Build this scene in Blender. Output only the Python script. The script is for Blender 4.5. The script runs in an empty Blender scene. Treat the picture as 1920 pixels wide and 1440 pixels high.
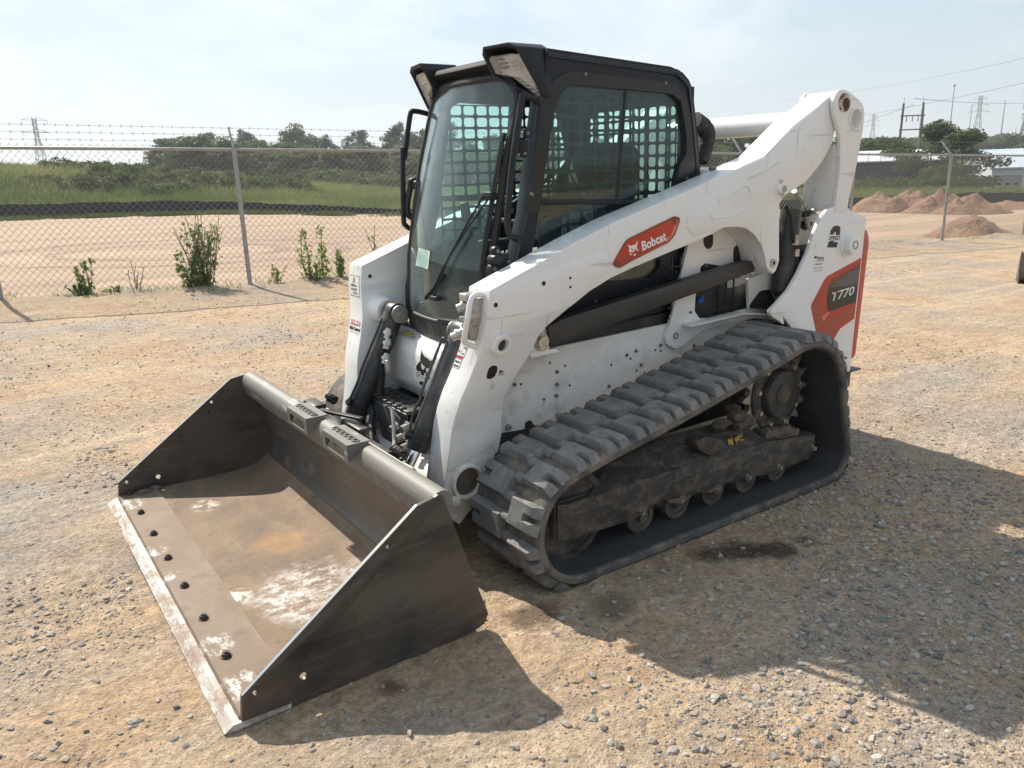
import bpy, bmesh, math, random
import numpy as np
from mathutils import Vector, Matrix
from mathutils.geometry import tessellate_polygon
random.seed(7)
rng = np.random.default_rng(11)
R = math.radians
S = bpy.context.scene
COL = S.collection

# ---------------------------------------------------------------- camera
YAW, PITCH, ROLL = 4.1124, -0.2695, -0.0322
fw = Vector((math.cos(YAW)*math.cos(PITCH), math.sin(YAW)*math.cos(PITCH), math.sin(PITCH)))
rt = fw.cross(Vector((0, 0, 1))).normalized()
up = rt.cross(fw)
rt2 = rt*math.cos(ROLL) + up*math.sin(ROLL)
up2 = up*math.cos(ROLL) - rt*math.sin(ROLL)
cd = bpy.data.cameras.new('camera')
cam = bpy.data.objects.new('camera', cd)
COL.objects.link(cam)
M = Matrix((rt2, up2, -fw)).transposed().to_4x4()
M.translation = Vector((2.8745, 3.083, 1.5446))
cam.matrix_world = M
cd.sensor_width = 36.0
cd.lens = 27.723
cd.clip_start = 0.05
cd.clip_end = 9000
S.camera = cam

# ---------------------------------------------------------------- sky and sun
SUN_TO = Vector((0.092, -0.95, 0.985)).normalized()      # towards the sun
sun_el = math.asin(SUN_TO.z)
sun_rot = math.atan2(SUN_TO.x, SUN_TO.y)
W = bpy.data.worlds.new('World')
S.world = W
W.use_nodes = True
nt = W.node_tree
bg = nt.nodes['Background']
sky = nt.nodes.new('ShaderNodeTexSky')
sky.sky_type = 'NISHITA'
sky.sun_disc = False
sky.sun_elevation = sun_el
sky.sun_rotation = sun_rot
sky.air_density = 1.0
sky.dust_density = 0.6
sky.ozone_density = 1.0
tc = nt.nodes.new('ShaderNodeTexCoord')
mp = nt.nodes.new('ShaderNodeMapping')
mp.inputs['Scale'].default_value = (1.0, 1.0, 3.2)
nt.links.new(tc.outputs['Generated'], mp.inputs['Vector'])
cl = nt.nodes.new('ShaderNodeTexNoise')
cl.inputs['Scale'].default_value = 3.0
cl.inputs['Detail'].default_value = 7
cl.inputs['Roughness'].default_value = 0.56
cl.inputs['Distortion'].default_value = 0.6
nt.links.new(mp.outputs['Vector'], cl.inputs['Vector'])
cr = nt.nodes.new('ShaderNodeMapRange')
cr.inputs['From Min'].default_value = 0.42
cr.inputs['From Max'].default_value = 0.66
cr.inputs['To Min'].default_value = 0.0
cr.inputs['To Max'].default_value = 1.0
nt.links.new(cl.outputs['Fac'], cr.inputs['Value'])
mx = nt.nodes.new('ShaderNodeMix')
mx.data_type = 'RGBA'
sep_ = nt.nodes.new('ShaderNodeSeparateXYZ')
nt.links.new(tc.outputs['Generated'], sep_.inputs[0])
hz = nt.nodes.new('ShaderNodeMapRange')                      # the veil thickens towards the horizon all round
hz.inputs['From Min'].default_value = 0.0
hz.inputs['From Max'].default_value = 0.19
hz.inputs['To Min'].default_value = 0.95
hz.inputs['To Max'].default_value = 0.0
nt.links.new(sep_.outputs[2], hz.inputs['Value'])
mx.inputs['A'].default_value = (3.6, 4.35, 4.9, 1)         # blue grey of the hazy sky
mx.inputs['B'].default_value = (6.5, 6.65, 6.7, 1)           # thin bright cloud
nt.links.new(cr.outputs['Result'], mx.inputs['Factor'])
ms_ = nt.nodes.new('ShaderNodeMix')
ms_.data_type = 'RGBA'
ms_.inputs['Factor'].default_value = 0.70
nt.links.new(sky.outputs['Color'], ms_.inputs['A'])
nt.links.new(mx.outputs['Result'], ms_.inputs['B'])
mh = nt.nodes.new('ShaderNodeMix')
mh.data_type = 'RGBA'
nt.links.new(hz.outputs['Result'], mh.inputs['Factor'])
nt.links.new(ms_.outputs['Result'], mh.inputs['A'])
mh.inputs['B'].default_value = (3.75, 4.4, 4.85, 1)
nt.links.new(mh.outputs['Result'], bg.inputs['Color'])
bg.inputs['Strength'].default_value = 0.108

sd = bpy.data.lights.new('sun', 'SUN')
sd.energy = 5.0
sd.angle = R(0.6)
sd.color = (1.0, 0.92, 0.80)
so = bpy.data.objects.new('sun', sd)
COL.objects.link(so)
so.rotation_mode = 'QUATERNION'
so.rotation_quaternion = SUN_TO.to_track_quat('Z', 'Y')
so.location = (0, -6, 12)

S.view_settings.view_transform = 'Standard'
S.view_settings.look = 'None'
S.view_settings.gamma = 1
S.view_settings.use_curve_mapping = False
S.view_settings.exposure = 0.60
S.render.engine = 'CYCLES'
S.cycles.use_denoising = True
S.cycles.max_bounces = 8
S.cycles.transparent_max_bounces = 16
S.cycles.caustics_reflective = False
S.cycles.caustics_refractive = False


# ================================================================ helpers
def link(o, parent=None):
    COL.objects.link(o)
    if parent is not None:
        o.parent = parent
    return o


def tag(o, label=None, cat=None, group=None, kind=None):
    for k, v in (('label', label), ('category', cat), ('group', group), ('kind', kind)):
        if v:
            o[k] = v
    return o


def empty(name, loc=(0, 0, 0)):
    o = bpy.data.objects.new(name, None)
    o.location = loc
    o.empty_display_size = 0.2
    return link(o)


def toe(z):
    """how far the lift arm stands inwards at height z"""
    return .12*min(1, max(0, (1.0-z)/.45))


class MB:
    """collects shapes into one mesh"""

    def __init__(self):
        self.v, self.f, self.sm = [], [], []
        self.toe = False

    def add(self, vs, fs, smooth=False):
        b = len(self.v)
        self.v.extend([tuple(p) for p in vs])
        for f in fs:
            self.f.append([i + b for i in f])
            self.sm.append(smooth)
        return self

    def box(self, c, s, rot=None):
        c = Vector(c)
        vs = []
        for dx in (-.5, .5):
            for dy in (-.5, .5):
                for dz in (-.5, .5):
                    p = Vector((dx*s[0], dy*s[1], dz*s[2]))
                    if rot is not None:
                        p = rot @ p
                    vs.append(c + p)
        return self.add(vs, [(0, 1, 3, 2), (4, 6, 7, 5), (0, 4, 5, 1), (2, 3, 7, 6), (0, 2, 6, 4), (1, 5, 7, 3)])

    def bar(self, a, b, w, h, upv=(0, 0, 1)):
        a, b = Vector(a), Vector(b)
        d = b - a
        z = d.normalized()
        u = Vector(upv)
        x = z.cross(u)
        if x.length < 1e-4:
            x = z.cross(Vector((1, 0, 0)))
        x.normalize()
        y = x.cross(z)
        rot = Matrix((x, z, -y)).transposed() if False else Matrix((x, z, x.cross(z))).transposed()
        return self.box((a+b)/2, (w, d.length, h), rot)

    def cyl(self, a, b, r, n=16, r2=None, cap=True):
        a, b = Vector(a), Vector(b)
        r2 = r if r2 is None else r2
        z = (b-a).normalized()
        x = z.orthogonal().normalized()
        y = z.cross(x)
        vs = []
        for i in range(n):
            t = 2*math.pi*i/n
            q = x*math.cos(t) + y*math.sin(t)
            vs.append(a + q*r)
            vs.append(b + q*r2)
        self.add(vs, [(2*i, 2*((i+1) % n), 2*((i+1) % n)+1, 2*i+1) for i in range(n)], True)
        if cap:
            self.add([vs[2*i] for i in range(n)], [tuple(range(n))[::-1]])
            self.add([vs[2*i+1] for i in range(n)], [tuple(range(n))])
        return self

    def ring(self, a, b, ro, ri, n=24):
        a, b = Vector(a), Vector(b)
        z = (b-a).normalized()
        x = z.orthogonal().normalized()
        y = z.cross(x)
        vs = []
        for i in range(n):
            t = 2*math.pi*i/n
            q = x*math.cos(t) + y*math.sin(t)
            vs += [a+q*ro, b+q*ro, b+q*ri, a+q*ri]
        fs = []
        for i in range(n):
            j = (i+1) % n
            for k in range(4):
                l = (k+1) % 4
                fs.append((4*i+k, 4*j+k, 4*j+l, 4*i+l))
        return self.add(vs, fs, False)

    def tube(self, pts, r, n=8, closed=False):
        P = [Vector(p) for p in pts]
        m = len(P)
        vs = []
        x = None
        for i in range(m):
            if closed:
                d = P[(i+1) % m] - P[i-1]
            else:
                d = P[min(i+1, m-1)] - P[max(i-1, 0)]
            d.normalize()
            if x is None:
                x = d.orthogonal().normalized()
            else:
                x = (x - d*x.dot(d)).normalized()
            y = d.cross(x)
            for k in range(n):
                t = 2*math.pi*k/n
                vs.append(P[i] + (x*math.cos(t)+y*math.sin(t))*r)
        fs = []
        for i in range(m if closed else m-1):
            j = (i+1) % m
            for k in range(n):
                l = (k+1) % n
                fs.append((i*n+k, i*n+l, j*n+l, j*n+k))
        self.add(vs, fs, True)
        if not closed:
            self.add(vs[:n], [tuple(range(n))[::-1]])
            self.add(vs[-n:], [tuple(range(n))])
        return self

    def prism(self, poly, y0, y1, holes=(), axis='y'):
        """polygon in xz (axis y), xy (axis z) or yz (axis x), extruded along the axis"""
        def P(p, t):
            return {'y': (p[0], t, p[1]), 'z': (p[0], p[1], t), 'x': (t, p[0], p[1])}[axis]
        loops = [list(poly)] + [list(h) for h in holes]
        flat = [p for l in loops for p in l]
        tris = tessellate_polygon([[Vector((p[0], p[1], 0)) for p in l] for l in loops])
        n = len(flat)
        vs = [P(p, y0) for p in flat] + [P(p, y1) for p in flat]
        fs = [tuple(t) for t in tris] + [tuple(i+n for i in t)[::-1] for t in tris]
        b = 0
        for l in loops:
            m = len(l)
            for i in range(m):
                fs.append((b+i, b+(i+1) % m, b+(i+1) % m+n, b+i+n))
            b += m
        return self.add(vs, fs)

    def mirror_y(self):
        self.v = [(p[0], -p[1], p[2]) for p in self.v]
        self.f = [f[::-1] for f in self.f]
        return self

    def mesh(self, name, bevel=0.0, seg=2, ang=35):
        me = bpy.data.meshes.new(name)
        me.from_pydata(self.v, [], self.f)
        me.polygons.foreach_set('use_smooth', self.sm)
        bm = bmesh.new()
        bm.from_mesh(me)
        bmesh.ops.remove_doubles(bm, verts=bm.verts, dist=1e-5)
        bmesh.ops.recalc_face_normals(bm, faces=bm.faces)
        if self.toe:            # the lift arms toe in below z = 1
            for zc in (1.0, .55):
                bmesh.ops.bisect_plane(bm, geom=bm.verts[:]+bm.edges[:]+bm.faces[:], plane_co=(0, 0, zc), plane_no=(0, 0, 1), dist=1e-5)
            for v in bm.verts:
                v.co.y -= toe(v.co.z)*(1 if v.co.y > 0 else -1)
        if bevel > 0:
            es = [e for e in bm.edges if len(e.link_faces) == 2 and e.calc_face_angle(0) > R(ang)]
            bmesh.ops.bevel(bm, geom=es, offset=bevel, segments=seg, profile=0.5, affect='EDGES', clamp_overlap=True)
            for f in bm.faces:
                f.smooth = True
        # sharp edges so that smooth shading keeps corners
        for e in bm.edges:
            if len(e.link_faces) == 2 and e.calc_face_angle(0) > R(40 if bevel == 0 else 50):
                e.smooth = False
        bm.to_mesh(me)
        bm.free()
        return me

    def build(self, name, mat, parent=None, bevel=0.0, seg=2, label=None, ang=35):
        me = self.mesh(name, bevel, seg, ang)
        me.materials.append(mat)
        o = bpy.data.objects.new(name, me)
        link(o, parent)
        if label:
            o['label'] = label
        return o


def circ(c, r, n=16):
    return [(c[0]+r*math.cos(2*math.pi*i/n), c[1]+r*math.sin(2*math.pi*i/n)) for i in range(n)]


def rrect(x0, z0, x1, z1, r, n=4):
    out = []
    for cx, cz, a in ((x1-r, z1-r, 0), (x0+r, z1-r, 90), (x0+r, z0+r, 180), (x1-r, z0+r, 270)):
        for i in range(n+1):
            t = R(a + 90*i/n)
            out.append((cx+r*math.cos(t), cz+r*math.sin(t)))
    return out


def rnd(poly, r, n=4):
    """round the corners of a polygon; r is one radius or a list per corner"""
    out = []
    m = len(poly)
    for i in range(m):
        p = Vector(poly[i]); a = Vector(poly[i-1]); b = Vector(poly[(i+1) % m])
        rr = r[i] if isinstance(r, (list, tuple)) else r
        da, db = (a-p), (b-p)
        la, lb = da.length, db.length
        if rr <= 0 or la < 1e-6 or lb < 1e-6:
            out.append(tuple(p)); continue
        k = min(rr, la*.48, lb*.48)
        pa, pb = p+da*(k/la), p+db*(k/lb)
        for j in range(n+1):
            t = j/n
            q = pa*(1-t)**2 + p*2*t*(1-t) + pb*t*t
            out.append((q.x, q.y))
    return out


def smooth_path(pts, k=4):
    """Catmull-Rom through the points"""
    P = [Vector(p) for p in pts]
    out = []
    for i in range(len(P)-1):
        p0, p1, p2, p3 = P[max(i-1, 0)], P[i], P[i+1], P[min(i+2, len(P)-1)]
        for j in range(k):
            t = j/k
            out.append(0.5*((2*p1) + (p2-p0)*t + (2*p0-5*p1+4*p2-p3)*t*t + (3*p1-p0-3*p2+p3)*t**3))
    out.append(P[-1])
    return out


def inst(me, name, parent, mat4=None, label=None):
    o = bpy.data.objects.new(name, me)
    link(o, parent)
    if mat4 is not None:
        o.matrix_local = mat4
    if label:
        o['label'] = label
    return o


def frame(loc, zdir, xdir=None):
    z = Vector(zdir).normalized()
    x = Vector(xdir) if xdir is not None else z.orthogonal()
    x = (x - z*x.dot(z)).normalized()
    y = z.cross(x)
    m = Matrix((x, y, z)).transposed().to_4x4()
    m.translation = Vector(loc)
    return m


def text_obj(name, body, size, mat, parent, m4, bold=0.0, shear=0.0, depth=0.0006, sx=1.0, spacing=1.0):
    cu = bpy.data.curves.new(name, 'FONT')
    cu.body = body
    cu.size = size
    cu.offset = bold
    cu.shear = shear
    cu.extrude = depth
    cu.space_character = spacing
    cu.align_x = 'CENTER'
    cu.align_y = 'CENTER'
    cu.resolution_u = 3
    t = bpy.data.objects.new(name, cu)
    COL.objects.link(t)
    dg = bpy.context.evaluated_depsgraph_get()
    me = bpy.data.meshes.new_from_object(t.evaluated_get(dg))
    bpy.data.objects.remove(t)
    me.name = name
    me.materials.clear()
    me.materials.append(mat)
    me.transform(Matrix.Diagonal((sx, 1, 1, 1)))
    o = inst(me, name, parent, m4)
    return o


def text_fit(body, p0, p1, h, y, mat_, parent, bold=.02, shear=0.0, depth=.0006, name='lettering'):
    """lettering on a face of constant y, baseline from p0 to p1 (x, z), capitals h high"""
    cu = bpy.data.curves.new(name, 'FONT')
    cu.body = body; cu.size = 1; cu.offset = bold; cu.shear = shear; cu.extrude = 0; cu.resolution_u = 3
    t = bpy.data.objects.new(name, cu); COL.objects.link(t)
    me = bpy.data.meshes.new_from_object(t.evaluated_get(bpy.context.evaluated_depsgraph_get()))
    bpy.data.objects.remove(t)
    me.name = name; me.materials.clear(); me.materials.append(mat_)
    xs = [v.co.x for v in me.vertices]; ys = [v.co.y for v in me.vertices]
    a, c = Vector((p0[0], y, p0[1])), Vector((p1[0], y, p1[1]))
    k = (c-a).length/(max(xs)-min(xs)); q = h/max(ys)
    for v in me.vertices:
        v.co = ((v.co.x-min(xs))*k, v.co.y*q, 0)
    return inst(me, name, parent, frame(a, (0, 1, 0), c-a))


def glyph_rows(rows, parent, mat_, plane, name='fine_print'):
    """rows of print too small to read: short strokes; plane maps (u, v) to a point"""
    b = MB()
    r = random.Random(len(rows)*7+3)
    for (u0, u1, v, h) in rows:
        u = u0
        while u < u1:
            w = min(h*r.uniform(.35, .8), u1-u)
            q = [plane(u, v), plane(u+w, v), plane(u+w, v+h*r.uniform(.7, 1.0)), plane(u, v+h*r.uniform(.7, 1.0))]
            b.add(q, [(0, 1, 2, 3)])
            u += w+h*r.uniform(.15, .5)
    o = b.build(name, mat_, parent)
    o['kind'] = 'stuff'
    return o


# ---------------------------------------------------------------- value noise for terrain and meshes
_T = rng.random((256, 256)).astype(np.float64)


def vnoise(x, y):
    xi = np.floor(x).astype(int); yi = np.floor(y).astype(int)
    fx = x-xi; fy = y-yi
    fx = fx*fx*(3-2*fx); fy = fy*fy*(3-2*fy)
    a = _T[xi & 255, yi & 255]; b = _T[(xi+1) & 255, yi & 255]
    c = _T[xi & 255, (yi+1) & 255]; d = _T[(xi+1) & 255, (yi+1) & 255]
    return (a*(1-fx)+b*fx)*(1-fy) + (c*(1-fx)+d*fx)*fy


def fbm(x, y, o=4):
    s = 0; a = 1.0; t = 0
    for i in range(o):
        s = s + a*vnoise(x*2**i+17.3*i, y*2**i+9.1*i); t += a; a *= .5
    return s/t


def sstep(a, b, x):
    t = np.clip((x-a)/(b-a), 0, 1)
    return t*t*(3-2*t)


def mesh_np(name, verts, faces, mat, smooth=False):
    """fast mesh from arrays; faces (n,3) or (n,4)"""
    verts = np.asarray(verts, dtype=np.float32); faces = np.asarray(faces, dtype=np.int32)
    me = bpy.data.meshes.new(name)
    n, k = faces.shape
    me.vertices.add(len(verts)); me.loops.add(n*k); me.polygons.add(n)
    me.vertices.foreach_set('co', verts.ravel())
    me.loops.foreach_set('vertex_index', faces.ravel())
    me.polygons.foreach_set('loop_start', np.arange(0, n*k, k, dtype=np.int32))
    me.polygons.foreach_set('loop_total', np.full(n, k, dtype=np.int32))
    me.polygons.foreach_set('use_smooth', np.full(n, smooth))
    me.update(calc_edges=True)
    me.materials.append(mat)
    return me

# ================================================================ materials
def mat(name, col, rough=0.5, metal=0.0, layers=(), bump=None, coat=0.0, spec=0.5, var=0.0, varscale=4.0):
    """layers: dicts(col, scale, lo, hi, amt, detail, rough, stretch, z=(z0,z1), dist) mixed over the base one by one;
    bump: list of (scale, strength, distance, detail)"""
    m = bpy.data.materials.new(name)
    m.use_nodes = True
    N, L = m.node_tree.nodes, m.node_tree.links
    b = N['Principled BSDF']
    b.inputs['Roughness'].default_value = rough
    b.inputs['Metallic'].default_value = metal
    b.inputs['Specular IOR Level'].default_value = spec
    b.inputs['Coat Weight'].default_value = coat
    b.inputs['Coat Roughness'].default_value = 0.12
    geo = N.new('ShaderNodeNewGeometry')
    pos = geo.outputs['Position']
    cur = None

    def rgb(c):
        n = N.new('ShaderNodeRGB'); n.outputs[0].default_value = (*c, 1); return n.outputs[0]

    def noise(scale, detail=4, rough_=0.55, stretch=None, dist=0.0):
        n = N.new('ShaderNodeTexNoise')
        n.inputs['Scale'].default_value = scale
        n.inputs['Detail'].default_value = detail
        n.inputs['Roughness'].default_value = rough_
        n.inputs['Distortion'].default_value = dist
        if stretch:
            q = N.new('ShaderNodeMapping'); q.inputs['Scale'].default_value = stretch[:3]
            if len(stretch) > 3:
                q.inputs['Rotation'].default_value = stretch[3]
            L.new(pos, q.inputs['Vector']); L.new(q.outputs['Vector'], n.inputs['Vector'])
        else:
            L.new(pos, n.inputs['Vector'])
        return n.outputs['Fac']

    def maprange(x, lo, hi, a=0.0, z=1.0):
        n = N.new('ShaderNodeMapRange')
        n.inputs['From Min'].default_value = lo; n.inputs['From Max'].default_value = hi
        n.inputs['To Min'].default_value = a; n.inputs['To Max'].default_value = z
        L.new(x, n.inputs['Value']); return n.outputs['Result']

    def mixc(f, a, c):
        n = N.new('ShaderNodeMix'); n.data_type = 'RGBA'
        L.new(f, n.inputs['Factor']); L.new(a, n.inputs['A']); L.new(c, n.inputs['B'])
        return n.outputs['Result']

    def math_(op, a, c):
        n = N.new('ShaderNodeMath'); n.operation = op
        for i, x in enumerate((a, c)):
            if isinstance(x, (int, float)):
                n.inputs[i].default_value = x
            else:
                L.new(x, n.inputs[i])
        return n.outputs[0]
    cur = rgb(col)
    if var > 0:
        f = maprange(noise(varscale, 5), .3, .7)
        cur = mixc(f, rgb([c*(1-var) for c in col]), rgb([min(1, c*(1+var)) for c in col]))
    rcur = None
    sep = None
    for ly in layers:
        f = maprange(noise(ly.get('scale', 5), ly.get('detail', 5), ly.get('nrough', .6), ly.get('stretch'), ly.get('dist', 0)),
                     ly.get('lo', .5), ly.get('hi', .6), 0, ly.get('amt', 1))
        if 'z' in ly:
            if sep is None:
                sp = N.new('ShaderNodeSeparateXYZ'); L.new(pos, sp.inputs[0]); sep = sp
            f = math_('MULTIPLY', f, maprange(sep.outputs[2], ly['z'][0], ly['z'][1]))
        if 'at' in ly:          # a stain with a place of its own: centre, radius
            d = N.new('ShaderNodeVectorMath'); d.operation = 'DISTANCE'
            L.new(pos, d.inputs[0]); d.inputs[1].default_value = ly['at'][0]
            w = math_('ADD', d.outputs['Value'], math_('MULTIPLY', noise(ly.get('atscale', 9), 5), ly['at'][1]*.9))
            f = math_('MULTIPLY', f, maprange(w, ly['at'][1]*1.45, ly['at'][1]*1.05))
        if 'ring' in ly:        # curved wheel marks: centre, radius, half width
            d = N.new('ShaderNodeVectorMath'); d.operation = 'DISTANCE'
            L.new(pos, d.inputs[0]); d.inputs[1].default_value = ly['ring'][0]
            f = math_('MULTIPLY', f, maprange(math_('ABSOLUTE', math_('SUBTRACT', d.outputs['Value'], ly['ring'][1]), 0), ly['ring'][2], ly['ring'][2]*.5))
        cur = mixc(f, cur, rgb(ly['col']))
        if 'rough' in ly:
            rcur = math_('ADD', math_('MULTIPLY', math_('SUBTRACT', 1.0, f), rcur if rcur is not None else rough), math_('MULTIPLY', f, ly['rough']))
    L.new(cur, b.inputs['Base Color'])
    if rcur is not None:
        L.new(rcur, b.inputs['Roughness'])
    prev = None
    for (sc, st, di, de) in (bump or ()):
        n = N.new('ShaderNodeBump'); n.inputs['Strength'].default_value = st; n.inputs['Distance'].default_value = di
        L.new(noise(sc, de), n.inputs['Height'])
        if prev:
            L.new(prev, n.inputs['Normal'])
        prev = n.outputs['Normal']
    if prev:
        L.new(prev, b.inputs['Normal'])
    return m


DUST = (.36, .30, .23)
MUD = (.19, .145, .105)
M_white = mat('white_paint', (.80, .80, .79), .32, coat=.35, layers=[
    dict(col=(.50, .47, .43), scale=22, lo=.665, hi=.70, amt=.55, stretch=(.07, 1, 1.2, (0, .55, 0)), detail=3),
    dict(col=(.55, .52, .48), scale=11, lo=.62, hi=.74, amt=.45, detail=9, dist=1.0),
    dict(col=(.60, .56, .50), scale=2.2, lo=.50, hi=.78, amt=.30, rough=.55),
    dict(col=DUST, scale=7, lo=.40, hi=.72, amt=.70, z=(.75, .25), rough=.8),
    dict(col=(.30, .25, .20), scale=48, lo=.685, hi=.72, amt=.5, detail=6),
    dict(col=(.25, .21, .18), scale=9, lo=.66, hi=.70, amt=.6, z=(.7, .2), dist=1.5),
    dict(col=(.45, .41, .36), scale=26, lo=.64, hi=.70, amt=.5, stretch=(1, 1, .16))],
    bump=[(55, .04, .004, 3)])
M_whitedirty = mat('dirty_white_paint', (.74, .73, .70), .45, layers=[
    dict(col=(.55, .50, .42), scale=3.1, lo=.38, hi=.66, amt=.55, rough=.75),
    dict(col=MUD, scale=8, lo=.52, hi=.70, amt=.75, z=(.85, .40), rough=.9),
    dict(col=(.40, .33, .25), scale=21, lo=.60, hi=.72, amt=.5, dist=1.2, z=(.80, .45)),
    dict(col=(.22, .18, .14), scale=75, lo=.68, hi=.72, amt=.5)],
    bump=[(60, .05, .004, 3)])
M_black = mat('black_cab_paint', (.0105, .0130, .0190), .42, spec=.32, layers=[
    dict(col=(.030, .033, .040), scale=3, lo=.45, hi=.8, amt=.6, rough=.5),
    dict(col=(.09, .09, .085), scale=70, lo=.69, hi=.74, amt=.35)], bump=[(420, .10, .001, 2)])
M_blackp = mat('black_plastic', (.020, .020, .021), .45, layers=[
    dict(col=(.16, .14, .12), scale=12, lo=.50, hi=.75, amt=.35, rough=.8, stretch=(1, 1, .3))], bump=[(300, .08, .001, 2)])
M_doorlow = mat('dusty_black_door_base', (.030, .030, .031), .5, layers=[
    dict(col=(.20, .18, .16), scale=16, lo=.42, hi=.72, amt=.55, rough=.9, stretch=(1, 1, .25)),
    dict(col=(.30, .27, .23), scale=55, lo=.60, hi=.70, amt=.5, stretch=(1, 1, .35))], bump=[(200, .1, .001, 2)])
M_visor = mat('matte_black_visor', (.011, .012, .014), .65, spec=.12, layers=[dict(col=(.05, .05, .048), scale=8, lo=.5, hi=.75, amt=.5)])
M_seal_hole = mat('seal_and_hole_black', (.012, .012, .012), .6)  # rubber seals, and the flat dark of painted holes
M_linkbar = mat('dark_grey_link_paint', (.034, .033, .032), .5, layers=[
    dict(col=(.012, .012, .012), scale=5, lo=.55, hi=.7, amt=.6),
    dict(col=(.12, .10, .085), scale=14, lo=.55, hi=.75, amt=.4, stretch=(.3, 1, 1))], bump=[(90, .05, .002, 3)])
M_rubber = mat('track_rubber', (.120, .124, .130), .72, spec=.35, layers=[
    dict(col=(.215, .212, .204), scale=6, lo=.28, hi=.62, amt=.85, rough=.85),
    dict(col=(.33, .29, .24), scale=22, lo=.50, hi=.70, amt=.6, rough=.95),
    dict(col=(.035, .035, .037), scale=75, lo=.60, hi=.68, amt=.6)],
    bump=[(70, .20, .004, 5), (320, .25, .0015, 3)])
M_belt = mat('dusty_track_belt', (.075, .076, .078), .8, spec=.3, layers=[
    dict(col=(.25, .205, .155), scale=9, lo=.40, hi=.62, amt=.8, rough=.95, detail=8),
    dict(col=(.045, .045, .047), scale=24, lo=.56, hi=.66, amt=.6)], bump=[(60, .3, .005, 5)])
M_rubberin = mat('inner_track_rubber', (.046, .048, .054), .6, spec=.4, layers=[
    dict(col=(.075, .070, .066), scale=9, lo=.48, hi=.72, amt=.6, stretch=(.3, 1, 1)),
    dict(col=(.012, .012, .012), scale=30, lo=.60, hi=.66, amt=.9, dist=2)],
    bump=[(60, .2, .004, 5)])
M_under = mat('muddy_black_steel', (.024, .024, .026), .5, layers=[
    dict(col=(.075, .066, .058), scale=7, lo=.36, hi=.66, amt=.75, rough=.85),
    dict(col=(.17, .130, .094), scale=23, lo=.48, hi=.62, amt=.75, rough=.95, dist=.4, detail=10, nrough=.7, stretch=(.7, 1, 1)),
    dict(col=(.17, .13, .095), scale=5, lo=.52, hi=.70, amt=.6, rough=.95, z=(.42, .14), detail=8),
    dict(col=(.25, .145, .065), scale=19, lo=.66, hi=.72, amt=.7, rough=.95, stretch=(.5, 1, 1), detail=8),
    dict(col=(.16, .155, .15), scale=40, lo=.63, hi=.66, amt=.5, stretch=(.12, 1, 1, (0, .5, 0)))],
    bump=[(26, .35, .012, 6), (120, .25, .004, 4)])
M_mud = mat('caked_mud', (.155, .120, .090), .95, var=.35, varscale=16, bump=[(30, .9, .02, 8), (120, .6, .005, 4)])
M_steel = mat('worn_steel', (.40, .39, .37), .38, metal=.85, layers=[
    dict(col=(.16, .12, .09), scale=14, lo=.5, hi=.66, amt=.7, rough=.8)], bump=[(90, .1, .002, 4)])
M_chrome = mat('chrome_rod', (.75, .75, .76), .10, metal=1.0)
M_zinc = mat('zinc_fitting', (.50, .49, .47), .35, metal=.8, layers=[dict(col=(.22, .19, .15), scale=40, lo=.5, hi=.65, amt=.6, rough=.8)])
M_dkbolt = mat('dark_bolt', (.10, .095, .09), .5, metal=.6, layers=[dict(col=(.22, .16, .11), scale=60, lo=.5, hi=.62, amt=.6)])
M_tyrebolt = mat('grey_bolt', (.22, .215, .21), .45, metal=.5)
M_hose = mat('hydraulic_hose', (.016, .016, .017), .55, bump=[(180, .5, .003, 3)])
M_cyl = mat('black_cylinder_paint', (.024, .026, .029), .38, layers=[
    dict(col=(.13, .12, .105), scale=6, lo=.46, hi=.72, amt=.6, rough=.75),
    dict(col=(.20, .18, .15), scale=45, lo=.60, hi=.70, amt=.45)], bump=[(150, .08, .001, 3)])
M_red = mat('red_tail_lens', (.46, .012, .008), .22, coat=.3)
M_orange = mat('orange_red_decal', (.47, .034, .010), .4, coat=.1, layers=[dict(col=(.52, .06, .022), scale=3, lo=.45, hi=.65, amt=.5)])
M_dkred = mat('dark_red_decal', (.20, .020, .010), .32, coat=.3)
M_paleorange = mat('pale_orange_decal', (.62, .20, .12), .32, coat=.3)
M_decalblack = mat('black_decal', (.018, .018, .019), .35)
M_decalgrey = mat('grey_decal', (.10, .10, .105), .35)
M_decalwhite = mat('white_decal', (.80, .80, .80), .4)
M_decalred = mat('red_decal', (.45, .03, .03), .4)
M_decalyellow = mat('worn_yellow_paint', (.50, .32, .03), .7, layers=[dict(col=(.07, .058, .046), scale=60, lo=.50, hi=.56, amt=.95, stretch=(.5, 1, 1), detail=8)])
M_yellowsticker = mat('dusty_yellow_sticker', (.42, .33, .06), .6, layers=[dict(col=(.06, .055, .04), scale=30, lo=.45, hi=.62, amt=.8)])
M_blue = mat('blue_plastic', (.02, .13, .45), .4)
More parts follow.
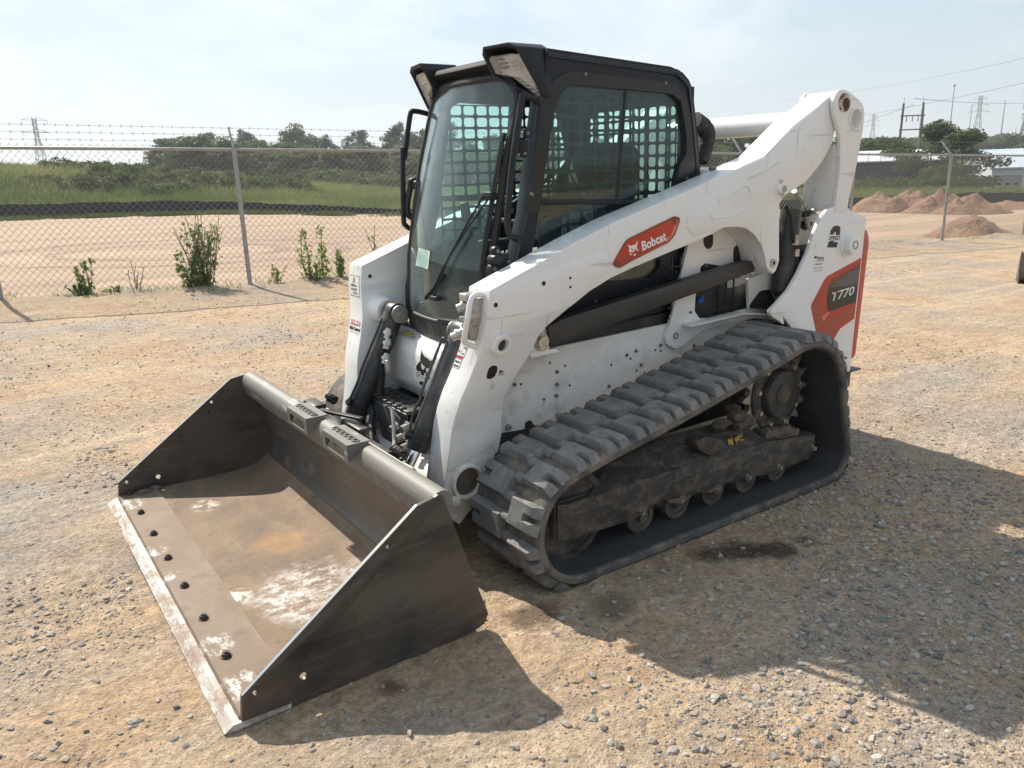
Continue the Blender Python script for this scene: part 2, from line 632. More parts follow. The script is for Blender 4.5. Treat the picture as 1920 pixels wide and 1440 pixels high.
M_bucket = mat('worn_bucket_steel', (.062, .058, .054), .40, metal=.35, layers=[
    dict(col=(.15, .135, .118), scale=2.6, lo=.42, hi=.68, amt=.7, rough=.55, stretch=(.5, 1, 1.6)),
    dict(col=(.030, .029, .030), scale=4.4, lo=.52, hi=.62, amt=.85, stretch=(.35, .6, 1.6, (0, .45, 0)), detail=8),
    dict(col=(.17, .120, .082), scale=4.6, lo=.40, hi=.66, amt=.75, rough=.8, z=(.46, .06), detail=9),
    dict(col=(.15, .14, .128), scale=95, lo=.62, hi=.70, amt=.35, stretch=(.04, 1, 1, (0, -.75, 0)), detail=2),
    dict(col=(.15, .14, .128), scale=80, lo=.63, hi=.70, amt=.35, stretch=(.05, 1, 1, (0, .5, 0)), detail=2),
    dict(col=(.018, .018, .018), scale=9, lo=.60, hi=.70, amt=.6, detail=9),
    dict(col=(.13, .122, .112), scale=3.2, lo=.50, hi=.70, amt=.5, detail=10, nrough=.7)],
    bump=[(40, .12, .003, 5), (160, .12, .001, 3)])
M_bucketin = mat('worn_bucket_sheet', (.145, .132, .118), .42, metal=.35, layers=[
    dict(col=(.075, .068, .060), scale=2.4, lo=.42, hi=.66, amt=.75, stretch=(1, .5, 1)),
    dict(col=(.25, .20, .15), scale=9, lo=.56, hi=.68, amt=.6, rough=.8),
    dict(col=(.17, .095, .055), scale=13, lo=.63, hi=.68, amt=.8, stretch=(1, 1, .25)),
    dict(col=(.33, .32, .30), scale=30, lo=.63, hi=.69, amt=.5, stretch=(1, .1, 1))],
    bump=[(30, .12, .004, 5)])
M_lip = mat('polished_lip_steel', (.175, .168, .158), .60, metal=.12, layers=[
    dict(col=(.13, .12, .105), scale=5, lo=.44, hi=.66, amt=.75, stretch=(1, .4, 1)),
    dict(col=(.44, .41, .36), scale=28, lo=.60, hi=.68, amt=.7, z=(.53, .46)),
    dict(col=(.50, .49, .47), scale=22, lo=.61, hi=.66, amt=.5, stretch=(1, .2, 1))], bump=[(60, .1, .002, 4)])
M_floor = mat('dirt_caked_bucket_floor', (.215, .150, .100), .85, layers=[
    dict(col=(.130, .096, .070), scale=3.4, lo=.38, hi=.64, amt=.8, detail=8),
    dict(col=(.28, .20, .135), scale=7, lo=.50, hi=.68, amt=.7, stretch=(1, .45, 1), detail=8),
    dict(col=(.10, .075, .055), scale=26, lo=.58, hi=.68, amt=.5, detail=8),
    dict(col=(.36, .20, .08), scale=8, lo=.30, hi=.55, amt=.7, at=((1.98, -.02, .03), .13)),
    dict(col=(.60, .58, .55), scale=24, lo=.45, hi=.58, amt=.85, at=((2.0, .46, .03), .26), rough=.55, detail=12, nrough=.82, stretch=(.6, 1, 1), atscale=14),
    dict(col=(.60, .58, .55), scale=26, lo=.46, hi=.58, amt=.8, at=((1.86, .62, .03), .15), rough=.5, detail=9, nrough=.75),
    dict(col=(.50, .46, .41), scale=26, lo=.47, hi=.60, amt=.7, at=((2.13, -.62, .03), .08), rough=.5, detail=9),
    dict(col=(.60, .57, .53), scale=24, lo=.42, hi=.52, amt=.8, at=((2.26, .33, .03), .07), rough=.5, detail=9)],
    bump=[(18, .5, .010, 8), (70, .5, .004, 6)])
M_bolted = mat('dirty_bolted_edge', (.195, .140, .098), .8, layers=[
    dict(col=(.25, .20, .16), scale=5, lo=.45, hi=.65, amt=.6, stretch=(1, .6, 1)),
    dict(col=(.16, .105, .08), scale=9, lo=.54, hi=.68, amt=.7),
    dict(col=(.66, .635, .60), scale=22, lo=.48, hi=.58, amt=.8, rough=.5, detail=11, nrough=.8, stretch=(1.6, .7, 1), at=((2.425, .865, .03), .085), atscale=26),
    dict(col=(.66, .635, .60), scale=22, lo=.48, hi=.58, amt=.8, rough=.5, detail=11, nrough=.8, stretch=(1.6, .7, 1), at=((2.42, .60, .03), .075), atscale=26),
    dict(col=(.66, .635, .60), scale=22, lo=.48, hi=.58, amt=.8, rough=.5, detail=11, nrough=.8, stretch=(1.6, .7, 1), at=((2.43, .00, .03), .05), atscale=26),
    dict(col=(.66, .635, .60), scale=22, lo=.48, hi=.58, amt=.8, rough=.5, detail=11, nrough=.8, stretch=(1.6, .7, 1), at=((2.43, -.27, .03), .065), atscale=26),
    dict(col=(.66, .635, .60), scale=22, lo=.48, hi=.58, amt=.8, rough=.5, detail=11, nrough=.8, stretch=(1.6, .7, 1), at=((2.425, -.86, .03), .085), atscale=26)], bump=[(30, .4, .006, 7)])
M_edge = mat('cutting_edge_steel', (.36, .325, .29), .55, metal=.15, layers=[
    dict(col=(.25, .175, .135), scale=9, lo=.42, hi=.60, amt=.8, rough=.8, stretch=(1, .7, 1)),
    dict(col=(.68, .66, .63), scale=20, lo=.48, hi=.60, amt=.8, rough=.5, detail=11, nrough=.8, stretch=(1.4, .6, 1)),
    dict(col=(.16, .10, .075), scale=34, lo=.60, hi=.66, amt=.7)], bump=[(45, .3, .004, 6)])
M_blackdirt = mat('oily_black_dirt', (.022, .020, .018), .6)
M_seat = mat('seat_fabric', (.020, .020, .022), .8)
M_teal = mat('cab_interior_trim', (.028, .040, .050), .6)
M_interior = mat('grey_interior', (.05, .052, .055), .6)
M_reflector = mat('lamp_reflector', (.88, .88, .87), .3, metal=.0, bump=[(60, .25, .003, 2)])
M_bulb = mat('lamp_bulb_glass', (.75, .60, .48), .2)
M_galv = mat('galvanised_steel', (.36, .36, .35), .5, metal=.45, layers=[
    dict(col=(.24, .235, .22), scale=7, lo=.45, hi=.65, amt=.6), dict(col=(.22, .15, .10), scale=20, lo=.64, hi=.70, amt=.5)], bump=[(60, .1, .002, 3)])
M_wire = mat('galvanised_wire', (.21, .205, .195), .55, metal=.3)
M_lattice = mat('far_tower_steel', (.20, .22, .24), .6)
M_pole = mat('weathered_wood_pole', (.12, .095, .08), .8)
M_cable = mat('power_line_cable', (.10, .11, .12), .6)
M_silt = mat('black_silt_fabric', (.014, .015, .020), .8, bump=[(6, .5, .05, 3)])
M_bwall = mat('white_shed_cladding', (.62, .64, .68), .5, var=.05)
M_broof = mat('pale_blue_shed_roof', (.50, .58, .66), .4)
M_bdoor = mat('grey_roller_door', (.33, .32, .32), .5)
M_bwin = mat('shed_glazing', (.03, .04, .06), .15)


def glass_mat(name, tint, refl=1.0, dirt=0.0, film_col=(.42, .42, .40, 1)):
    m = bpy.data.materials.new(name)
    m.use_nodes = True
    N, L = m.node_tree.nodes, m.node_tree.links
    N.remove(N['Principled BSDF'])
    tr = N.new('ShaderNodeBsdfTransparent'); tr.inputs[0].default_value = (*tint, 1)
    gl = N.new('ShaderNodeBsdfGlossy'); gl.inputs['Roughness'].default_value = .012
    gl.inputs['Color'].default_value = (refl, refl, refl, 1)
    lw = N.new('ShaderNodeLayerWeight'); lw.inputs['Blend'].default_value = .5
    pw = N.new('ShaderNodeMath'); pw.operation = 'POWER'; L.new(lw.outputs['Facing'], pw.inputs[0]); pw.inputs[1].default_value = 5
    fr = N.new('ShaderNodeMapRange'); L.new(pw.outputs[0], fr.inputs['Value']); fr.inputs['To Min'].default_value = .035; fr.inputs['To Max'].default_value = 1
    mi = N.new('ShaderNodeMixShader')
    L.new(fr.outputs[0], mi.inputs[0]); L.new(tr.outputs[0], mi.inputs[1]); L.new(gl.outputs[0], mi.inputs[2])
    out = mi.outputs[0]
    if dirt > 0:  # diffuse film: dirt on the windows, painted brightness on door glass and lens
        df = N.new('ShaderNodeBsdfDiffuse'); df.inputs[0].default_value = film_col
        no = N.new('ShaderNodeTexNoise'); no.inputs['Scale'].default_value = 7; no.inputs['Detail'].default_value = 6
        ge = N.new('ShaderNodeNewGeometry')
        mq = N.new('ShaderNodeMapping'); mq.inputs['Scale'].default_value = (1, 1, .3)
        L.new(ge.outputs['Position'], mq.inputs['Vector']); L.new(mq.outputs['Vector'], no.inputs['Vector'])
        mr = N.new('ShaderNodeMapRange'); mr.inputs['From Min'].default_value = .38; mr.inputs['From Max'].default_value = .8
        mr.inputs['To Min'].default_value = dirt*.25; mr.inputs['To Max'].default_value = dirt
        L.new(no.outputs['Fac'], mr.inputs['Value'])
        m2 = N.new('ShaderNodeMixShader')
        L.new(mr.outputs['Result'], m2.inputs[0]); L.new(out, m2.inputs[1]); L.new(df.outputs[0], m2.inputs[2])
        out = m2.outputs[0]
    L.new(out, N['Material Output'].inputs['Surface'])
    return m


M_glass = glass_mat('green_tinted_cab_glass', (.87, .985, .965), 1.0, .03)
M_windshield = glass_mat('green_tinted_door_glass', (.88, .99, .97), 1.0, .13, (.50, .56, .56, 1))  # pale bluish film paints a reflected haze into the door glass
M_lens = glass_mat('whitened_lamp_lens', (.96, .96, .95), 1.0, .45, (.74, .75, .77, 1))  # white film paints brightness into a clear lens


def foliage_mat(name, c1, c2, trans=.35):
    m = bpy.data.materials.new(name)
    m.use_nodes = True
    N, L = m.node_tree.nodes, m.node_tree.links
    b = N['Principled BSDF']
    b.inputs['Roughness'].default_value = .6
    b.inputs['Specular IOR Level'].default_value = .25
    at = N.new('ShaderNodeAttribute'); at.attribute_name = 'tint'
    mi = N.new('ShaderNodeMix'); mi.data_type = 'RGBA'
    mi.inputs['A'].default_value = (*c1, 1); mi.inputs['B'].default_value = (*c2, 1)
    L.new(at.outputs['Fac'], mi.inputs['Factor'])
    L.new(mi.outputs['Result'], b.inputs['Base Color'])
    tr = N.new('ShaderNodeBsdfTranslucent')
    L.new(mi.outputs['Result'], tr.inputs[0])
    ms = N.new('ShaderNodeMixShader'); ms.inputs[0].default_value = trans
    L.new(b.outputs[0], ms.inputs[1]); L.new(tr.outputs[0], ms.inputs[2])
    L.new(ms.outputs[0], N['Material Output'].inputs['Surface'])
    return m


M_leaf = foliage_mat('broadleaf_foliage', (.042, .074, .022), (.125, .165, .055), .45)
M_pine = foliage_mat('conifer_foliage', (.032, .060, .024), (.085, .118, .045), .4)
M_bush = foliage_mat('bush_foliage', (.045, .075, .022), (.12, .15, .05), .45)
M_weed = foliage_mat('weed_leaves', (.11, .18, .045), (.28, .34, .12), .5)
M_grass = foliage_mat('meadow_grass', (.085, .140, .040), (.28, .29, .12), .5)
M_greengrass = foliage_mat('short_green_grass', (.055, .090, .026), (.13, .165, .055), .5)
M_bark = mat('bark', (.085, .068, .052), .9, var=.3)
M_drystem = mat('dry_plant_stem', (.16, .12, .07), .8)
M_flower = foliage_mat('white_wild_flowers', (.55, .55, .50), (.75, .75, .70), .2)

# ================================================================ terrain
CX, CY = 2.8745, 3.083
FL = np.array([-0.45, -8.33])                     # a fence post; the fence runs along FD
FD = np.array([-15.02, 2.08]); FD = FD/np.linalg.norm(FD)
FN = np.array([-FD[1], FD[0]]); FN = FN if FN[1] < 0 else -FN      # beyond the fence


def az_of(px, row=None):
    """bearing (deg) of a landmark seen px across the view; row is where its foot shows"""
    if row is not None:
        k = (row - (342-.0318*px))/5220
        px = (px-1231*k)/(1-k)
    return float(np.interp(px, [-60, 0, 400, 640, 760, 960, 1330, 1620, 1800, 1920, 2100], [-91.08] + AZT[:7] + [-153.47, AZT[7], -161.32]))


AZT = [-92.67, -104.74, -113.06, -117.43, -124.87, -138.41, -148.08, -156.78]
_azk = np.array(AZT[::-1])
B_D = np.array([58, 55, 51, 49, 47, 46, 47, 48.])[::-1]           # distance of the silt fence along each bearing
B_Z = np.array([-.62, -.72, -.95, -1.05, -1.12, -1.12, -1.12, -1.10])[::-1]
R_Z = np.array([2.35, 1.25, -.30, -.95, -1.3, -1.65, -1.65, -2.1])[::-1]        # ground height where the meadow crests
R_D = np.array([15, 20, 34, 45, 45, 26, 22, 24.])[::-1]


def HT(x, y):
    x = np.asarray(x, float); y = np.asarray(y, float)
    s = (x-FL[0])*FN[0] + (y-FL[1])*FN[1]
    t = (x-FL[0])*FD[0] + (y-FL[1])*FD[1]
    dx = np.maximum(np.maximum(-1.6-x, x-2.9), 0); dy = np.maximum(np.abs(y)-1.5, 0)
    w = sstep(0.2, 6.0, np.hypot(dx, dy))
    pad = -0.0266*np.clip(t, -12, 40)*w
    az = np.degrees(np.arctan2(y-CY, x-CX)); az = np.where(az > 0, az-360, az)
    d = np.hypot(x-CX, y-CY)
    azc = np.clip(az, _azk[0], _azk[-1])
    D = np.interp(azc, _azk, B_D); ZB = np.interp(azc, _azk, B_Z)
    ZR = np.interp(azc, _azk, R_Z); RD = np.interp(azc, _azk, R_D)
    edge = sstep(.35, 1.7, s)
    # distance along the bearing at which the fence is crossed
    ca, sa = np.cos(np.radians(az)), np.sin(np.radians(az))
    den = ca*FN[0]+sa*FN[1]
    den = np.where(np.abs(den) < .08, .08, den)
    d0 = np.clip(((FL[0]-CX)*FN[0] + (FL[1]-CY)*FN[1])/den, 5, 34)
    u = np.clip((d-d0)/np.maximum(D-d0, 1), 0, 1)
    sand = (pad-.42)*(1-u) + ZB*u
    v = sstep(0, 1, (d-D)/RD)
    mead = ZB + (ZR-ZB)*v
    far = sstep(60, 600, d-D-RD)
    hill = sstep(-150, -138, -np.abs(azc)*1.0+0*azc)
    hill = 1-sstep(-147, -140, azc)
    mead = mead + (fbm(x*.09, y*.09, 3)-.5)*1.1*v*(1-sstep(40, 120, d-D))
    mead = mead*(1-far) + (-3.0 + hill*8.5*sstep(120, 420, d))*far
    land = np.where(d < D, sand, mead)
    return pad*(1-edge) + land*edge


def HD(x, y):
    """small bumps of the yard"""
    h = (fbm(x*.9+3, y*.9, 3)-.5)*.035
    h += (fbm(x*5, y*5+40, 3)-.5)*.016
    h += (np.clip(fbm(x*14+5, y*14, 3), .35, .8)-.5)*.014
    # prints of rubber tracks: bars across two passing lanes
    for (ax, ay, dx_, dy_) in ((-.3, -2.6, .995, .10), (-.2, -4.1, .99, .14), (1.9, 2.35, .97, -.24)):
        u = (x-ax)*dx_+(y-ay)*dy_; v = -(x-ax)*dy_+(y-ay)*dx_
        lane = (1-sstep(.17, .23, np.abs(v)))*sstep(.25, .5, fbm(u*.5+ax, v*.5+3, 2))
        h -= lane*(.007+.006*sstep(-.2, .3, np.sin(u*2*np.pi/.152+np.where(v > 0, 0, np.pi))))
    # faint wheel ruts running along the yard
    q = (x*.12+y)*1.0
    h += (fbm(x*.35, q*3.2+60, 3)-.5)*.022
    return h


def gravel_mat():
    m = bpy.data.materials.new('gravel_and_dirt')
    m.use_nodes = True
    N, L = m.node_tree.nodes, m.node_tree.links
    b = N['Principled BSDF']; b.inputs['Roughness'].default_value = .92; b.inputs['Specular IOR Level'].default_value = .2
    pos = N.new('ShaderNodeNewGeometry').outputs['Position']

    def noise(scale, detail=5, rough=.6, st=None, dist=0):
        n = N.new('ShaderNodeTexNoise'); n.inputs['Scale'].default_value = scale; n.inputs['Detail'].default_value = detail
        n.inputs['Roughness'].default_value = rough; n.inputs['Distortion'].default_value = dist
        if st:
            q = N.new('ShaderNodeMapping'); q.inputs['Scale'].default_value = st; q.inputs['Rotation'].default_value = (0, 0, .13)
            L.new(pos, q.inputs[0]); L.new(q.outputs[0], n.inputs['Vector'])
        else:
            L.new(pos, n.inputs['Vector'])
        return n.outputs['Fac']

    def mr(x, a, c, lo=0., hi=1.):
        n = N.new('ShaderNodeMapRange'); n.inputs['From Min'].default_value = a; n.inputs['From Max'].default_value = c
        n.inputs['To Min'].default_value = lo; n.inputs['To Max'].default_value = hi
        L.new(x, n.inputs['Value']); return n.outputs[0]

    def rgb(c):
        n = N.new('ShaderNodeRGB'); n.outputs[0].default_value = (*c, 1); return n.outputs[0]

    def mix(f, a, c):
        n = N.new('ShaderNodeMix'); n.data_type = 'RGBA'
        L.new(f, n.inputs['Factor']); L.new(a, n.inputs['A']); L.new(c, n.inputs['B']); return n.outputs['Result']

    def mul(a, c):
        n = N.new('ShaderNodeMath'); n.operation = 'MULTIPLY'
        for i, x in enumerate((a, c)):
            if isinstance(x, float): n.inputs[i].default_value = x
            else: L.new(x, n.inputs[i])
        return n.outputs[0]

    def add(a, c):
        n = N.new('ShaderNodeMath'); n.operation = 'ADD'
        for i, x in enumerate((a, c)):
            if isinstance(x, float): n.inputs[i].default_value = x
            else: L.new(x, n.inputs[i])
        return n.outputs[0]
    sand = mix(mr(noise(1.6, 6), .35, .68), rgb((.500, .350, .218)), rgb((.660, .490, .320)))
    sand = mix(mr(noise(5, 6), .55, .72, 0, .6), sand, rgb((.335, .225, .145)))
    grey = mix(mr(noise(3, 6), .35, .65), rgb((.325, .285, .245)), rgb((.490, .440, .380)))
    patch = add(mul(noise(.42, 5, .6), .65), mul(noise(1.1, 5, .6, (.30, 1.9, 1)), .35))
    gmask = mr(patch, .455, .59, 0, .90)
    base = mix(gmask, sand, grey)
    streak = mr(noise(1.0, 7, .68, (.18, 4.2, 1)), .54, .66, 0, .8)
    base = mix(streak, base, rgb((.68, .52, .36)))
    base = mix(mr(noise(38, 5), .50, .74, 0, .42), base, rgb((.185, .145, .110)))
    # coarse grit: light and dark specks of the fines
    for (sc, de, lo_, hi_, amt_) in ((34, 4, .40, .60, .55), (13, 5, .42, .58, .32)):
        f_ = mr(noise(sc, de, .75), lo_, hi_)
        mm = N.new('ShaderNodeMix'); mm.data_type = 'RGBA'; mm.blend_type = 'MULTIPLY'; mm.inputs['Factor'].default_value = amt_
        L.new(base, mm.inputs['A']); L.new(mix(f_, rgb((.42, .40, .40)), rgb((1.0, 1.0, 1.0))), mm.inputs['B'])
        base = mm.outputs['Result']
    bumpsum = None
    for i, (sc, keep, keepg, amt) in enumerate(((34, .025, .07, .9), (70, .12, .34, .85), (150, .30, .62, .75))):
        v = N.new('ShaderNodeTexVoronoi'); v.inputs['Scale'].default_value = sc; v.inputs['Randomness'].default_value = 1
        dn = N.new('ShaderNodeVectorMath'); dn.operation = 'ADD'
        nz = N.new('ShaderNodeTexNoise'); nz.inputs['Scale'].default_value = sc*1.3; nz.inputs['Detail'].default_value = 1
        L.new(pos, nz.inputs['Vector'])
        vs = N.new('ShaderNodeVectorMath'); vs.operation = 'SCALE'; vs.inputs['Scale'].default_value = .55/sc
        L.new(nz.outputs['Color'], vs.inputs[0]); L.new(pos, dn.inputs[0]); L.new(vs.outputs[0], dn.inputs[1])
        L.new(dn.outputs[0], v.inputs['Vector'])
        sp = N.new('ShaderNodeSeparateColor'); L.new(v.outputs['Color'], sp.inputs[0])
        thr = add(mul(gmask, keepg-keep), keep)
        lt = N.new('ShaderNodeMath'); lt.operation = 'LESS_THAN'; L.new(sp.outputs[0], lt.inputs[0]); L.new(thr, lt.inputs[1])
        inside = mr(v.outputs['Distance'], .52, .36)
        msk = mul(mul(lt.outputs[0], inside), amt)
        ramp = N.new('ShaderNodeValToRGB')
        e = ramp.color_ramp.elements
        e[0].position = 0; e[0].color = (.125, .115, .108, 1)
        e[1].position = 1; e[1].color = (.52, .45, .37, 1)
        for p_, c_ in ((.25, (.235, .205, .18, 1)), (.5, (.35, .29, .23, 1)), (.75, (.40, .35, .30, 1))):
            q = e.new(p_); q.color = c_
        L.new(sp.outputs[1], ramp.inputs[0])
        base = mix(msk, base, ramp.outputs[0])
        hgt = mul(mul(lt.outputs[0], mr(v.outputs['Distance'], .62, .05)), 1.0/sc)
        bumpsum = hgt if bumpsum is None else add(bumpsum, hgt)
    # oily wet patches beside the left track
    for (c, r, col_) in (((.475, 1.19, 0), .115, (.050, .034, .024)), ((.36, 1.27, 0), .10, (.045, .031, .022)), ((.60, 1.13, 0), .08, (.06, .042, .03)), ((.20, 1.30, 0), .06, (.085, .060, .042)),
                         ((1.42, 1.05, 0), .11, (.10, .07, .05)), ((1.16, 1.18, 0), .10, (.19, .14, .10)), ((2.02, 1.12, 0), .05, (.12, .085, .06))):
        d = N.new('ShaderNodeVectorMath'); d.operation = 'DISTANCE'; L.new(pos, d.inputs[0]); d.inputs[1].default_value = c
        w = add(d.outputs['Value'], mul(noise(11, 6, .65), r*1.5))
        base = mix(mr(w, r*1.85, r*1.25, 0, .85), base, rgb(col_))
    # rusty scrap of clay near the fence
    L.new(base, b.inputs['Base Color'])
    rough_h = add(mul(noise(17, 8, .68), .034), mul(noise(95, 5, .7), .009))
    bu = N.new('ShaderNodeBump'); bu.inputs['Strength'].default_value = .8; bu.inputs['Distance'].default_value = 1.0
    L.new(add(rough_h, mul(bumpsum, .42)), bu.inputs['Height'])
    L.new(bu.outputs[0], b.inputs['Normal'])
    return m


M_gravel = gravel_mat()
M_sand = mat('graded_sand', (.320, .222, .152), .9, layers=[
    dict(col=(.40, .29, .20), scale=.55, lo=.46, hi=.62, amt=.85, stretch=(.12, 1.0, 1, (0, 0, .10)), detail=8),
    dict(col=(.225, .152, .106), scale=.8, lo=.50, hi=.64, amt=.8, stretch=(.08, 1.1, 1, (0, 0, .06)), detail=9, nrough=.7),
    dict(col=(.14, .097, .072), scale=2.6, lo=.58, hi=.66, amt=.7, stretch=(.05, 1.2, 1, (0, 0, .08)), detail=8),
    dict(col=(.24, .165, .12), scale=.22, lo=.60, hi=.68, amt=.55, dist=1.2),
    dict(col=(.165, .112, .08), scale=2, lo=.36, hi=.56, amt=.75, ring=((-2.2, -21.6, -.5), 3.1, .35)),
    dict(col=(.165, .112, .08), scale=2, lo=.36, hi=.56, amt=.75, ring=((-2.2, -21.6, -.5), 4.9, .35)),
    dict(col=(.42, .31, .22), scale=6, lo=.52, hi=.72, amt=.5)], bump=[(3, .5, .08, 6), (22, .4, .02, 4)])
M_field = mat('weedy_field', (.075, .085, .034), .95, layers=[
    dict(col=(.15, .13, .065), scale=.16, lo=.42, hi=.62, amt=.8), dict(col=(.035, .055, .018), scale=.3, lo=.54, hi=.68, amt=.8)],
    bump=[(1.5, .6, .3, 5)])
M_pile = mat('heaped_clay', (.225, .130, .082), .95, var=.25, varscale=2.5, layers=[
    dict(col=(.33, .23, .16), scale=4, lo=.5, hi=.7, amt=.7), dict(col=(.13, .085, .06), scale=9, lo=.58, hi=.7, amt=.7)],
    bump=[(5, .8, .12, 8), (22, .6, .03, 5)])


def sheet(name, xs, ys, hf, mat_, keep=None, smooth=True):
    X, Y = np.meshgrid(xs, ys, indexing='ij')
    Z = hf(X, Y)
    nx, ny = X.shape
    idx = np.arange(nx*ny).reshape(nx, ny)
    q = np.stack([idx[:-1, :-1], idx[1:, :-1], idx[1:, 1:], idx[:-1, 1:]], -1).reshape(-1, 4)
    if keep is not None:
        k = keep(X, Y).ravel()
        q = q[k[q].all(1)]
        used = np.unique(q); remap = np.zeros(nx*ny, int); remap[used] = np.arange(len(used))
        V = np.stack([X.ravel(), Y.ravel(), Z.ravel()], -1)[used]; q = remap[q]
    else:
        V = np.stack([X.ravel(), Y.ravel(), Z.ravel()], -1)
    me = mesh_np(name, V, q, mat_, smooth)
    o = bpy.data.objects.new(name, me); COL.objects.link(o)
    o['kind'] = 'structure'
    return o


def axis_(lo, a, b, hi, step, grow=1.18):
    out = list(np.arange(a, b+1e-6, step))
    s = step; p = b
    while p < hi:
        s *= grow; p += s; out.append(min(p, hi))
    s = step; p = a
    while p > lo:
        s *= grow; p -= s; out.insert(0, max(p, lo))
    return np.array(out)


def sdist(x, y):
    return (x-FL[0])*FN[0] + (y-FL[1])*FN[1]


def bearing(x, y):
    az = np.degrees(np.arctan2(y-CY, x-CX)); az = np.where(az > 0, az-360, az)
    return az, np.hypot(x-CX, y-CY), np.interp(np.clip(az, _azk[0], _azk[-1]), _azk, B_D)


# the far field under everything, out to the horizon
sheet('field', axis_(-6000, -70, 60, 6000, 2.0, 1.22), axis_(-6000, -110, 30, 6000, 2.0, 1.22),
      lambda x, y: HT(x, y) - .14 - .5*((sdist(x, y) < 3.0)*1.0) - .35*((bearing(x, y)[1] < bearing(x, y)[2]-3)*1.0), M_field)
# sand lot beyond the fence
sheet('sand_lot', np.arange(-62, 20, .45), np.arange(-62, 8, .45),
      lambda x, y: HT(x, y) + (fbm(x*.25, y*.25, 4)-.5)*.16*sstep(1.5, 4, sdist(x, y)) - .03,
      M_sand, keep=lambda x, y: (sdist(x, y) > .9) & (bearing(x, y)[1] < bearing(x, y)[2]+.8) & (bearing(x, y)[0] < -70) & (bearing(x, y)[0] > -176))
# the gravel yard, fine where the camera stands close
sheet('ground', axis_(-60, -1.8, 4.2, 45, .016, 1.035), axis_(-17, -1.2, 3.2, 60, .016, 1.035),
      lambda x, y: HT(x, y) + HD(x, y) + sstep(-.8, .3, sdist(x, y))*(1-sstep(.3, 1.2, sdist(x, y)))*(fbm(x*1.2, y*1.2+9, 3)-.35)*.22,
      M_gravel, keep=lambda x, y: sdist(x, y) < 1.5)

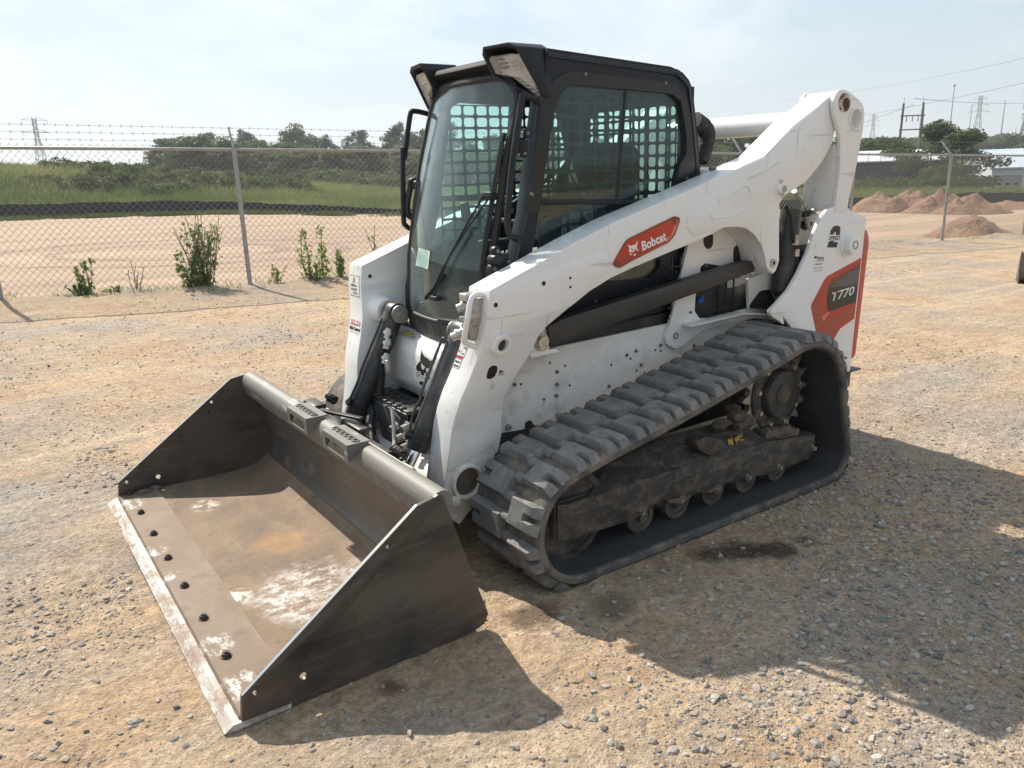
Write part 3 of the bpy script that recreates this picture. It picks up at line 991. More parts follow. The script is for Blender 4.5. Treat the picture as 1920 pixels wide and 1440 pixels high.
# loose stones, one mesh
def stones():
    t = (1+5**.5)/2
    V = np.array([(-1, t, 0), (1, t, 0), (-1, -t, 0), (1, -t, 0), (0, -1, t), (0, 1, t), (0, -1, -t), (0, 1, -t), (t, 0, -1), (t, 0, 1), (-t, 0, -1), (-t, 0, 1)], float)
    V /= np.linalg.norm(V[0])
    F = np.array([(0, 11, 5), (0, 5, 1), (0, 1, 7), (0, 7, 10), (0, 10, 11), (1, 5, 9), (5, 11, 4), (11, 10, 2), (10, 7, 6), (7, 1, 8), (3, 9, 4), (3, 4, 2), (3, 2, 6), (3, 6, 8), (3, 8, 9), (4, 9, 5), (2, 4, 11), (6, 2, 10), (8, 6, 7), (9, 8, 1)])
    P = []
    # bands by distance: (count, region, size lo, size hi)
    def put(n, x0, x1, y0, y1, lo, hi, p=2.2):
        x = rng.uniform(x0, x1, n); y = rng.uniform(y0, y1, n)
        dens = fbm(x*.8+11, y*.8+5, 3)
        k = dens > rng.uniform(.28, .62, n)
        k &= sdist(x, y) < .6
        s = lo + (hi-lo)*rng.random(n)**p
        k &= ~((np.abs(y) < 1.0) & (x > -.55) & (x < 2.52) & (rng.random(n) < .5))
        k &= ~((np.abs(y) < 1.02) & (x > 1.6) & (x < 2.55))
        k &= np.hypot(x-CX, y-CY) > .55
        k &= ~((np.hypot(x-.46, y-1.15) < .24) & (rng.random(n) < .85))
        P.append(np.stack([x[k], y[k], s[k]], 1))
    put(19000, -1.0, 4.2, .7, 3.0, .0030, .015, 2.6)
    put(9000, -2.2, 3.8, -1.5, 2.6, .004, .012, 2.8)
    put(46000, -1.2, 4.2, .6, 2.95, .0016, .0055, 1.6)
    put(24000, 2.3, 4.2, -2.0, .6, .0018, .0055, 1.6)
    put(260, -1.0, 3.6, .7, 2.9, .011, .020, 1.8)
    put(12000, 2.3, 4.2, -2.0, 2.6, .0030, .015, 2.6)
    put(15000, -4, 4.5, -4.5, .8, .0035, .0105, 2.8)
    put(9000, -11, 3.5, -9.5, -3.5, .005, .014, 2.8)
    P_ = np.concatenate(P)
    n = len(P_)
    x, y, s = P_.T
    z = HT(x, y)+HD(x, y)
    d = rng.normal(0, .16, (n, 12))+1
    sc = np.stack([rng.uniform(.8, 1.45, n), rng.uniform(.65, 1.1, n), rng.uniform(.45, .85, n)], 1)
    q = V[None]*d[:, :, None]*sc[:, None]*s[:, None, None]
    a = rng.uniform(0, 2*np.pi, n); b = rng.normal(0, .35, n)
    ca, sa, cb, sb = np.cos(a)[:, None], np.sin(a)[:, None], np.cos(b)[:, None], np.sin(b)[:, None]
    X, Y, Z = q[..., 0], q[..., 1], q[..., 2]
    Y, Z = Y*cb-Z*sb, Y*sb+Z*cb
    X, Y = X*ca-Y*sa, X*sa+Y*ca
    VV = np.stack([X+x[:, None], Y+y[:, None], Z+(z+s*.12)[:, None]], -1).reshape(-1, 3)
    FF = (F[None]+np.arange(n)[:, None, None]*12).reshape(-1, 3)
    m = bpy.data.materials.new('loose_stone'); m.use_nodes = True
    N, L = m.node_tree.nodes, m.node_tree.links
    bs = N['Principled BSDF']; bs.inputs['Roughness'].default_value = .8; bs.inputs['Specular IOR Level'].default_value = .3
    at = N.new('ShaderNodeAttribute'); at.attribute_name = 'tint'
    rp = N.new('ShaderNodeValToRGB'); e = rp.color_ramp.elements
    e[0].position = 0; e[0].color = (.115, .110, .108, 1); e[1].position = 1; e[1].color = (.50, .44, .37, 1)
    for p_, c_ in ((.18, (.20, .185, .17, 1)), (.45, (.30, .265, .225, 1)), (.7, (.36, .29, .22, 1)), (.88, (.41, .375, .33, 1))):
        k = e.new(p_); k.color = c_
    L.new(at.outputs['Fac'], rp.inputs[0])
    no = N.new('ShaderNodeTexNoise'); no.inputs['Scale'].default_value = 150; no.inputs['Detail'].default_value = 4
    L.new(N.new('ShaderNodeNewGeometry').outputs['Position'], no.inputs['Vector'])
    mi = N.new('ShaderNodeMix'); mi.data_type = 'RGBA'; mi.blend_type = 'MULTIPLY'; mi.inputs['Factor'].default_value = .55
    L.new(rp.outputs[0], mi.inputs['A']); L.new(no.outputs['Color'], mi.inputs['B'])
    g = N.new('ShaderNodeGamma'); g.inputs[1].default_value = .8; L.new(mi.outputs['Result'], g.inputs[0])
    L.new(g.outputs[0], bs.inputs['Base Color'])
    me = mesh_np('gravel', VV, FF, m, False)
    a_ = me.attributes.new('tint', 'FLOAT', 'FACE')
    a_.data.foreach_set('value', np.repeat(rng.random(n), 20).astype(np.float32))
    o = bpy.data.objects.new('gravel', me); COL.objects.link(o)
    tag(o, 'loose grey and tan stones scattered over the dirt yard', 'gravel', kind='stuff')


stones()

# ================================================================ the compact track loader
loader = empty('compact_track_loader', (0.4, 0, 0))
tag(loader, 'white compact track loader with black glazed cab and lowered dirt bucket standing on the gravel', 'track loader')
loader.location = (0, 0, 0)


def bolt_mesh(name, r, h, mat_, washer=True):
    r = r*.80
    b = MB()
    if washer:
        b.cyl((0, 0, -.002), (0, 0, .002), r*1.22, 14)
    b.cyl((0, 0, .002), (0, 0, h), r, 6)
    me = b.mesh(name)
    me.materials.append(mat_)
    return me


BOLT = bolt_mesh('bolt', .009, .009, M_tyrebolt)
BOLTG = bolt_mesh('bolt', .008, .007, M_tyrebolt)
BOLTBIG = bolt_mesh('bolt', .014, .016, M_zinc)
b_ = MB(); b_.cyl((0, 0, -.003), (0, 0, .0012), .0055, 12)  # flat dark discs paint the shade of drilled holes
HOLE = b_.mesh('bolt_hole_disc'); HOLE.materials.append(M_seal_hole)
b_ = MB(); b_.cyl((0, 0, -.003), (0, 0, .0012), .009, 14)
HOLEB = b_.mesh('bolt_hole_disc'); HOLEB.materials.append(M_seal_hole)


def side_bolts(pts, y, parent, me=None, name='bolt'):
    for (x, z) in pts:
        inst(me or BOLT, name, parent, frame((x, y, z), (0, 1, 0), (1, 0, .2)))


# ---------------------------------------------------------------- chassis
ch = MB()
ch.prism([(1.02, .30), (1.14, .42), (1.14, .80), (.2, .86), (-.55, .95), (-.95, .95), (-.98, .36), (-.3, .24), (.9, .24)], -.45, .45)
chassis = ch.build('chassis', M_blackp, loader)
side = [(1.201, 0.293), (1.152, 0.544), (1.132, 0.641), (1.063, 0.778), (0.887, 0.791), (0.18, 0.801), (0.043, 0.796), (-0.595, 0.71), (-0.786, 0.59), (-0.552, 0.601), (0.012, 0.58), (0.564, 0.411), (1.015, 0.235)]
MB().prism(side, .452, .47).build('side_panel', M_whitedirty, chassis, .003)
mb = MB(); mb.prism(side, .452, .47).mirror_y(); mb.build('side_panel', M_whitedirty, chassis, .003)
grl = rnd([(-0.008, 1.025), (-0.012, 1.054), (-0.043, 1.068), (-0.083, 1.059), (-0.188, 1.037), (-0.416, 0.98), (-0.43, 0.953), (-0.405, 0.829), (-0.379, 0.805), (-0.109, 0.795), (-0.017, 0.802), (0.021, 0.843), (0.015, 0.942)], .012)
riser = rnd([(0.18, 0.822), (0.212, 0.741), (0.2, 0.706), (0.147, 0.677), (0.096, 0.682), (0.032, 0.714), (-0.049, 0.741), (-0.266, 0.75), (-0.429, 0.748), (-0.585, 0.718), (-0.681, 0.643), (-0.758, 0.597), (-0.732, 0.854), (-0.611, 1.0), (-0.553, 1.262), (0.048, 1.259), (0.079, 1.159)], .006)
MB().prism(riser, .473, .49, holes=[grl]).build('riser_plate', M_white, chassis)
gb = MB()
for i in range(9):
    x = -.27 + .055*i
    gb.box((x, .478, .93), (.007, .007, .36))
for i in range(7):
    gb.box((-.06, .478, .78+.048*i), (.50, .007, .006))
gb.box((.03, .42, .95), (.62, .004, .5))
gb.build('grille', M_blackp, chassis)
pl = rnd([(-0.017, 1.023), (-0.021, 1.052), (-0.052, 1.067), (-0.092, 1.058), (-0.148, 1.047), (-0.134, 0.946), (-0.113, 0.817), (-0.11, 0.794), (-0.026, 0.799), (0.012, 0.841), (0.007, 0.94)], .01)
MB().prism(pl, .468, .484).build('grille_cover', M_black, chassis, .003)
bp = [(-0.009, 0.891)][0]
b = MB(); b.cyl((bp[0], .484, bp[1]), (bp[0], .505, bp[1]), .013, 12); b.box((bp[0], .508, bp[1]+.01), (.008, .014, .032)); b.build('drain_plug', M_blue, chassis, .003)
lg = [(0.111, 0.789), (-0.274, 0.8), (-0.511, 0.763)]
b = MB(); b.bar((lg[0][0], .52, lg[0][1]), (lg[1][0], .52, lg[1][1]), .07, .008, (0, 0, 1)); b.bar((lg[1][0], .52, lg[1][1]), (lg[2][0], .52, lg[2][1]), .07, .008)
b.build('fender_ledge', M_whitedirty, chassis, .002)
# bolts and holes of the side panel
side_bolts([(0.851, 0.682), (0.852, 0.625), (0.857, 0.576), (0.443, 0.691), (0.386, 0.701), (0.353, 0.628), (0.552, 0.561), (0.228, 0.704), (-0.002, 0.666), (1.075, 0.665)], .47, chassis)
side_bolts([(0.887, 0.728), (0.804, 0.701), (0.537, 0.659), (0.418, 0.669), (0.26, 0.685), (0.223, 0.675), (0.38, 0.605), (0.328, 0.585), (0.78, 0.608), (1.042, 0.661), (0.923, 0.57)], .47, chassis, HOLE, 'bolt_hole_disc')
side_bolts([(0.05, 0.841), (-0.048, 1.054), (-0.412, 0.969), (-0.193, 1.215)], .49, chassis, BOLTG)
for p in [(1.117, 0.488), (0.848, 0.485)]:
    inst(BOLTBIG, 'bolt', chassis, frame((p[0], .472, p[1]), (0, 1, 0)))
lp = [(0.146, 0.741)][0]
MB().ring((lp[0], .488, lp[1]), (lp[0], .494, lp[1]), .016, .009, 16).build('eye_ring', M_zinc, chassis)
hp = [(-0.055, 1.179)][0]
MB().prism(rnd([(-0.023, 1.176), (-0.027, 1.191), (-0.058, 1.2), (-0.09, 1.2), (-0.09, 1.15), (-0.073, 1.134), (-0.053, 1.134), (-0.034, 1.147)], .006), .4905, .4925).build('slot_patch', M_seal_hole, chassis)  # flat dark patch paints the shade of an opening
# bracket under the arm pivot
br = [(1.05, 0.804), (0.923, 0.808), (0.892, 0.785), (0.98, 0.739), (0.974, 0.724), (0.998, 0.713), (1.09, 0.718), (1.107, 0.707)]
MB().prism(br, .474, .478).build('gusset', M_whitedirty, chassis, .002)
br = [(1.051, 0.81), (0.919, 0.809), (0.891, 0.795), (1.04, 0.793)]
MB().prism([(br[0][0], br[0][1]), (br[1][0], br[1][1]), (br[2][0], br[2][1]-.004), (br[3][0], br[3][1]-.006)], .475, .55).build('gusset_flange', M_white, chassis, .002)
pp = [(0.992, 0.848)][0]
b = MB(); b.prism(rnd([(pp[0]+.05, pp[1]-.05), (pp[0]+.02, pp[1]+.055), (pp[0]-.03, pp[1]+.06), (pp[0]-.05, pp[1]-.05)], .03), .53, .548)
b.build('pivot_lug', M_white, chassis, .004)
b = MB(); b.cyl((pp[0], .53, pp[1]), (pp[0], .572, pp[1]), .026, 20); b.ring((pp[0], .55, pp[1]), (pp[0], .560, pp[1]), .036, .026, 20)
b.build('pivot_pin', M_zinc, chassis)
# inner black strip above the track and belly plate
MB().prism([(1.169, 0.47), (1.029, 0.46), (1.025, 0.489), (1.0, 0.494), (0.981, 0.467), (0.886, 0.441), (0.933, 0.303), (1.19, 0.377)], .44, .475).build('splash_guard', M_blackp, chassis)

# front of the chassis between the arms, white cover with the emblem
fc = [(.98, .80), (1.15, .80), (1.215, .785), (1.248, .735), (1.258, .66), (1.255, .58), (1.20, .50), (1.0, .50)]
MB().prism(rnd(fc, .02), -.44, .40).build('front_cover', M_white, loader, .004)
fcov = [o for o in loader.children if o.name.startswith('front_cover')][0]
ys = [(p[0], p[1]) for p in [(1.218, -0.254), (1.18, -0.254), (1.208, -0.131), (1.244, -0.131)]]
MB().prism(ys, .801, .8025, axis='z').build('warning_sticker', M_yellowsticker, fcov)

# emblem of a wild cat's head: flat print traced as a few simple shapes
def emblem(shapes, holes, put, parent, dark, light, name='emblem'):
    for src, m_, lift in ((shapes, dark, .0), (holes, light, .0007)):
        b = MB()
        for k, poly in enumerate(src):
            P_ = [put(p, lift) for p in poly]; Q_ = [put(p, lift+.0008) for p in poly]
            tr = tessellate_polygon([[Vector((p[0], p[1], 0)) for p in poly]])
            n = len(poly)
            b.add(P_+Q_, [tuple(t) for t in tr] + [tuple(i+n for i in t)[::-1] for t in tr] + [(i, (i+1) % n, (i+1) % n+n, i+n) for i in range(n)])
        b.build(name if m_ is dark else 'emblem_eyes', m_, parent)


EXF = 1.2605
emblem([rnd([(0.007, 0.767), (0.01, 0.755), (0.018, 0.746), (0.033, 0.736), (0.046, 0.737), (0.067, 0.732), (0.083, 0.726), (0.102, 0.733), (0.124, 0.745), (0.146, 0.755), (0.134, 0.74), (0.115, 0.724), (0.096, 0.713), (0.092, 0.695), (0.077, 0.691), (0.062, 0.691), (0.054, 0.692), (0.039, 0.686), (0.044, 0.679), (0.053, 0.677), (0.051, 0.669), (0.037, 0.665), (0.023, 0.658), (0.024, 0.65), (0.011, 0.646), (-0.004, 0.647), (-0.004, 0.661), (-0.015, 0.661), (-0.041, 0.658), (-0.048, 0.672), (-0.04, 0.683), (-0.021, 0.699), (-0.003, 0.711), (-0.005, 0.72), (-0.003, 0.742)], .002),
        [(0.051, 0.668), (0.066, 0.67), (0.08, 0.681), (0.089, 0.689), (0.081, 0.675), (0.079, 0.663), (0.066, 0.659), (0.056, 0.648), (0.043, 0.647), (0.039, 0.653)],
        [(-0.017, 0.615), (-0.004, 0.616), (0.012, 0.616), (0.003, 0.6), (-0.008, 0.597), (-0.026, 0.601)],
        [(-0.066, 0.642), (-0.046, 0.651), (-0.027, 0.656), (-0.014, 0.655), (-0.015, 0.653), (-0.031, 0.652), (-0.048, 0.647)], [(-0.062, 0.63), (-0.043, 0.641), (-0.014, 0.65), (-0.014, 0.648), (-0.04, 0.639)], [(-0.05, 0.623), (-0.033, 0.635), (-0.014, 0.644), (-0.014, 0.641), (-0.03, 0.633)],
        [(0.008, 0.64), (0.013, 0.64), (0.008, 0.633), (0.004, 0.633)], [(0.034, 0.643), (0.038, 0.642), (0.029, 0.631), (0.025, 0.631)],
        [(0.058, 0.646), (0.061, 0.647), (0.071, 0.638), (0.067, 0.637)], [(0.065, 0.65), (0.069, 0.651), (0.081, 0.645), (0.077, 0.643)], [(0.072, 0.658), (0.075, 0.658), (0.085, 0.653), (0.083, 0.651)]],
       [rnd([(0.006, 0.708), (0.009, 0.701), (0.026, 0.695), (0.042, 0.691), (0.035, 0.683), (0.024, 0.675), (0.013, 0.676), (0.007, 0.683)], .002), rnd([(0.056, 0.688), (0.075, 0.69), (0.086, 0.689), (0.076, 0.68), (0.064, 0.671), (0.052, 0.672), (0.048, 0.678)], .002)],
       lambda p, l: (EXF+l - max(0, (p[1]-.70))*.12, p[0], p[1]), fcov, M_decalblack, M_white)

# axle tube, manifold tray, hoses between the arms
MB().cyl((1.37, -.49, .25), (1.37, .49, .25), .085, 28).build('cross_tube', M_whitedirty, loader)
b = MB(); b.box((1.20, 0, .36), (.10, .90, .26)); b.build('bulkhead', M_blackp, loader)
tray = MB()
tray.box((1.32, -.13, .505), (.13, .42, .02))
tray.box((1.385, -.13, .475), (.012, .42, .06))
tray.box((1.32, -.345, .48), (.13, .012, .07))
for i in range(7):
    tray.box((1.375, -.31+.055*i, .519), (.03, .03, .008))
manifold = tray.build('manifold_tray', M_cyl, loader, .004)
b = MB()
for i in range(6):
    b.cyl((1.33, -.29+.06*i, .516), (1.33, -.29+.06*i, .5175), .016, 12)
    b.cyl((1.29, -.27+.06*i, .516), (1.29, -.27+.06*i, .5175), .012, 12)
b.build('tray_hole_disc', M_seal_hole, manifold)  # dark discs paint the shade in the tray's perforations
b = MB(); b.prism([(-.22, .50), (-.06, .50), (.03, .47), (.03, .30), (-.10, .22), (-.18, .34)], 1.388, 1.396, axis='x'); b.build('mounting_plate', M_interior, manifold, .003)
b = MB(); b.bar((1.39, -.345, .52), (1.41, -.355, .345), .03, .012, (1, 0, 0)); b.cyl((1.40, -.355, .35), (1.43, -.355, .35), .018, 12)
b.build('support_arm', M_black, manifold, .003)
for (y, z) in ((.0, .43), (.05, .40), (.11, .46), (.10, .37)):
    b = MB(); b.cyl((1.38, y, z), (1.44, y+.01, z-.005), .017, 12); b.cyl((1.40, y, z), (1.41, y, z), .024, 6); b.build('hydraulic_fitting', M_zinc, manifold)
b = MB(); b.tube(smooth_path([(1.40, -.27, .46), (1.43, -.22, .42), (1.45, -.16, .35), (1.47, -.08, .31), (1.50, -.02, .25), (1.53, .02, .16)]), .019, 10); b.build('bundle_hose', M_hose, loader)
b = MB(); b.tube(smooth_path([(1.41, -.23, .45), (1.45, -.17, .40), (1.49, -.08, .34), (1.52, .0, .26), (1.54, .05, .14)]), .015, 10); b.build('bundle_hose', M_hose, loader)
for (p, q) in (((1.425, -.225, .425), (1.435, -.205, .40)), ((1.455, -.15, .345), (1.463, -.12, .33))):
    b = MB(); b.cyl(p, q, .024, 12); b.build('hose_clamp', M_zinc, loader)
b = MB(); b.tube(smooth_path([(1.30, -.24, .80), (1.33, -.26, .70), (1.34, -.27, .60), (1.36, -.26, .50), (1.40, -.22, .40)]), .024, 10); b.build('bundle_hose', M_hose, loader)
b = MB(); b.tube(smooth_path([(1.30, -.29, .78), (1.34, -.31, .66), (1.35, -.31, .55), (1.36, -.31, .45)]), .020, 10); b.build('bundle_hose', M_hose, loader)

# ---------------------------------------------------------------- lift arms
ARM = [(1.288, 1.102), (1.087, 1.172), (0.865, 1.251), (0.662, 1.315), (0.322, 1.401), (0.066, 1.467), (0.004, 1.481), (-0.12, 1.517), (-0.248, 1.552), (-0.466, 1.696), (-0.634, 1.777), (-0.758, 1.847), (-0.821, 1.836), (-0.872, 1.79), (-0.872, 1.727), (-0.785, 1.679), (-0.756, 1.596), (-0.687, 1.514), (-0.573, 1.426), (-0.461, 1.383), (-0.406, 1.363), (-0.381, 1.329), (-0.391, 1.185), (-0.403, 1.058), (-0.382, 1.01), (-0.356, 0.997), (-0.321, 1.016), (-0.298, 1.052), (-0.287, 1.091), (-0.258, 1.152), (-0.204, 1.201), (-0.137, 1.233), (-0.069, 1.247), (0.001, 1.249), (0.088, 1.222), (0.221, 1.19), (0.353, 1.164), (0.575, 1.116), (0.694, 1.086), (0.806, 1.045), (0.915, 0.989), (1.019, 0.922), (1.054, 0.885), (1.068, 0.837), (1.14, 0.727), (1.186, 0.651), (1.187, 0.492), (1.212, 0.407), (1.282, 0.308), (1.334, 0.204), (1.402, 0.143), (1.435, 0.174), (1.467, 0.297), (1.45, 0.381), (1.429, 0.477), (1.412, 0.565), (1.401, 0.624), (1.385, 0.685), (1.355, 0.761), (1.323, 0.859), (1.312, 0.927), (1.302, 1.014)]
arm = MB().prism(ARM, .492, .64)
arm.toe = True
arm = arm.build('lift_arm', M_white, loader, .011, 3)
far = inst(arm.data, 'lift_arm', loader, Matrix.Diagonal((1, -1, 1, 1)))


def arm_both(mb_, name, mat_, bevel=0.0):
    mb_.toe = True
    o = mb_.build(name, mat_, arm, bevel)
    inst(o.data, name, far)
    return o


def arm_near(mb_, name, mat_, bevel=0.0):
    mb_.toe = True
    return mb_.build(name, mat_, arm, bevel)


# raised plates welded on the outer face
rp = rnd([(0.248, 1.313), (0.164, 1.378), (0.012, 1.456), (-0.053, 1.492), (-0.138, 1.517), (-0.259, 1.551), (-0.469, 1.693), (-0.645, 1.777), (-0.729, 1.787), (-0.762, 1.732), (-0.774, 1.679), (-0.758, 1.604), (-0.681, 1.513), (-0.57, 1.43), (-0.452, 1.384), (-0.392, 1.36), (-0.367, 1.32), (-0.389, 1.082)] + [(-0.397, 1.059), (-0.357, 1.0), (-0.308, 1.03), (-0.289, 1.085), (-0.257, 1.145), (-0.201, 1.199), (-0.139, 1.233), (-0.072, 1.245), (0.0, 1.247)] + [(0.033, 1.244), (0.213, 1.228), (0.254, 1.264)], .008)
arm_both(MB().prism(rp, .638, .6445), 'arm_plate', M_white, .003)
fp = rnd([(1.277, 1.09), (1.04, 1.145), (0.849, 1.183), (0.744, 1.197), (0.702, 1.17), (0.715, 1.122), (0.806, 1.053), (0.911, 0.997), (1.018, 0.928), (1.057, 0.884), (1.072, 0.833), (1.14, 0.733), (1.183, 0.655), (1.183, 0.49), (1.208, 0.404), (1.227, 0.445)] + [(1.447, 0.387), (1.424, 0.474), (1.404, 0.564), (1.395, 0.621), (1.379, 0.683), (1.348, 0.757), (1.319, 0.858), (1.309, 0.925), (1.284, 1.043)], .01)
arm_both(MB().prism(fp, .638, .6435), 'arm_plate', M_white, .0025)
tear = rnd([(0.107, 1.31), (0.046, 1.361), (-0.103, 1.427), (-0.139, 1.42), (-0.158, 1.391), (-0.145, 1.341), (-0.111, 1.314), (-0.043, 1.295), (0.096, 1.29)], .012)
tb = MB(); P_ = [(x, .6455, z) for x, z in tear]; tb.tube(P_, .0035, 6, True)
arm_both(tb, 'pressed_rib', M_white)
tb = MB(); P_ = [(x, .6455, z) for x, z in [(-0.136, 1.456), (-0.365, 1.526)]]; tb.tube(P_, .004, 6)
arm_both(tb, 'pressed_rib', M_white)
# bosses and pins
p = [(1.237, 0.885)][0]
arm_both(MB().ring((p[0], .63, p[1]), (p[0], .672, p[1]), .043, .024, 28), 'pin_boss', M_white, .002)
arm_both(MB().cyl((p[0], .63, p[1]), (p[0], .648, p[1]), .026, 20), 'boss_bore_disc', M_interior)  # grey disc paints the dark inside the open boss
p = [(1.366, 0.329)][0]
arm_both(MB().ring((p[0], .60, p[1]), (p[0], .672, p[1]), .072, .060, 30), 'pivot_bush', M_white, .002)
arm_both(MB().cyl((p[0], .60, p[1]), (p[0], .646, p[1]), .062, 24), 'bush_bore_disc', M_mud)  # brown disc paints the dark inside the open bush
p = [(1.429, 0.262)][0]
arm_both(MB().cyl((p[0], .63, p[1]), (p[0], .675, p[1]), .022, 16), 'lock_pin', M_whitedirty, .004)
p = [(-0.348, 1.053)][0]
arm_both(MB().ring((p[0], .64, p[1]), (p[0], .652, p[1]), .020, .010, 20), 'pin_collar', M_zinc)
arm_both(MB().cyl((p[0], .64, p[1]), (p[0], .648, p[1]), .012, 12), 'pin_end', M_blackdirt)
p = [(-0.375, 1.402)][0]
b = MB(); b.cyl((p[0], .64, p[1]), (p[0], .662, p[1]), .030, 24, .024)
arm_both(b, 'pin_boss', M_white, .002)
b = MB(); b.ring((p[0]-.004, .66, p[1]), (p[0]-.004, .668, p[1]), .014, .007, 16); b.box((p[0]+.004, .664, p[1]-.03), (.012, .008, .02)); b.box((p[0]+.006, .655, p[1]+.035), (.016, .008, .008))
arm_both(b, 'pin_retainer', M_zinc)
for q in [(1.042, 1.103), (1.268, 1.046)]:
    inst(HOLEB, 'bolt_hole_disc', arm, frame((q[0], .644, q[1]), (0, 1, 0)))
for q in [(0.91, 1.11), (0.91, 1.074)]:
    inst(HOLE, 'bolt_hole_disc', arm, frame((q[0], .644, q[1]), (0, 1, 0)))
for q in [(1.251, 1.047)]:
    inst(HOLEB, 'bolt_hole_disc', far, frame((q[0], .491, q[1]), (0, -1, 0)))
sl = rnd([(1.281, 0.762), (1.275, 0.794), (1.256, 0.802), (1.235, 0.794), (1.232, 0.779), (1.242, 0.75), (1.264, 0.745), (1.277, 0.748)], .008)
arm_near(MB().prism(sl, .642, .6448), 'slot_patch', M_seal_hole)  # dark patch paints the shade inside this slot
b = MB()
for (u0, v0, u1, v1) in ((0, 0, 1, .12), (.1, .3, .55, .85), (.62, .35, .9, .6)):
    x0, z0 = [(1.225, 0.752)][0]
    b.prism([(x0-.028*u0, z0+.026*v0), (x0-.028*u1, z0+.026*v0), (x0-.028*u1, z0+.026*v1), (x0-.028*u0, z0+.026*v1)], .6435, .6445)
arm_near(b, 'lift_point_sticker', M_decalgrey)

# red badge on the arm
badge = [(0.682, 1.142), (0.673, 1.161), (0.615, 1.232), (0.598, 1.241), (0.332, 1.316), (0.301, 1.307), (0.301, 1.291), (0.33, 1.233), (0.366, 1.207), (0.655, 1.126), (0.673, 1.132)]
arm_near(MB().prism(rnd(badge, .006), .6420, .6456), 'badge', M_dkred)
cx_ = sum(p[0] for p in badge)/len(badge); cz_ = sum(p[1] for p in badge)/len(badge)
bi = [(cx_+(x-cx_)*.955, cz_+(z-cz_)*.89) for x, z in badge]
arm_near(MB().prism(rnd(bi, .006), .6450, .6462), 'badge_face', M_orange)
bs = [(0.352, 1.24), (0.322, 1.301), (0.311, 1.293), (0.339, 1.238), (0.37, 1.215), (0.395, 1.208)]
arm_near(MB().prism(bs, .6460, .6466), 'badge_edge', M_paleorange)
bt = [(0.521, 1.185), (0.381, 1.22), (0.531, 1.224)]
text_fit('Bobcat', bt[0], bt[1], math.dist(bt[0], bt[2])*.96, .6468, M_decalwhite, arm, .030)
emblem([rnd([(0.606, 1.219), (0.6, 1.214), (0.591, 1.211), (0.581, 1.211), (0.567, 1.214), (0.56, 1.216), (0.555, 1.223), (0.55, 1.231), (0.55, 1.221), (0.553, 1.212), (0.556, 1.207), (0.553, 1.203), (0.551, 1.193), (0.557, 1.189), (0.561, 1.195), (0.567, 1.191), (0.567, 1.184), (0.577, 1.184), (0.584, 1.186), (0.592, 1.183), (0.597, 1.184), (0.599, 1.192), (0.598, 1.203), (0.601, 1.208)], .002),
        [(0.572, 1.175), (0.562, 1.176), (0.56, 1.17), (0.566, 1.167), (0.573, 1.168)],
        [(0.597, 1.175), (0.587, 1.181), (0.584, 1.18), (0.593, 1.174)], [(0.59, 1.172), (0.583, 1.179), (0.58, 1.178), (0.588, 1.171)], [(0.553, 1.193), (0.544, 1.192), (0.545, 1.19), (0.553, 1.191)], [(0.554, 1.191), (0.545, 1.187), (0.547, 1.186), (0.555, 1.189)]],
       [[(0.588, 1.201), (0.581, 1.198), (0.573, 1.193), (0.577, 1.191), (0.584, 1.194)], [(0.566, 1.197), (0.557, 1.202), (0.556, 1.2), (0.561, 1.197), (0.565, 1.195)], [(0.569, 1.189), (0.562, 1.19), (0.56, 1.186), (0.567, 1.181), (0.571, 1.185)]],
       lambda p, l: (p[0], .6466+l, p[1]), arm, M_decalwhite, M_orange)
q = [(0.378, 1.228)][0]
MB().ring((q[0], .6464, q[1]), (q[0], .6472, q[1]), .0032, .002, 12).build('trade_mark', M_decalwhite, arm)
MB().prism([(0.351, 1.307), (0.335, 1.306), (0.318, 1.291), (0.326, 1.279), (0.337, 1.28), (0.34, 1.291), (0.356, 1.3)], .6462, .6468).build('badge_corner', M_dkred, arm)
MB().prism([(0.684, 1.146), (0.662, 1.159), (0.63, 1.141), (0.599, 1.141), (0.648, 1.125), (0.661, 1.127)], .6462, .6468).build('badge_corner', M_dkred, arm)
MB().prism([(0.643, 1.155), (0.606, 1.167), (0.521, 1.183), (0.449, 1.198), (0.378, 1.218), (0.386, 1.212), (0.495, 1.183), (0.616, 1.147)], .6461, .64655).build('badge_shade', mat('deep_red_decal', (.28, .030, .014), .32, coat=.3), arm)

# stickers on the front faces of the arms
def front_text(parent, y, z, body, size, mat_, x, tilt, bold=.0004, sx=.9, flip=1):
    up_ = Vector((tilt, 0, 1)).normalized()
    return text_obj('lettering', body, size, mat_, parent, frame((x, y-math.copysign(toe(z), y), z), Vector((0, 1, 0)).cross(up_), (0, 1, 0)), bold=bold, sx=sx)


def arm_x(z):
    """x of the arm's front face at height z"""
    pts = sorted([(q[1], q[0]) for q in ARM if q[0] > 1.2])
    pts = [(zz, xx) for zz, xx in pts]
    best = -9
    n = len(ARM)
    for i in range(n):
        a, c = ARM[i], ARM[(i+1) % n]
        if (a[1]-z)*(c[1]-z) <= 0 and abs(a[1]-c[1]) > 1e-6:
            best = max(best, a[0]+(c[0]-a[0])*(z-a[1])/(c[1]-a[1]))
    return best


def arm_tilt(z):
    return (arm_x(z+.03)-arm_x(z-.03))/.06


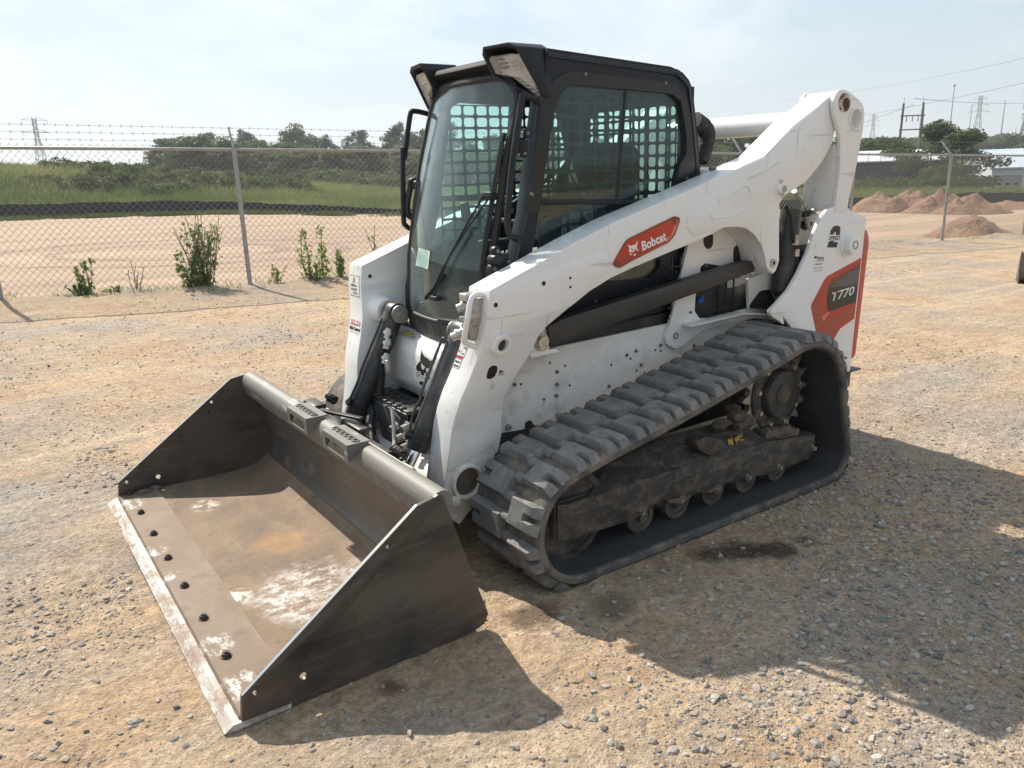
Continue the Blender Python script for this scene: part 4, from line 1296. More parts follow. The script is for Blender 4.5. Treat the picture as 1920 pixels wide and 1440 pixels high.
def sticker(y0, y1, z0, z1, mat_, parent, lift=.0012, name='sticker'):
    n = 5
    vs, fs = [], []
    for i in range(n+1):
        z = z0+(z1-z0)*i/n
        for l in (-.001, lift):
            for y in (y0, y1):
                vs.append((arm_x(z)+l, y-math.copysign(toe(z), y), z))
    for i in range(n):
        a = 4*i; c = a+4
        fs += [(a+2, a+3, c+3, c+2), (a, c, c+1, a+1), (a, a+2, c+2, c), (a+1, c+1, c+3, a+3)]
    fs += [(0, 1, 3, 2), (4*n, 4*n+2, 4*n+3, 4*n+1)]
    return MB().add(vs, fs).build(name, mat_, parent)


# far arm (children of loader so that their print is not mirrored)
sticker(-.625, -.510, .948, 1.048, M_decalgrey, loader, .0008, 'caution_sticker')
sticker(-.622, -.513, .951, 1.045, M_decalwhite, loader, .0014, 'caution_sticker')
pf = lambda u, v: (arm_x(v)+.0020, u-math.copysign(toe(v), u), v)
MB().add([pf(*p) for p in ((-.585, 1.010), (-.578, 1.010), (-.571, 1.030), (-.562, 1.012), (-.556, 1.012), (-.566, 1.040), (-.574, 1.040))], [(0, 1, 2, 5, 6), (2, 3, 4, 5)]).build('warning_arrow', M_decalred, loader)
glyph_rows([(-.600, -.540, .995, .012), (-.602, -.540, .976, .013)], loader, M_decalblack, pf)
glyph_rows([(-.585, -.530, .960, .010)], loader, M_decalgrey, pf)
sticker(-.622, -.510, .812, .834, M_decalred, loader, .0012, 'ride_sticker')
front_text(loader, -.566, .823, 'AUTOMATIC', .020, M_decalwhite, arm_x(.823)+.0016, arm_tilt(.823), .0005, 1.0)
front_text(loader, -.566, .796, 'Ride Control', .024, M_decalblack, arm_x(.796)+.0012, arm_tilt(.796), .0007, .95)
sticker(-.622, -.510, .778, .780, M_decalred, loader, .0012, 'ride_sticker')
# near arm
sticker(.494, .549, .830, .888, M_decalred, arm, .0010, 'data_sticker')
sticker(.4955, .5475, .832, .8865, M_decalwhite, arm, .0016, 'data_sticker')
glyph_rows([(.529, .545, .862, .009), (.529, .543, .838, .009), (.499, .510, .843, .012), (.512, .524, .847, .004), (.512, .522, .840, .004), (.529, .543, .877, .005)], arm, M_decalgrey, pf, 'fine_print')
MB().add([pf(.5265, .833), pf(.5273, .833), pf(.5273, .886), pf(.5265, .886)], [(0, 1, 2, 3)]).build('sticker_rule', M_decalgrey, arm)
MB().add([pf(.497, .858), pf(.546, .858), pf(.546, .859), pf(.497, .859)], [(0, 1, 2, 3)]).build('sticker_rule', M_decalgrey, arm)
sticker(.494, .545, .822, .8295, M_decalred, arm, .0010, 'notice_sticker')
sticker(.494, .543, .782, .819, M_decalblack, arm, .0010, 'flow_sticker')
sticker(.4955, .5415, .7835, .8175, M_decalwhite, arm, .0016, 'flow_sticker')
front_text(arm, .5185, .808, 'High Flow', .0105, M_decalblack, arm_x(.808)+.0020, arm_tilt(.808), .0003, .85)
front_text(arm, .5185, .792, 'Hydraulics', .0105, M_decalblack, arm_x(.792)+.0020, arm_tilt(.792), .0003, .85)

# grab handle and hydraulic couplers at the arm's front top
hd_ = [(1.278, 1.079), (1.318, 1.087), (1.342, 1.078), (1.355, 1.049), (1.368, 0.991), (1.372, 0.926), (1.357, 0.899), (1.296, 0.871)]
b = MB(); b.tube(smooth_path([(x, .60, z) for x, z in hd_], 4), .0115, 10); arm_near(b, 'grab_handle', M_white)
cb = [(1.278, 0.98)][0]
b = MB(); b.prism(rnd([(1.328, 1.071), (1.289, 1.07), (1.284, 1.04), (1.291, 0.989), (1.306, 0.952), (1.301, 0.91), (1.336, 0.904), (1.354, 0.936), (1.351, 1.006)], .01), .575, .596)
arm_near(b, 'coupler_plate', M_zinc, .006)
for (a_, c_, r_) in (('1380,620', '1235,665', .017), ('1375,760', '1250,755', .014), ('1330,850', '1195,930', .019), ('1400,690', '1330,720', .016), ('1420,820', '1340,850', .014)):
    pass
for (A_, C_, r_) in (([(1.323, 1.05)][0], [(1.378, 1.034)][0], .016), ([(1.322, 0.988)][0], [(1.37, 0.991)][0], .013), ([(1.341, 0.953)][0], [(1.394, 0.921)][0], .018)):
    b = MB()
    A_ = Vector((A_[0], .575, A_[1])); C_ = Vector((C_[0], .545, C_[1])); D_ = C_-A_
    b.cyl(A_, A_+D_*.35, r_*1.45, 6); b.cyl(A_+D_*.3, A_+D_*.62, r_*1.05, 14); b.cyl(A_+D_*.6, A_+D_*.72, r_*1.4, 14); b.cyl(A_+D_*.7, C_, r_, 14)
    b.cyl(C_, C_+D_*.02, r_*.6, 12)
    arm_near(b, 'hydraulic_coupler', M_zinc)
b = MB(); b.box(([(1.337, 1.075)][0][0], .56, [(1.337, 1.075)][0][1]), (.05, .05, .03)); arm_near(b, 'coupler_block', M_zinc, .004)

# torque tube between the arms
MB().cyl((-.75, -.50, 1.712), (-.75, .50, 1.712), .056, 32).build('torque_tube', M_white, loader)
hz_ = [(-0.16, 1.73), (-0.193, 1.716), (-0.225, 1.699), (-0.243, 1.674), (-0.247, 1.648), (-0.237, 1.613), (-0.219, 1.574), (-0.202, 1.538)]
b = MB(); b.tube(smooth_path([(x+.01, .30, z) for x, z in hz_]), .042, 12); b.build('bundle_hose', mat('black_sleeve', (.010, .010, .011), .75, layers=[dict(col=(.16, .155, .14), scale=34, lo=.60, hi=.63, amt=.6, dist=2.5)], bump=[(40, .6, .01, 4)]), loader)

# black lower link below the arm
lk = [(0.966, 0.909), (0.876, 0.932), (-0.223, 1.061), (-0.301, 1.06), (-0.339, 1.032), (-0.309, 1.008), (-0.228, 0.995), (0.95, 0.823)]
lnk = MB().prism(rnd(lk, .008), .515, .565).build('lower_link', M_linkbar, loader, .006)
inst(lnk.data, 'lower_link', loader, Matrix.Diagonal((1, -1, 1, 1)))

# ---------------------------------------------------------------- rear links and uprights
LK = rnd([(-0.708, 1.793), (-0.718, 1.822), (-0.742, 1.848), (-0.785, 1.854), (-0.845, 1.839), (-0.948, 1.794), (-0.975, 1.756), (-0.976, 1.677), (-0.947, 1.506), (-0.904, 1.346), (-0.893, 1.264), (-0.784, 1.271), (-0.805, 1.479), (-0.791, 1.618), (-0.765, 1.671), (-0.726, 1.735)], .01)
TBH = circ([(-0.9, 1.719)][0], .0455, 24)
b = MB(); b.prism(LK, .648, .668, holes=[TBH])
b.prism([(x+.0, z) for x, z in LK], .470, .486, holes=[TBH])
b.prism([(-0.795, 1.594), (-0.956, 1.592), (-0.937, 1.494), (-0.903, 1.27), (-0.784, 1.271), (-0.803, 1.473)], .488, .646)
rl = b.build('rear_link', M_white, loader, .004)
rl2 = inst(rl.data, 'rear_link', loader, Matrix.Diagonal((1, -1, 1, 1)))
p = [(-0.796, 1.793)][0]
b = MB(); b.cyl((p[0], .664, p[1]), (p[0], .676, p[1]), .045, 24); o = b.build('link_pin', mat('rust_stained_white_paint', (.66, .62, .57), .6, layers=[dict(col=(.09, .045, .028), scale=26, lo=.47, hi=.56, amt=.95, detail=8, rough=.9), dict(col=(.30, .20, .14), scale=14, lo=.5, hi=.65, amt=.6)]), rl, .004); inst(o.data, 'link_pin', rl2)
b = MB(); b.cyl((p[0]-.003, .676, p[1]-.004), (p[0]-.003, .679, p[1]-.004), .026, 12); o = b.build('rusty_pin_end', mat('rust', (.075, .035, .022), .85, var=.5, varscale=60), rl); inst(o.data, 'rusty_pin_end', rl2)
p = [(-0.9, 1.719)][0]
b = MB(); b.ring((p[0], .46, p[1]), (p[0], .676, p[1]), .0515, .0445, 30); o = b.build('link_tube', M_white, rl, .002); inst(o.data, 'link_tube', rl2)

TP = [(-0.68, 1.249), (-0.73, 1.285), (-0.792, 1.296), (-0.879, 1.285), (-1.07, 1.227), (-1.08, 1.159)] + [(-1.073, 1.157), (-1.046, 0.39), (-0.98, 0.401)] + [(-.63, .47), (-.595, .57), (-.50, .715), (-.42, .79)] + [(-0.439, 0.737), (-0.393, 0.764), (-0.343, 0.792), (-0.325, 0.812), (-0.327, 0.828), (-0.384, 0.861), (-0.457, 0.908), (-0.521, 0.978), (-0.59, 1.076), (-0.641, 1.188)]
up_ = MB().prism(rnd(TP, .012), .645, .665).build('upright_panel', M_white, loader, .005)
MB().prism(rnd(TP, .012), .645, .665).mirror_y().build('upright_panel', M_white, loader, .005)
b = MB(); b.prism([(-.60, .42), (-1.0, .40), (-1.04, 1.0), (-.95, 1.10), (-.62, 1.10)], -.62, .62); b.build('engine_housing', M_black, loader, .02)
ip = [(-0.539, 1.254), (-0.88, 1.251), (-0.861, 1.165), (-0.808, 1.048), (-0.734, 0.943), (-0.588, 0.825), (-0.488, 0.831), (-0.35, 0.814), (-0.33, 0.962), (-0.458, 0.983), (-0.499, 1.113)]
inner = MB().prism(ip, .500, .515).build('upright_inner_plate', M_whitedirty, loader)
MB().prism(circ([(-0.738, 0.99)][0], .038, 20), .5145, .517).build('access_hole_patch', M_seal_hole, inner)  # dark disc painted in place of a shaded opening
MB().prism(rnd([(-0.704, 1.227), (-0.717, 1.193), (-0.765, 1.172), (-0.821, 1.186), (-0.832, 1.214)], .01), .5145, .517).build('access_hole_patch', M_seal_hole, inner)  # second opening, its shade painted as a dark patch
MB().prism(rnd([(-0.24, 1.127), (-0.28, 1.14), (-0.318, 1.072), (-0.353, 1.063), (-0.368, 1.133), (-0.409, 1.102), (-0.447, 1.066), (-0.484, 1.04), (-0.48, 0.984), (-0.366, 1.001), (-0.245, 1.051)], .02), .4905, .4925).build('soot_mark', M_blackdirt, chassis)
MB().prism(rnd([(-0.357, 0.836), (-0.43, 0.895), (-0.51, 0.892), (-0.531, 0.855), (-0.56, 0.828), (-0.51, 0.788), (-0.35, 0.814)], .02), .5155, .5175).build('soot_mark', M_blackdirt, inner)
# lift cylinder, hose and pipes behind the arm
A_ = [(-0.563, 1.295)][0]; B_ = [(-0.522, 0.891)][0]
b = MB(); b.cyl((A_[0], .575, A_[1]), (B_[0], .575, B_[1]), .052, 24); b.cyl((B_[0], .575, B_[1]), (B_[0]+.003, .575, B_[1]-.03), .052, 24, .03)
lc = b.build('lift_cylinder', M_cyl, loader)
inst(lc.data, 'lift_cylinder', loader, Matrix.Diagonal((1, -1, 1, 1)))
hs = [(-0.455, 1.312), (-0.494, 1.261), (-0.513, 1.193), (-0.531, 1.136), (-0.558, 1.064)] + [(-0.53, 1.171), (-0.554, 1.069), (-0.575, 0.984), (-0.568, 0.945)]
hs2 = [hs[0], hs[1], hs[2], hs[3], hs[5], hs[6], hs[7]]
b = MB(); b.tube(smooth_path([(x, .625, z) for x, z in hs2]), .011, 8); b.build('cylinder_hose', M_hose, lc)
q = [(-0.538, 1.143), (-0.553, 1.081)]
b = MB(); b.cyl((q[0][0], .628, q[0][1]+.03), (q[0][0], .628, q[0][1]-.02), .016, 6); b.cyl((q[1][0], .628, q[1][1]+.02), (q[1][0], .628, q[1][1]-.015), .015, 12); b.build('hose_fitting', M_zinc, lc)
for dx in (0, .028):
    b = MB(); b.tube(smooth_path([(x-dx, .55-dx, z) for x, z in [(-0.615, 1.379), (-0.67, 1.343), (-0.711, 1.297), (-0.727, 1.245), (-0.749, 1.187)]]), .012, 10); b.build('hydraulic_pipe', M_zinc, loader)
q = [(-0.697, 1.264), (-0.743, 1.274), (-0.588, 1.273)]
b = MB(); b.box((q[0][0], .56, q[0][1]), (.055, .03, .03)); b.build('pipe_clamp', M_black, loader, .003)
b = MB(); b.box((q[2][0], .55, q[2][1]), (.07, .03, .03)); b.build('pipe_clamp', M_black, loader, .003)
b = MB(); b.cyl((q[1][0], .56, q[1][1]), (q[1][0], .585, q[1][1]), .016, 14); b.build('clamp_knob', M_zinc, loader)

# tailgate edge, decals of the upright
TG = [(-1.096, 1.162), (-1.115, 1.154), (-1.136, 1.126), (-1.147, 1.081), (-1.112, 0.482), (-1.099, 0.462), (-1.059, 0.452)]
b = MB(); b.prism(rnd(TG + [(TG[-1][0]+.03, TG[-1][1]), (TG[0][0]+.03, TG[0][1])], .006), .60, .650)
b.build('tailgate_edge', M_red, loader, .006)
b = MB(); b.prism(rnd(TG + [(TG[-1][0]+.03, TG[-1][1]), (TG[0][0]+.03, TG[0][1])], .006), -.650, -.60); b.build('tailgate_edge', M_red, loader, .006)
b = MB(); b.prism([(-1.02, .46), (-1.10, .48), (-1.13, 1.10), (-1.05, 1.14)], -.598, .598); b.build('tailgate', M_black, loader, .01)
q = [(-1.152, 0.381)][0]
b = MB(); b.box((q[0]+.03, .55, q[1]), (.12, .2, .012)); b.box((q[0]+.06, .55, q[1]-.05), (.05, .16, .09)); b.build('rear_bumper', M_cyl, loader, .005)
red = [(-1.061, 1.017), (-1.047, 1.012), (-0.771, 0.948), (-0.746, 0.931), (-0.652, 0.816), (-0.65, 0.799), (-0.724, 0.626), (-0.848, 0.58), (-0.919, 0.651), (-1.044, 0.689)]
MB().prism(rnd(red, .004), .6640, .6664).build('decal_panel', M_orange, up_)
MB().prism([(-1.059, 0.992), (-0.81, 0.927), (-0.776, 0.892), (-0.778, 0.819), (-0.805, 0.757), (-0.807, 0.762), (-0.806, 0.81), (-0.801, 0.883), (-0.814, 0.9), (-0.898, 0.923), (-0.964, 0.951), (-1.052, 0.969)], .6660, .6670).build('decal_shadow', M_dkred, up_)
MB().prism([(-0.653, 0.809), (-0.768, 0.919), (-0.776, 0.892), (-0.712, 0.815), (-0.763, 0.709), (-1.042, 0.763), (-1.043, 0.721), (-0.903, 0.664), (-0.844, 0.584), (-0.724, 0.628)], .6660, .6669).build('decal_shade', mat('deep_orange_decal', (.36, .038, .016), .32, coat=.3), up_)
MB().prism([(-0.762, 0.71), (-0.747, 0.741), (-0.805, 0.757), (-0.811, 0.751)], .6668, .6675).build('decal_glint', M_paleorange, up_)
MB().prism(rnd([(-1.053, 0.967), (-0.956, 0.951), (-0.893, 0.924), (-0.809, 0.9), (-0.793, 0.88), (-0.779, 0.818), (-0.806, 0.757), (-1.045, 0.781)], .004), .6668, .6678).build('decal_black', M_decalblack, up_)
MB().prism([(-1.049, 0.965), (-0.955, 0.948), (-0.895, 0.923), (-0.812, 0.899), (-0.801, 0.884), (-1.046, 0.874)], .6677, .6681).build('decal_band', M_decalgrey, up_)
tq = [(-0.922, 0.847), (-0.82, 0.838), (-1.02, 0.862), (-0.841, 0.848)]
d_ = Vector((tq[2][0]-tq[1][0], 0, tq[2][1]-tq[1][1]))
bt = [(-0.821, 0.811), (-1.02, 0.826), (-0.817, 0.86)]
text_fit('T770', bt[0], bt[1], math.dist(bt[0], bt[2])*.92, .6684, M_decalwhite, up_, .012, .22)
MB().prism([(-0.832, 0.859), (-0.872, 0.863), (-0.871, 0.854), (-0.848, 0.851)], .6682, .6692).build('decal_accent', M_decalred, up_)
MB().prism(rnd([(-0.764, 1.159), (-0.769, 1.177), (-0.781, 1.192), (-0.798, 1.2), (-0.822, 1.201), (-0.844, 1.195), (-0.853, 1.183), (-0.853, 1.166), (-0.85, 1.15), (-0.816, 1.153), (-0.817, 1.163), (-0.812, 1.168), (-0.804, 1.168), (-0.799, 1.163), (-0.795, 1.157)], .002), .6648, .6656).build('numeral', M_decalblack, up_)
MB().prism([(-0.757, 1.122), (-0.776, 1.128), (-0.811, 1.126), (-0.796, 1.119), (-0.839, 1.115), (-0.832, 1.089), (-0.749, 1.095), (-0.754, 1.109)], .6648, .6656).build('numeral', M_decalblack, up_)
bt = [(-0.757, 1.133), (-0.856, 1.127), (-0.757, 1.153)]
text_fit('SPEED', bt[0], bt[1], math.dist(bt[0], bt[2])*.95, .6655, M_decalblack, up_, .028, .18)
MB().prism([(-0.646, 1.073), (-0.725, 1.069), (-0.73, 0.97), (-0.644, 0.976)], .6648, .6654).build('dealer_sticker', M_decalwhite, up_)
bt = [(-0.672, 1.043), (-0.728, 1.039), (-0.671, 1.058)]
text_fit('Bobcat', bt[0], bt[1], math.dist(bt[0], bt[2]), .6658, M_decalblack, up_, .03)
MB().prism([(-0.647, 1.064), (-0.653, 1.059), (-0.66, 1.059), (-0.666, 1.062), (-0.667, 1.048), (-0.661, 1.046), (-0.654, 1.047), (-0.648, 1.051)], .6653, .6659).build('emblem', M_decalblack, up_)
def pu(u, v):
    a, c, e = [(-0.573, 1.25), (-0.917, 1.229), (-0.596, 1.049)]
    return (a[0]+(c[0]-a[0])*u/1000+(e[0]-a[0])*v/1000, .6659, a[1]+(c[1]-a[1])*u/1000+(e[1]-a[1])*v/1000)
glyph_rows([(212, 392, 1060, -42)], up_, M_decalred, lambda u, v: pu(u, v), 'script') if False else None
def rows_px(rows, m_, nm='fine_print'):
    b = MB(); r = random.Random(4)
    for (u0, u1, v, h) in rows:
        u = u0
        while u < u1:
            w = h*r.uniform(.3, .7)
            b.add([pu(u, v), pu(u+w, v), pu(u+w*1.05, v-h*r.uniform(.6, 1)), pu(u+.1*w, v-h*r.uniform(.6, 1))], [(0, 1, 2, 3)])
            u += w+h*.25
    o = b.build(nm, m_, up_); o['kind'] = 'stuff'
rows_px([(212, 392, 1062, 42)], M_decalred)
rows_px([(172, 342, 1150, 40)], M_decalblack)
rows_px([(130, 365, 1235, 22), (135, 350, 1302, 20)], M_decalgrey)
q = [(-0.921, 1.097)][0]
b = MB(); b.cyl((q[0], .66, q[1]), (q[0], .712, q[1]), .050, 28); b.ring((q[0], .66, q[1]), (q[0], .675, q[1]), .062, .048, 28); b.build('pivot_hub', M_white, up_, .003)
b = MB(); b.ring((q[0]-.003, .711, q[1]), (q[0]-.003, .714, q[1]), .022, .018, 20); b.build('hub_ring', M_dkbolt, up_)
q = [(-0.994, 0.478)][0]
inst(BOLTG, 'bolt', up_, frame((q[0], .665, q[1]), (0, 1, 0)))

# ---------------------------------------------------------------- tilt cylinders
FA = (1.226, .888); FB = (1.472, .424); FR = (1.522, .368)
CYL_Y = .30
b = MB()
ax = Vector((FB[0]-FA[0], 0, FB[1]-FA[1])).normalized()
b.cyl((FA[0], .30, FA[1]), (FB[0], .30, FB[1]), .050, 28)
b.cyl((FA[0], .258, FA[1]), (FA[0], .345, FA[1]), .050, 24)
tcyl = b.build('tilt_cylinder', M_cyl, loader, .003)
tcf = inst(tcyl.data, 'tilt_cylinder', loader, Matrix.Diagonal((1, -1, 1, 1)))
subs = []
b = MB(); b.cyl((FB[0], .30, FB[1]), (FR[0]+.05, .30, FR[1]-.085), .024, 20); subs.append(b.build('piston_rod', M_chrome, tcyl))
b = MB(); b.cyl((FA[0], .235, FA[1]), (FA[0], .50, FA[1]), .034, 20); b.cyl((FA[0], .225, FA[1]), (FA[0], .235, FA[1]), .020, 6); b.ring((FA[0], .240, FA[1]), (FA[0], .250, FA[1]), .042, .03, 20); subs.append(b.build('cylinder_pin', M_steel, tcyl))
b = MB(); b.cyl((FA[0], .37, FA[1]), (FA[0], .495, FA[1]), .056, 26, .075); subs.append(b.build('pin_boss', M_white, tcyl, .004))
# steel line clipped along the barrel
n_ = Vector((ax.z, 0, -ax.x)) * -1
def cp(t, off, y): 
    q = Vector((FA[0], 0, FA[1])).lerp(Vector((FB[0], 0, FB[1])), t) + Vector((-ax.z, 0, ax.x))*(-off if False else off)
    return (q.x, y, q.z)
b = MB(); b.tube(smooth_path([cp(.12, .055, 0.293), cp(.10, .062, 0.278), cp(.18, .064, 0.273), cp(.55, .066, 0.278), cp(.62, .062, 0.283), cp(.70, .064, 0.273), cp(.88, .06, 0.288), cp(.90, .045, 0.298)]), .006, 8); subs.append(b.build('cylinder_line', M_blackp, tcyl))
b = MB(); b.cyl(cp(.90, .035, 0.298), cp(.90, .07, 0.283), .014, 12); b.cyl(cp(.86, .06, 0.288), cp(.93, .06, 0.283), .011, 6); subs.append(b.build('line_fitting', M_blackp, tcyl))
tcyl.location.y = .022
for o in subs:
    inst(o.data, o.name.split('.')[0], tcf)
for (y, zt, xx) in ((-.235, .83, 1.292), (-.222, .785, 1.305), (-.205, .72, 1.325)):
    b = MB(); b.cyl((xx, y, zt), (xx+.02, y+.004, zt-.045), .015, 12); b.cyl((xx+.006, y+.001, zt-.012), (xx+.012, y+.002, zt-.026), .021, 6)
    b.mirror_y().build('hose_fitting', M_zinc, tcf)
b = MB(); b.box((1.345, -.175, .66), (.012, .030, .075)); b.build('line_tag', M_zinc, loader, .002)

# ================================================================ cab
SO = [(0.856, 1.984), (0.879, 1.815), (0.968, 1.359), (1.042, 1.136)]
TOPR = [(0.175, 1.943), (0.101, 1.922), (0.059, 1.892), (0.033, 1.852), (-0.016, 1.612), (-0.033, 1.47)]
outl = [SO[0], SO[1], SO[2], SO[3], (1.085, .98), (1.09, .82), (-.05, .86), TOPR[5], TOPR[4], TOPR[3], TOPR[2], TOPR[1], TOPR[0]]
outl = rnd(outl, [.0, 0, 0, 0, 0, .03, .03, 0, 0, 0, 0, 0, 0])
WU = rnd([(0.764, 1.839), (0.731, 1.853), (0.412, 1.841), (0.17, 1.832), (0.109, 1.801), (0.067, 1.655), (0.064, 1.576), (0.109, 1.527), (0.132, 1.458), (0.139, 1.376), (0.897, 1.41), (0.887, 1.474), (0.827, 1.746), (0.794, 1.811)], .012)
WL = rnd([(0.909, 1.387), (0.26, 1.368), (0.616, 1.217), (0.962, 1.163)], .01)
WS = rnd([(0.217, 1.107), (0.222, 1.067), (0.289, 1.024), (0.485, 1.033), (0.547, 1.04), (0.523, 1.105), (0.422, 1.152)], .012)
cabm = MB()
cabm.prism(outl, .425, .45, holes=[WU, WL, WS])
# roof slab, rear wall, floor
RP = [(.855, 1.985), (SO[0][0], 1.985), TOPR[0], TOPR[1], TOPR[2], TOPR[3], (TOPR[3][0]+.06, TOPR[3][1]-.0), (.16, 1.895), (.855, 1.925)]
cab = cabm.build('cab', M_black, loader, .004)
b = MB(); b.prism(outl, .425, .45, holes=[WU, WL, WS]); b.mirror_y(); b.build('side_frame', M_black, cab, .004)
def shell(pts, t, y0, y1):
    n = len(pts)
    off = []
    for i in range(n):
        a, c = Vector(pts[max(i-1, 0)]), Vector(pts[min(i+1, n-1)])
        d = (c-a).normalized(); nn = Vector((d.y, -d.x))
        off.append((pts[i][0]-nn.x*t, pts[i][1]-nn.y*t))
    return list(pts) + off[::-1]


rp_ = [SO[0]] + TOPR[0:1] + [((TOPR[0][0]+TOPR[1][0])/2, (TOPR[0][1]+TOPR[1][1])/2+.006), TOPR[1], TOPR[2], TOPR[3], TOPR[4], TOPR[5], (-.05, 1.0)]
rp_ = [(p.x, p.z) for p in smooth_path([(x, 0, z) for x, z in rp_], 4)]
XS = [(.4570, -.032), (.4555, -.020), (.4490, -.010), (.4350, -.003), (.4150, .001), (.36, .003)]


def loft(full_path, xs, i0=0, i1=None):
    """sweep a cross-section (y, offset) along a profile in xz"""
    vs, fs = [], []
    i1 = len(full_path) if i1 is None else i1
    path = full_path[i0:i1]
    n, k = len(path), len(xs)
    for i in range(n):
        a, c = Vector(full_path[max(i0+i-1, 0)]), Vector(full_path[min(i0+i+1, len(full_path)-1)])
        d = (c-a).normalized(); nn = Vector((d.y, -d.x)) * -1
        if nn.y < 0 and abs(nn.y) > .5: nn = -nn
        if abs(nn.y) <= .5 and nn.x > 0: nn = -nn
        for y, h in xs:
            vs.append((path[i][0]+nn.x*h, y, path[i][1]+nn.y*h))
    for i in range(n-1):
        for j in range(k-1):
            fs.append((i*k+j, i*k+j+1, (i+1)*k+j+1, (i+1)*k+j))
    return vs, fs


full = XS + [(0, .005)] + [(-y, h) for y, h in XS[::-1]]
ncut = max(i for i, p in enumerate(rp_) if p[1] > 1.80)
vs, fs = loft(rp_, full + [(-.40, -.032), (.40, -.032), full[0]], 0, ncut+1)
MB().add(vs, fs, True).build('roof', M_black, cab)
for s in (1, -1):
    vs, fs = loft(rp_, [(s*y, h) for y, h in XS + [(.36, -.032), XS[0]]], ncut)
    MB().add(vs, fs, True).build('rear_pillar', M_black, cab)
b = MB(); b.prism([(-.41, .86), (.41, .86), (.41, 1.87), (-.41, 1.87)], -.02, .0, holes=[rrect(-.33, 1.30, .33, 1.80, .06)], axis='x'); b.build('rear_wall', M_black, cab)
b = MB(); b.box((.52, 0, .84), (1.1, .82, .03)); b.build('cab_floor', M_interior, cab)
# front pillars
for s in (1, -1):
    b = MB(); b.prism([SO[0], SO[1], SO[2], SO[3], (1.09, .98), (1.03, .98), (SO[3][0]-.06, SO[3][1]), (SO[2][0]-.06, SO[2][1]), (SO[1][0]-.06, SO[1][1]), (SO[0][0]-.06, SO[0][1])], min(s*.362, s*.424), max(s*.362, s*.424))
    b.build('front_pillar', mat('blue_black_pillar_paint', (.034, .038, .050), .38) if s == 1 else M_black, cab, .006)
# flat window surround, proud of the side plate
sur = rnd([(0.884, 1.801), (0.861, 1.839), (0.819, 1.873), (0.768, 1.896), (0.716, 1.903), (0.528, 1.895), (0.235, 1.879), (0.142, 1.869), (0.084, 1.828), (0.049, 1.753), (0.005, 1.611), (-0.019, 1.452), (-0.022, 1.383), (0.131, 1.311), (0.137, 1.391), (0.109, 1.524), (0.065, 1.575), (0.068, 1.655), (0.11, 1.801), (0.172, 1.832), (0.413, 1.842), (0.733, 1.853), (0.766, 1.84), (0.796, 1.81), (0.83, 1.746), (0.89, 1.474), (0.9, 1.408), (0.914, 1.356), (0.981, 1.36), (0.957, 1.428), (0.92, 1.621)], .008)
MB().prism(sur, .4505, .4535).build('window_surround', mat('satin_black_surround', (.012, .012, .013), .28), cab)
b = MB(); q = [(0.903, 1.403), (0.514, 1.377), (0.209, 1.369)]; b.bar((q[0][0], .448, q[0][1]), (q[1][0], .448, q[1][1]), .018, .020, (0, 1, 0)); b.bar((q[1][0], .448, q[1][1]), (q[2][0], .448, q[2][1]), .018, .020, (0, 1, 0)); b.build('window_sill', M_seal_hole, cab, .003)
side_bolts([(0.667, 1.895), (0.212, 1.874), (0.062, 1.464), (0.95, 1.433)] + [(0.98, 1.591), (0.969, 1.667)][:0], .4536, cab, BOLTG)
side_bolts([(0.613, 0.96), (0.383, 0.957), (0.301, 0.977), (0.112, 1.036), (0.073, 1.117)], .451, cab, BOLTG)
q = [(-0.06, 1.494)][0]
b = MB(); b.prism(rnd([(-0.034, 1.441), (-0.034, 1.498), (-0.051, 1.512), (-0.098, 1.505), (-0.118, 1.472), (-0.115, 1.438)], .01), .43, .50); b.build('cab_mount', M_white, loader, .006)
b = MB(); b.cyl((q[0], .49, q[1]), (q[0], .508, q[1]), .022, 18); b.cyl((q[0], .50, q[1]), (q[0], .515, q[1]), .012, 6); b.build('mount_bolt', M_dkbolt, loader)

# glass
MB().prism(WU, .430, .435).build('window_glass', M_glass, cab)
MB().prism(WL, .430, .435).build('window_glass', M_glass, cab)
MB().prism(WS, .430, .435).build('window_glass', M_glass, cab)
b = MB(); b.prism(WU, -.435, -.430); b.prism(WL, -.435, -.430); b.prism(WS, -.435, -.430); b.build('window_glass', M_glass, cab)
b = MB(); b.prism(rrect(-.335, 1.295, .335, 1.805, .06), -.012, -.008, axis='x'); b.build('window_glass', M_glass, cab)
# sliding sash bar of the side window
q = [(0.446, 1.841), (0.395, 1.84), (0.482, 1.393)]
for s in (1, -1):
    b = MB(); b.bar((q[0][0]-.02, s*.424, q[0][1]), (q[2][0]-.01, s*.424, q[2][1]), .012, .026, (0, 1, 0)); b.build('sash_bar', M_seal_hole, cab)


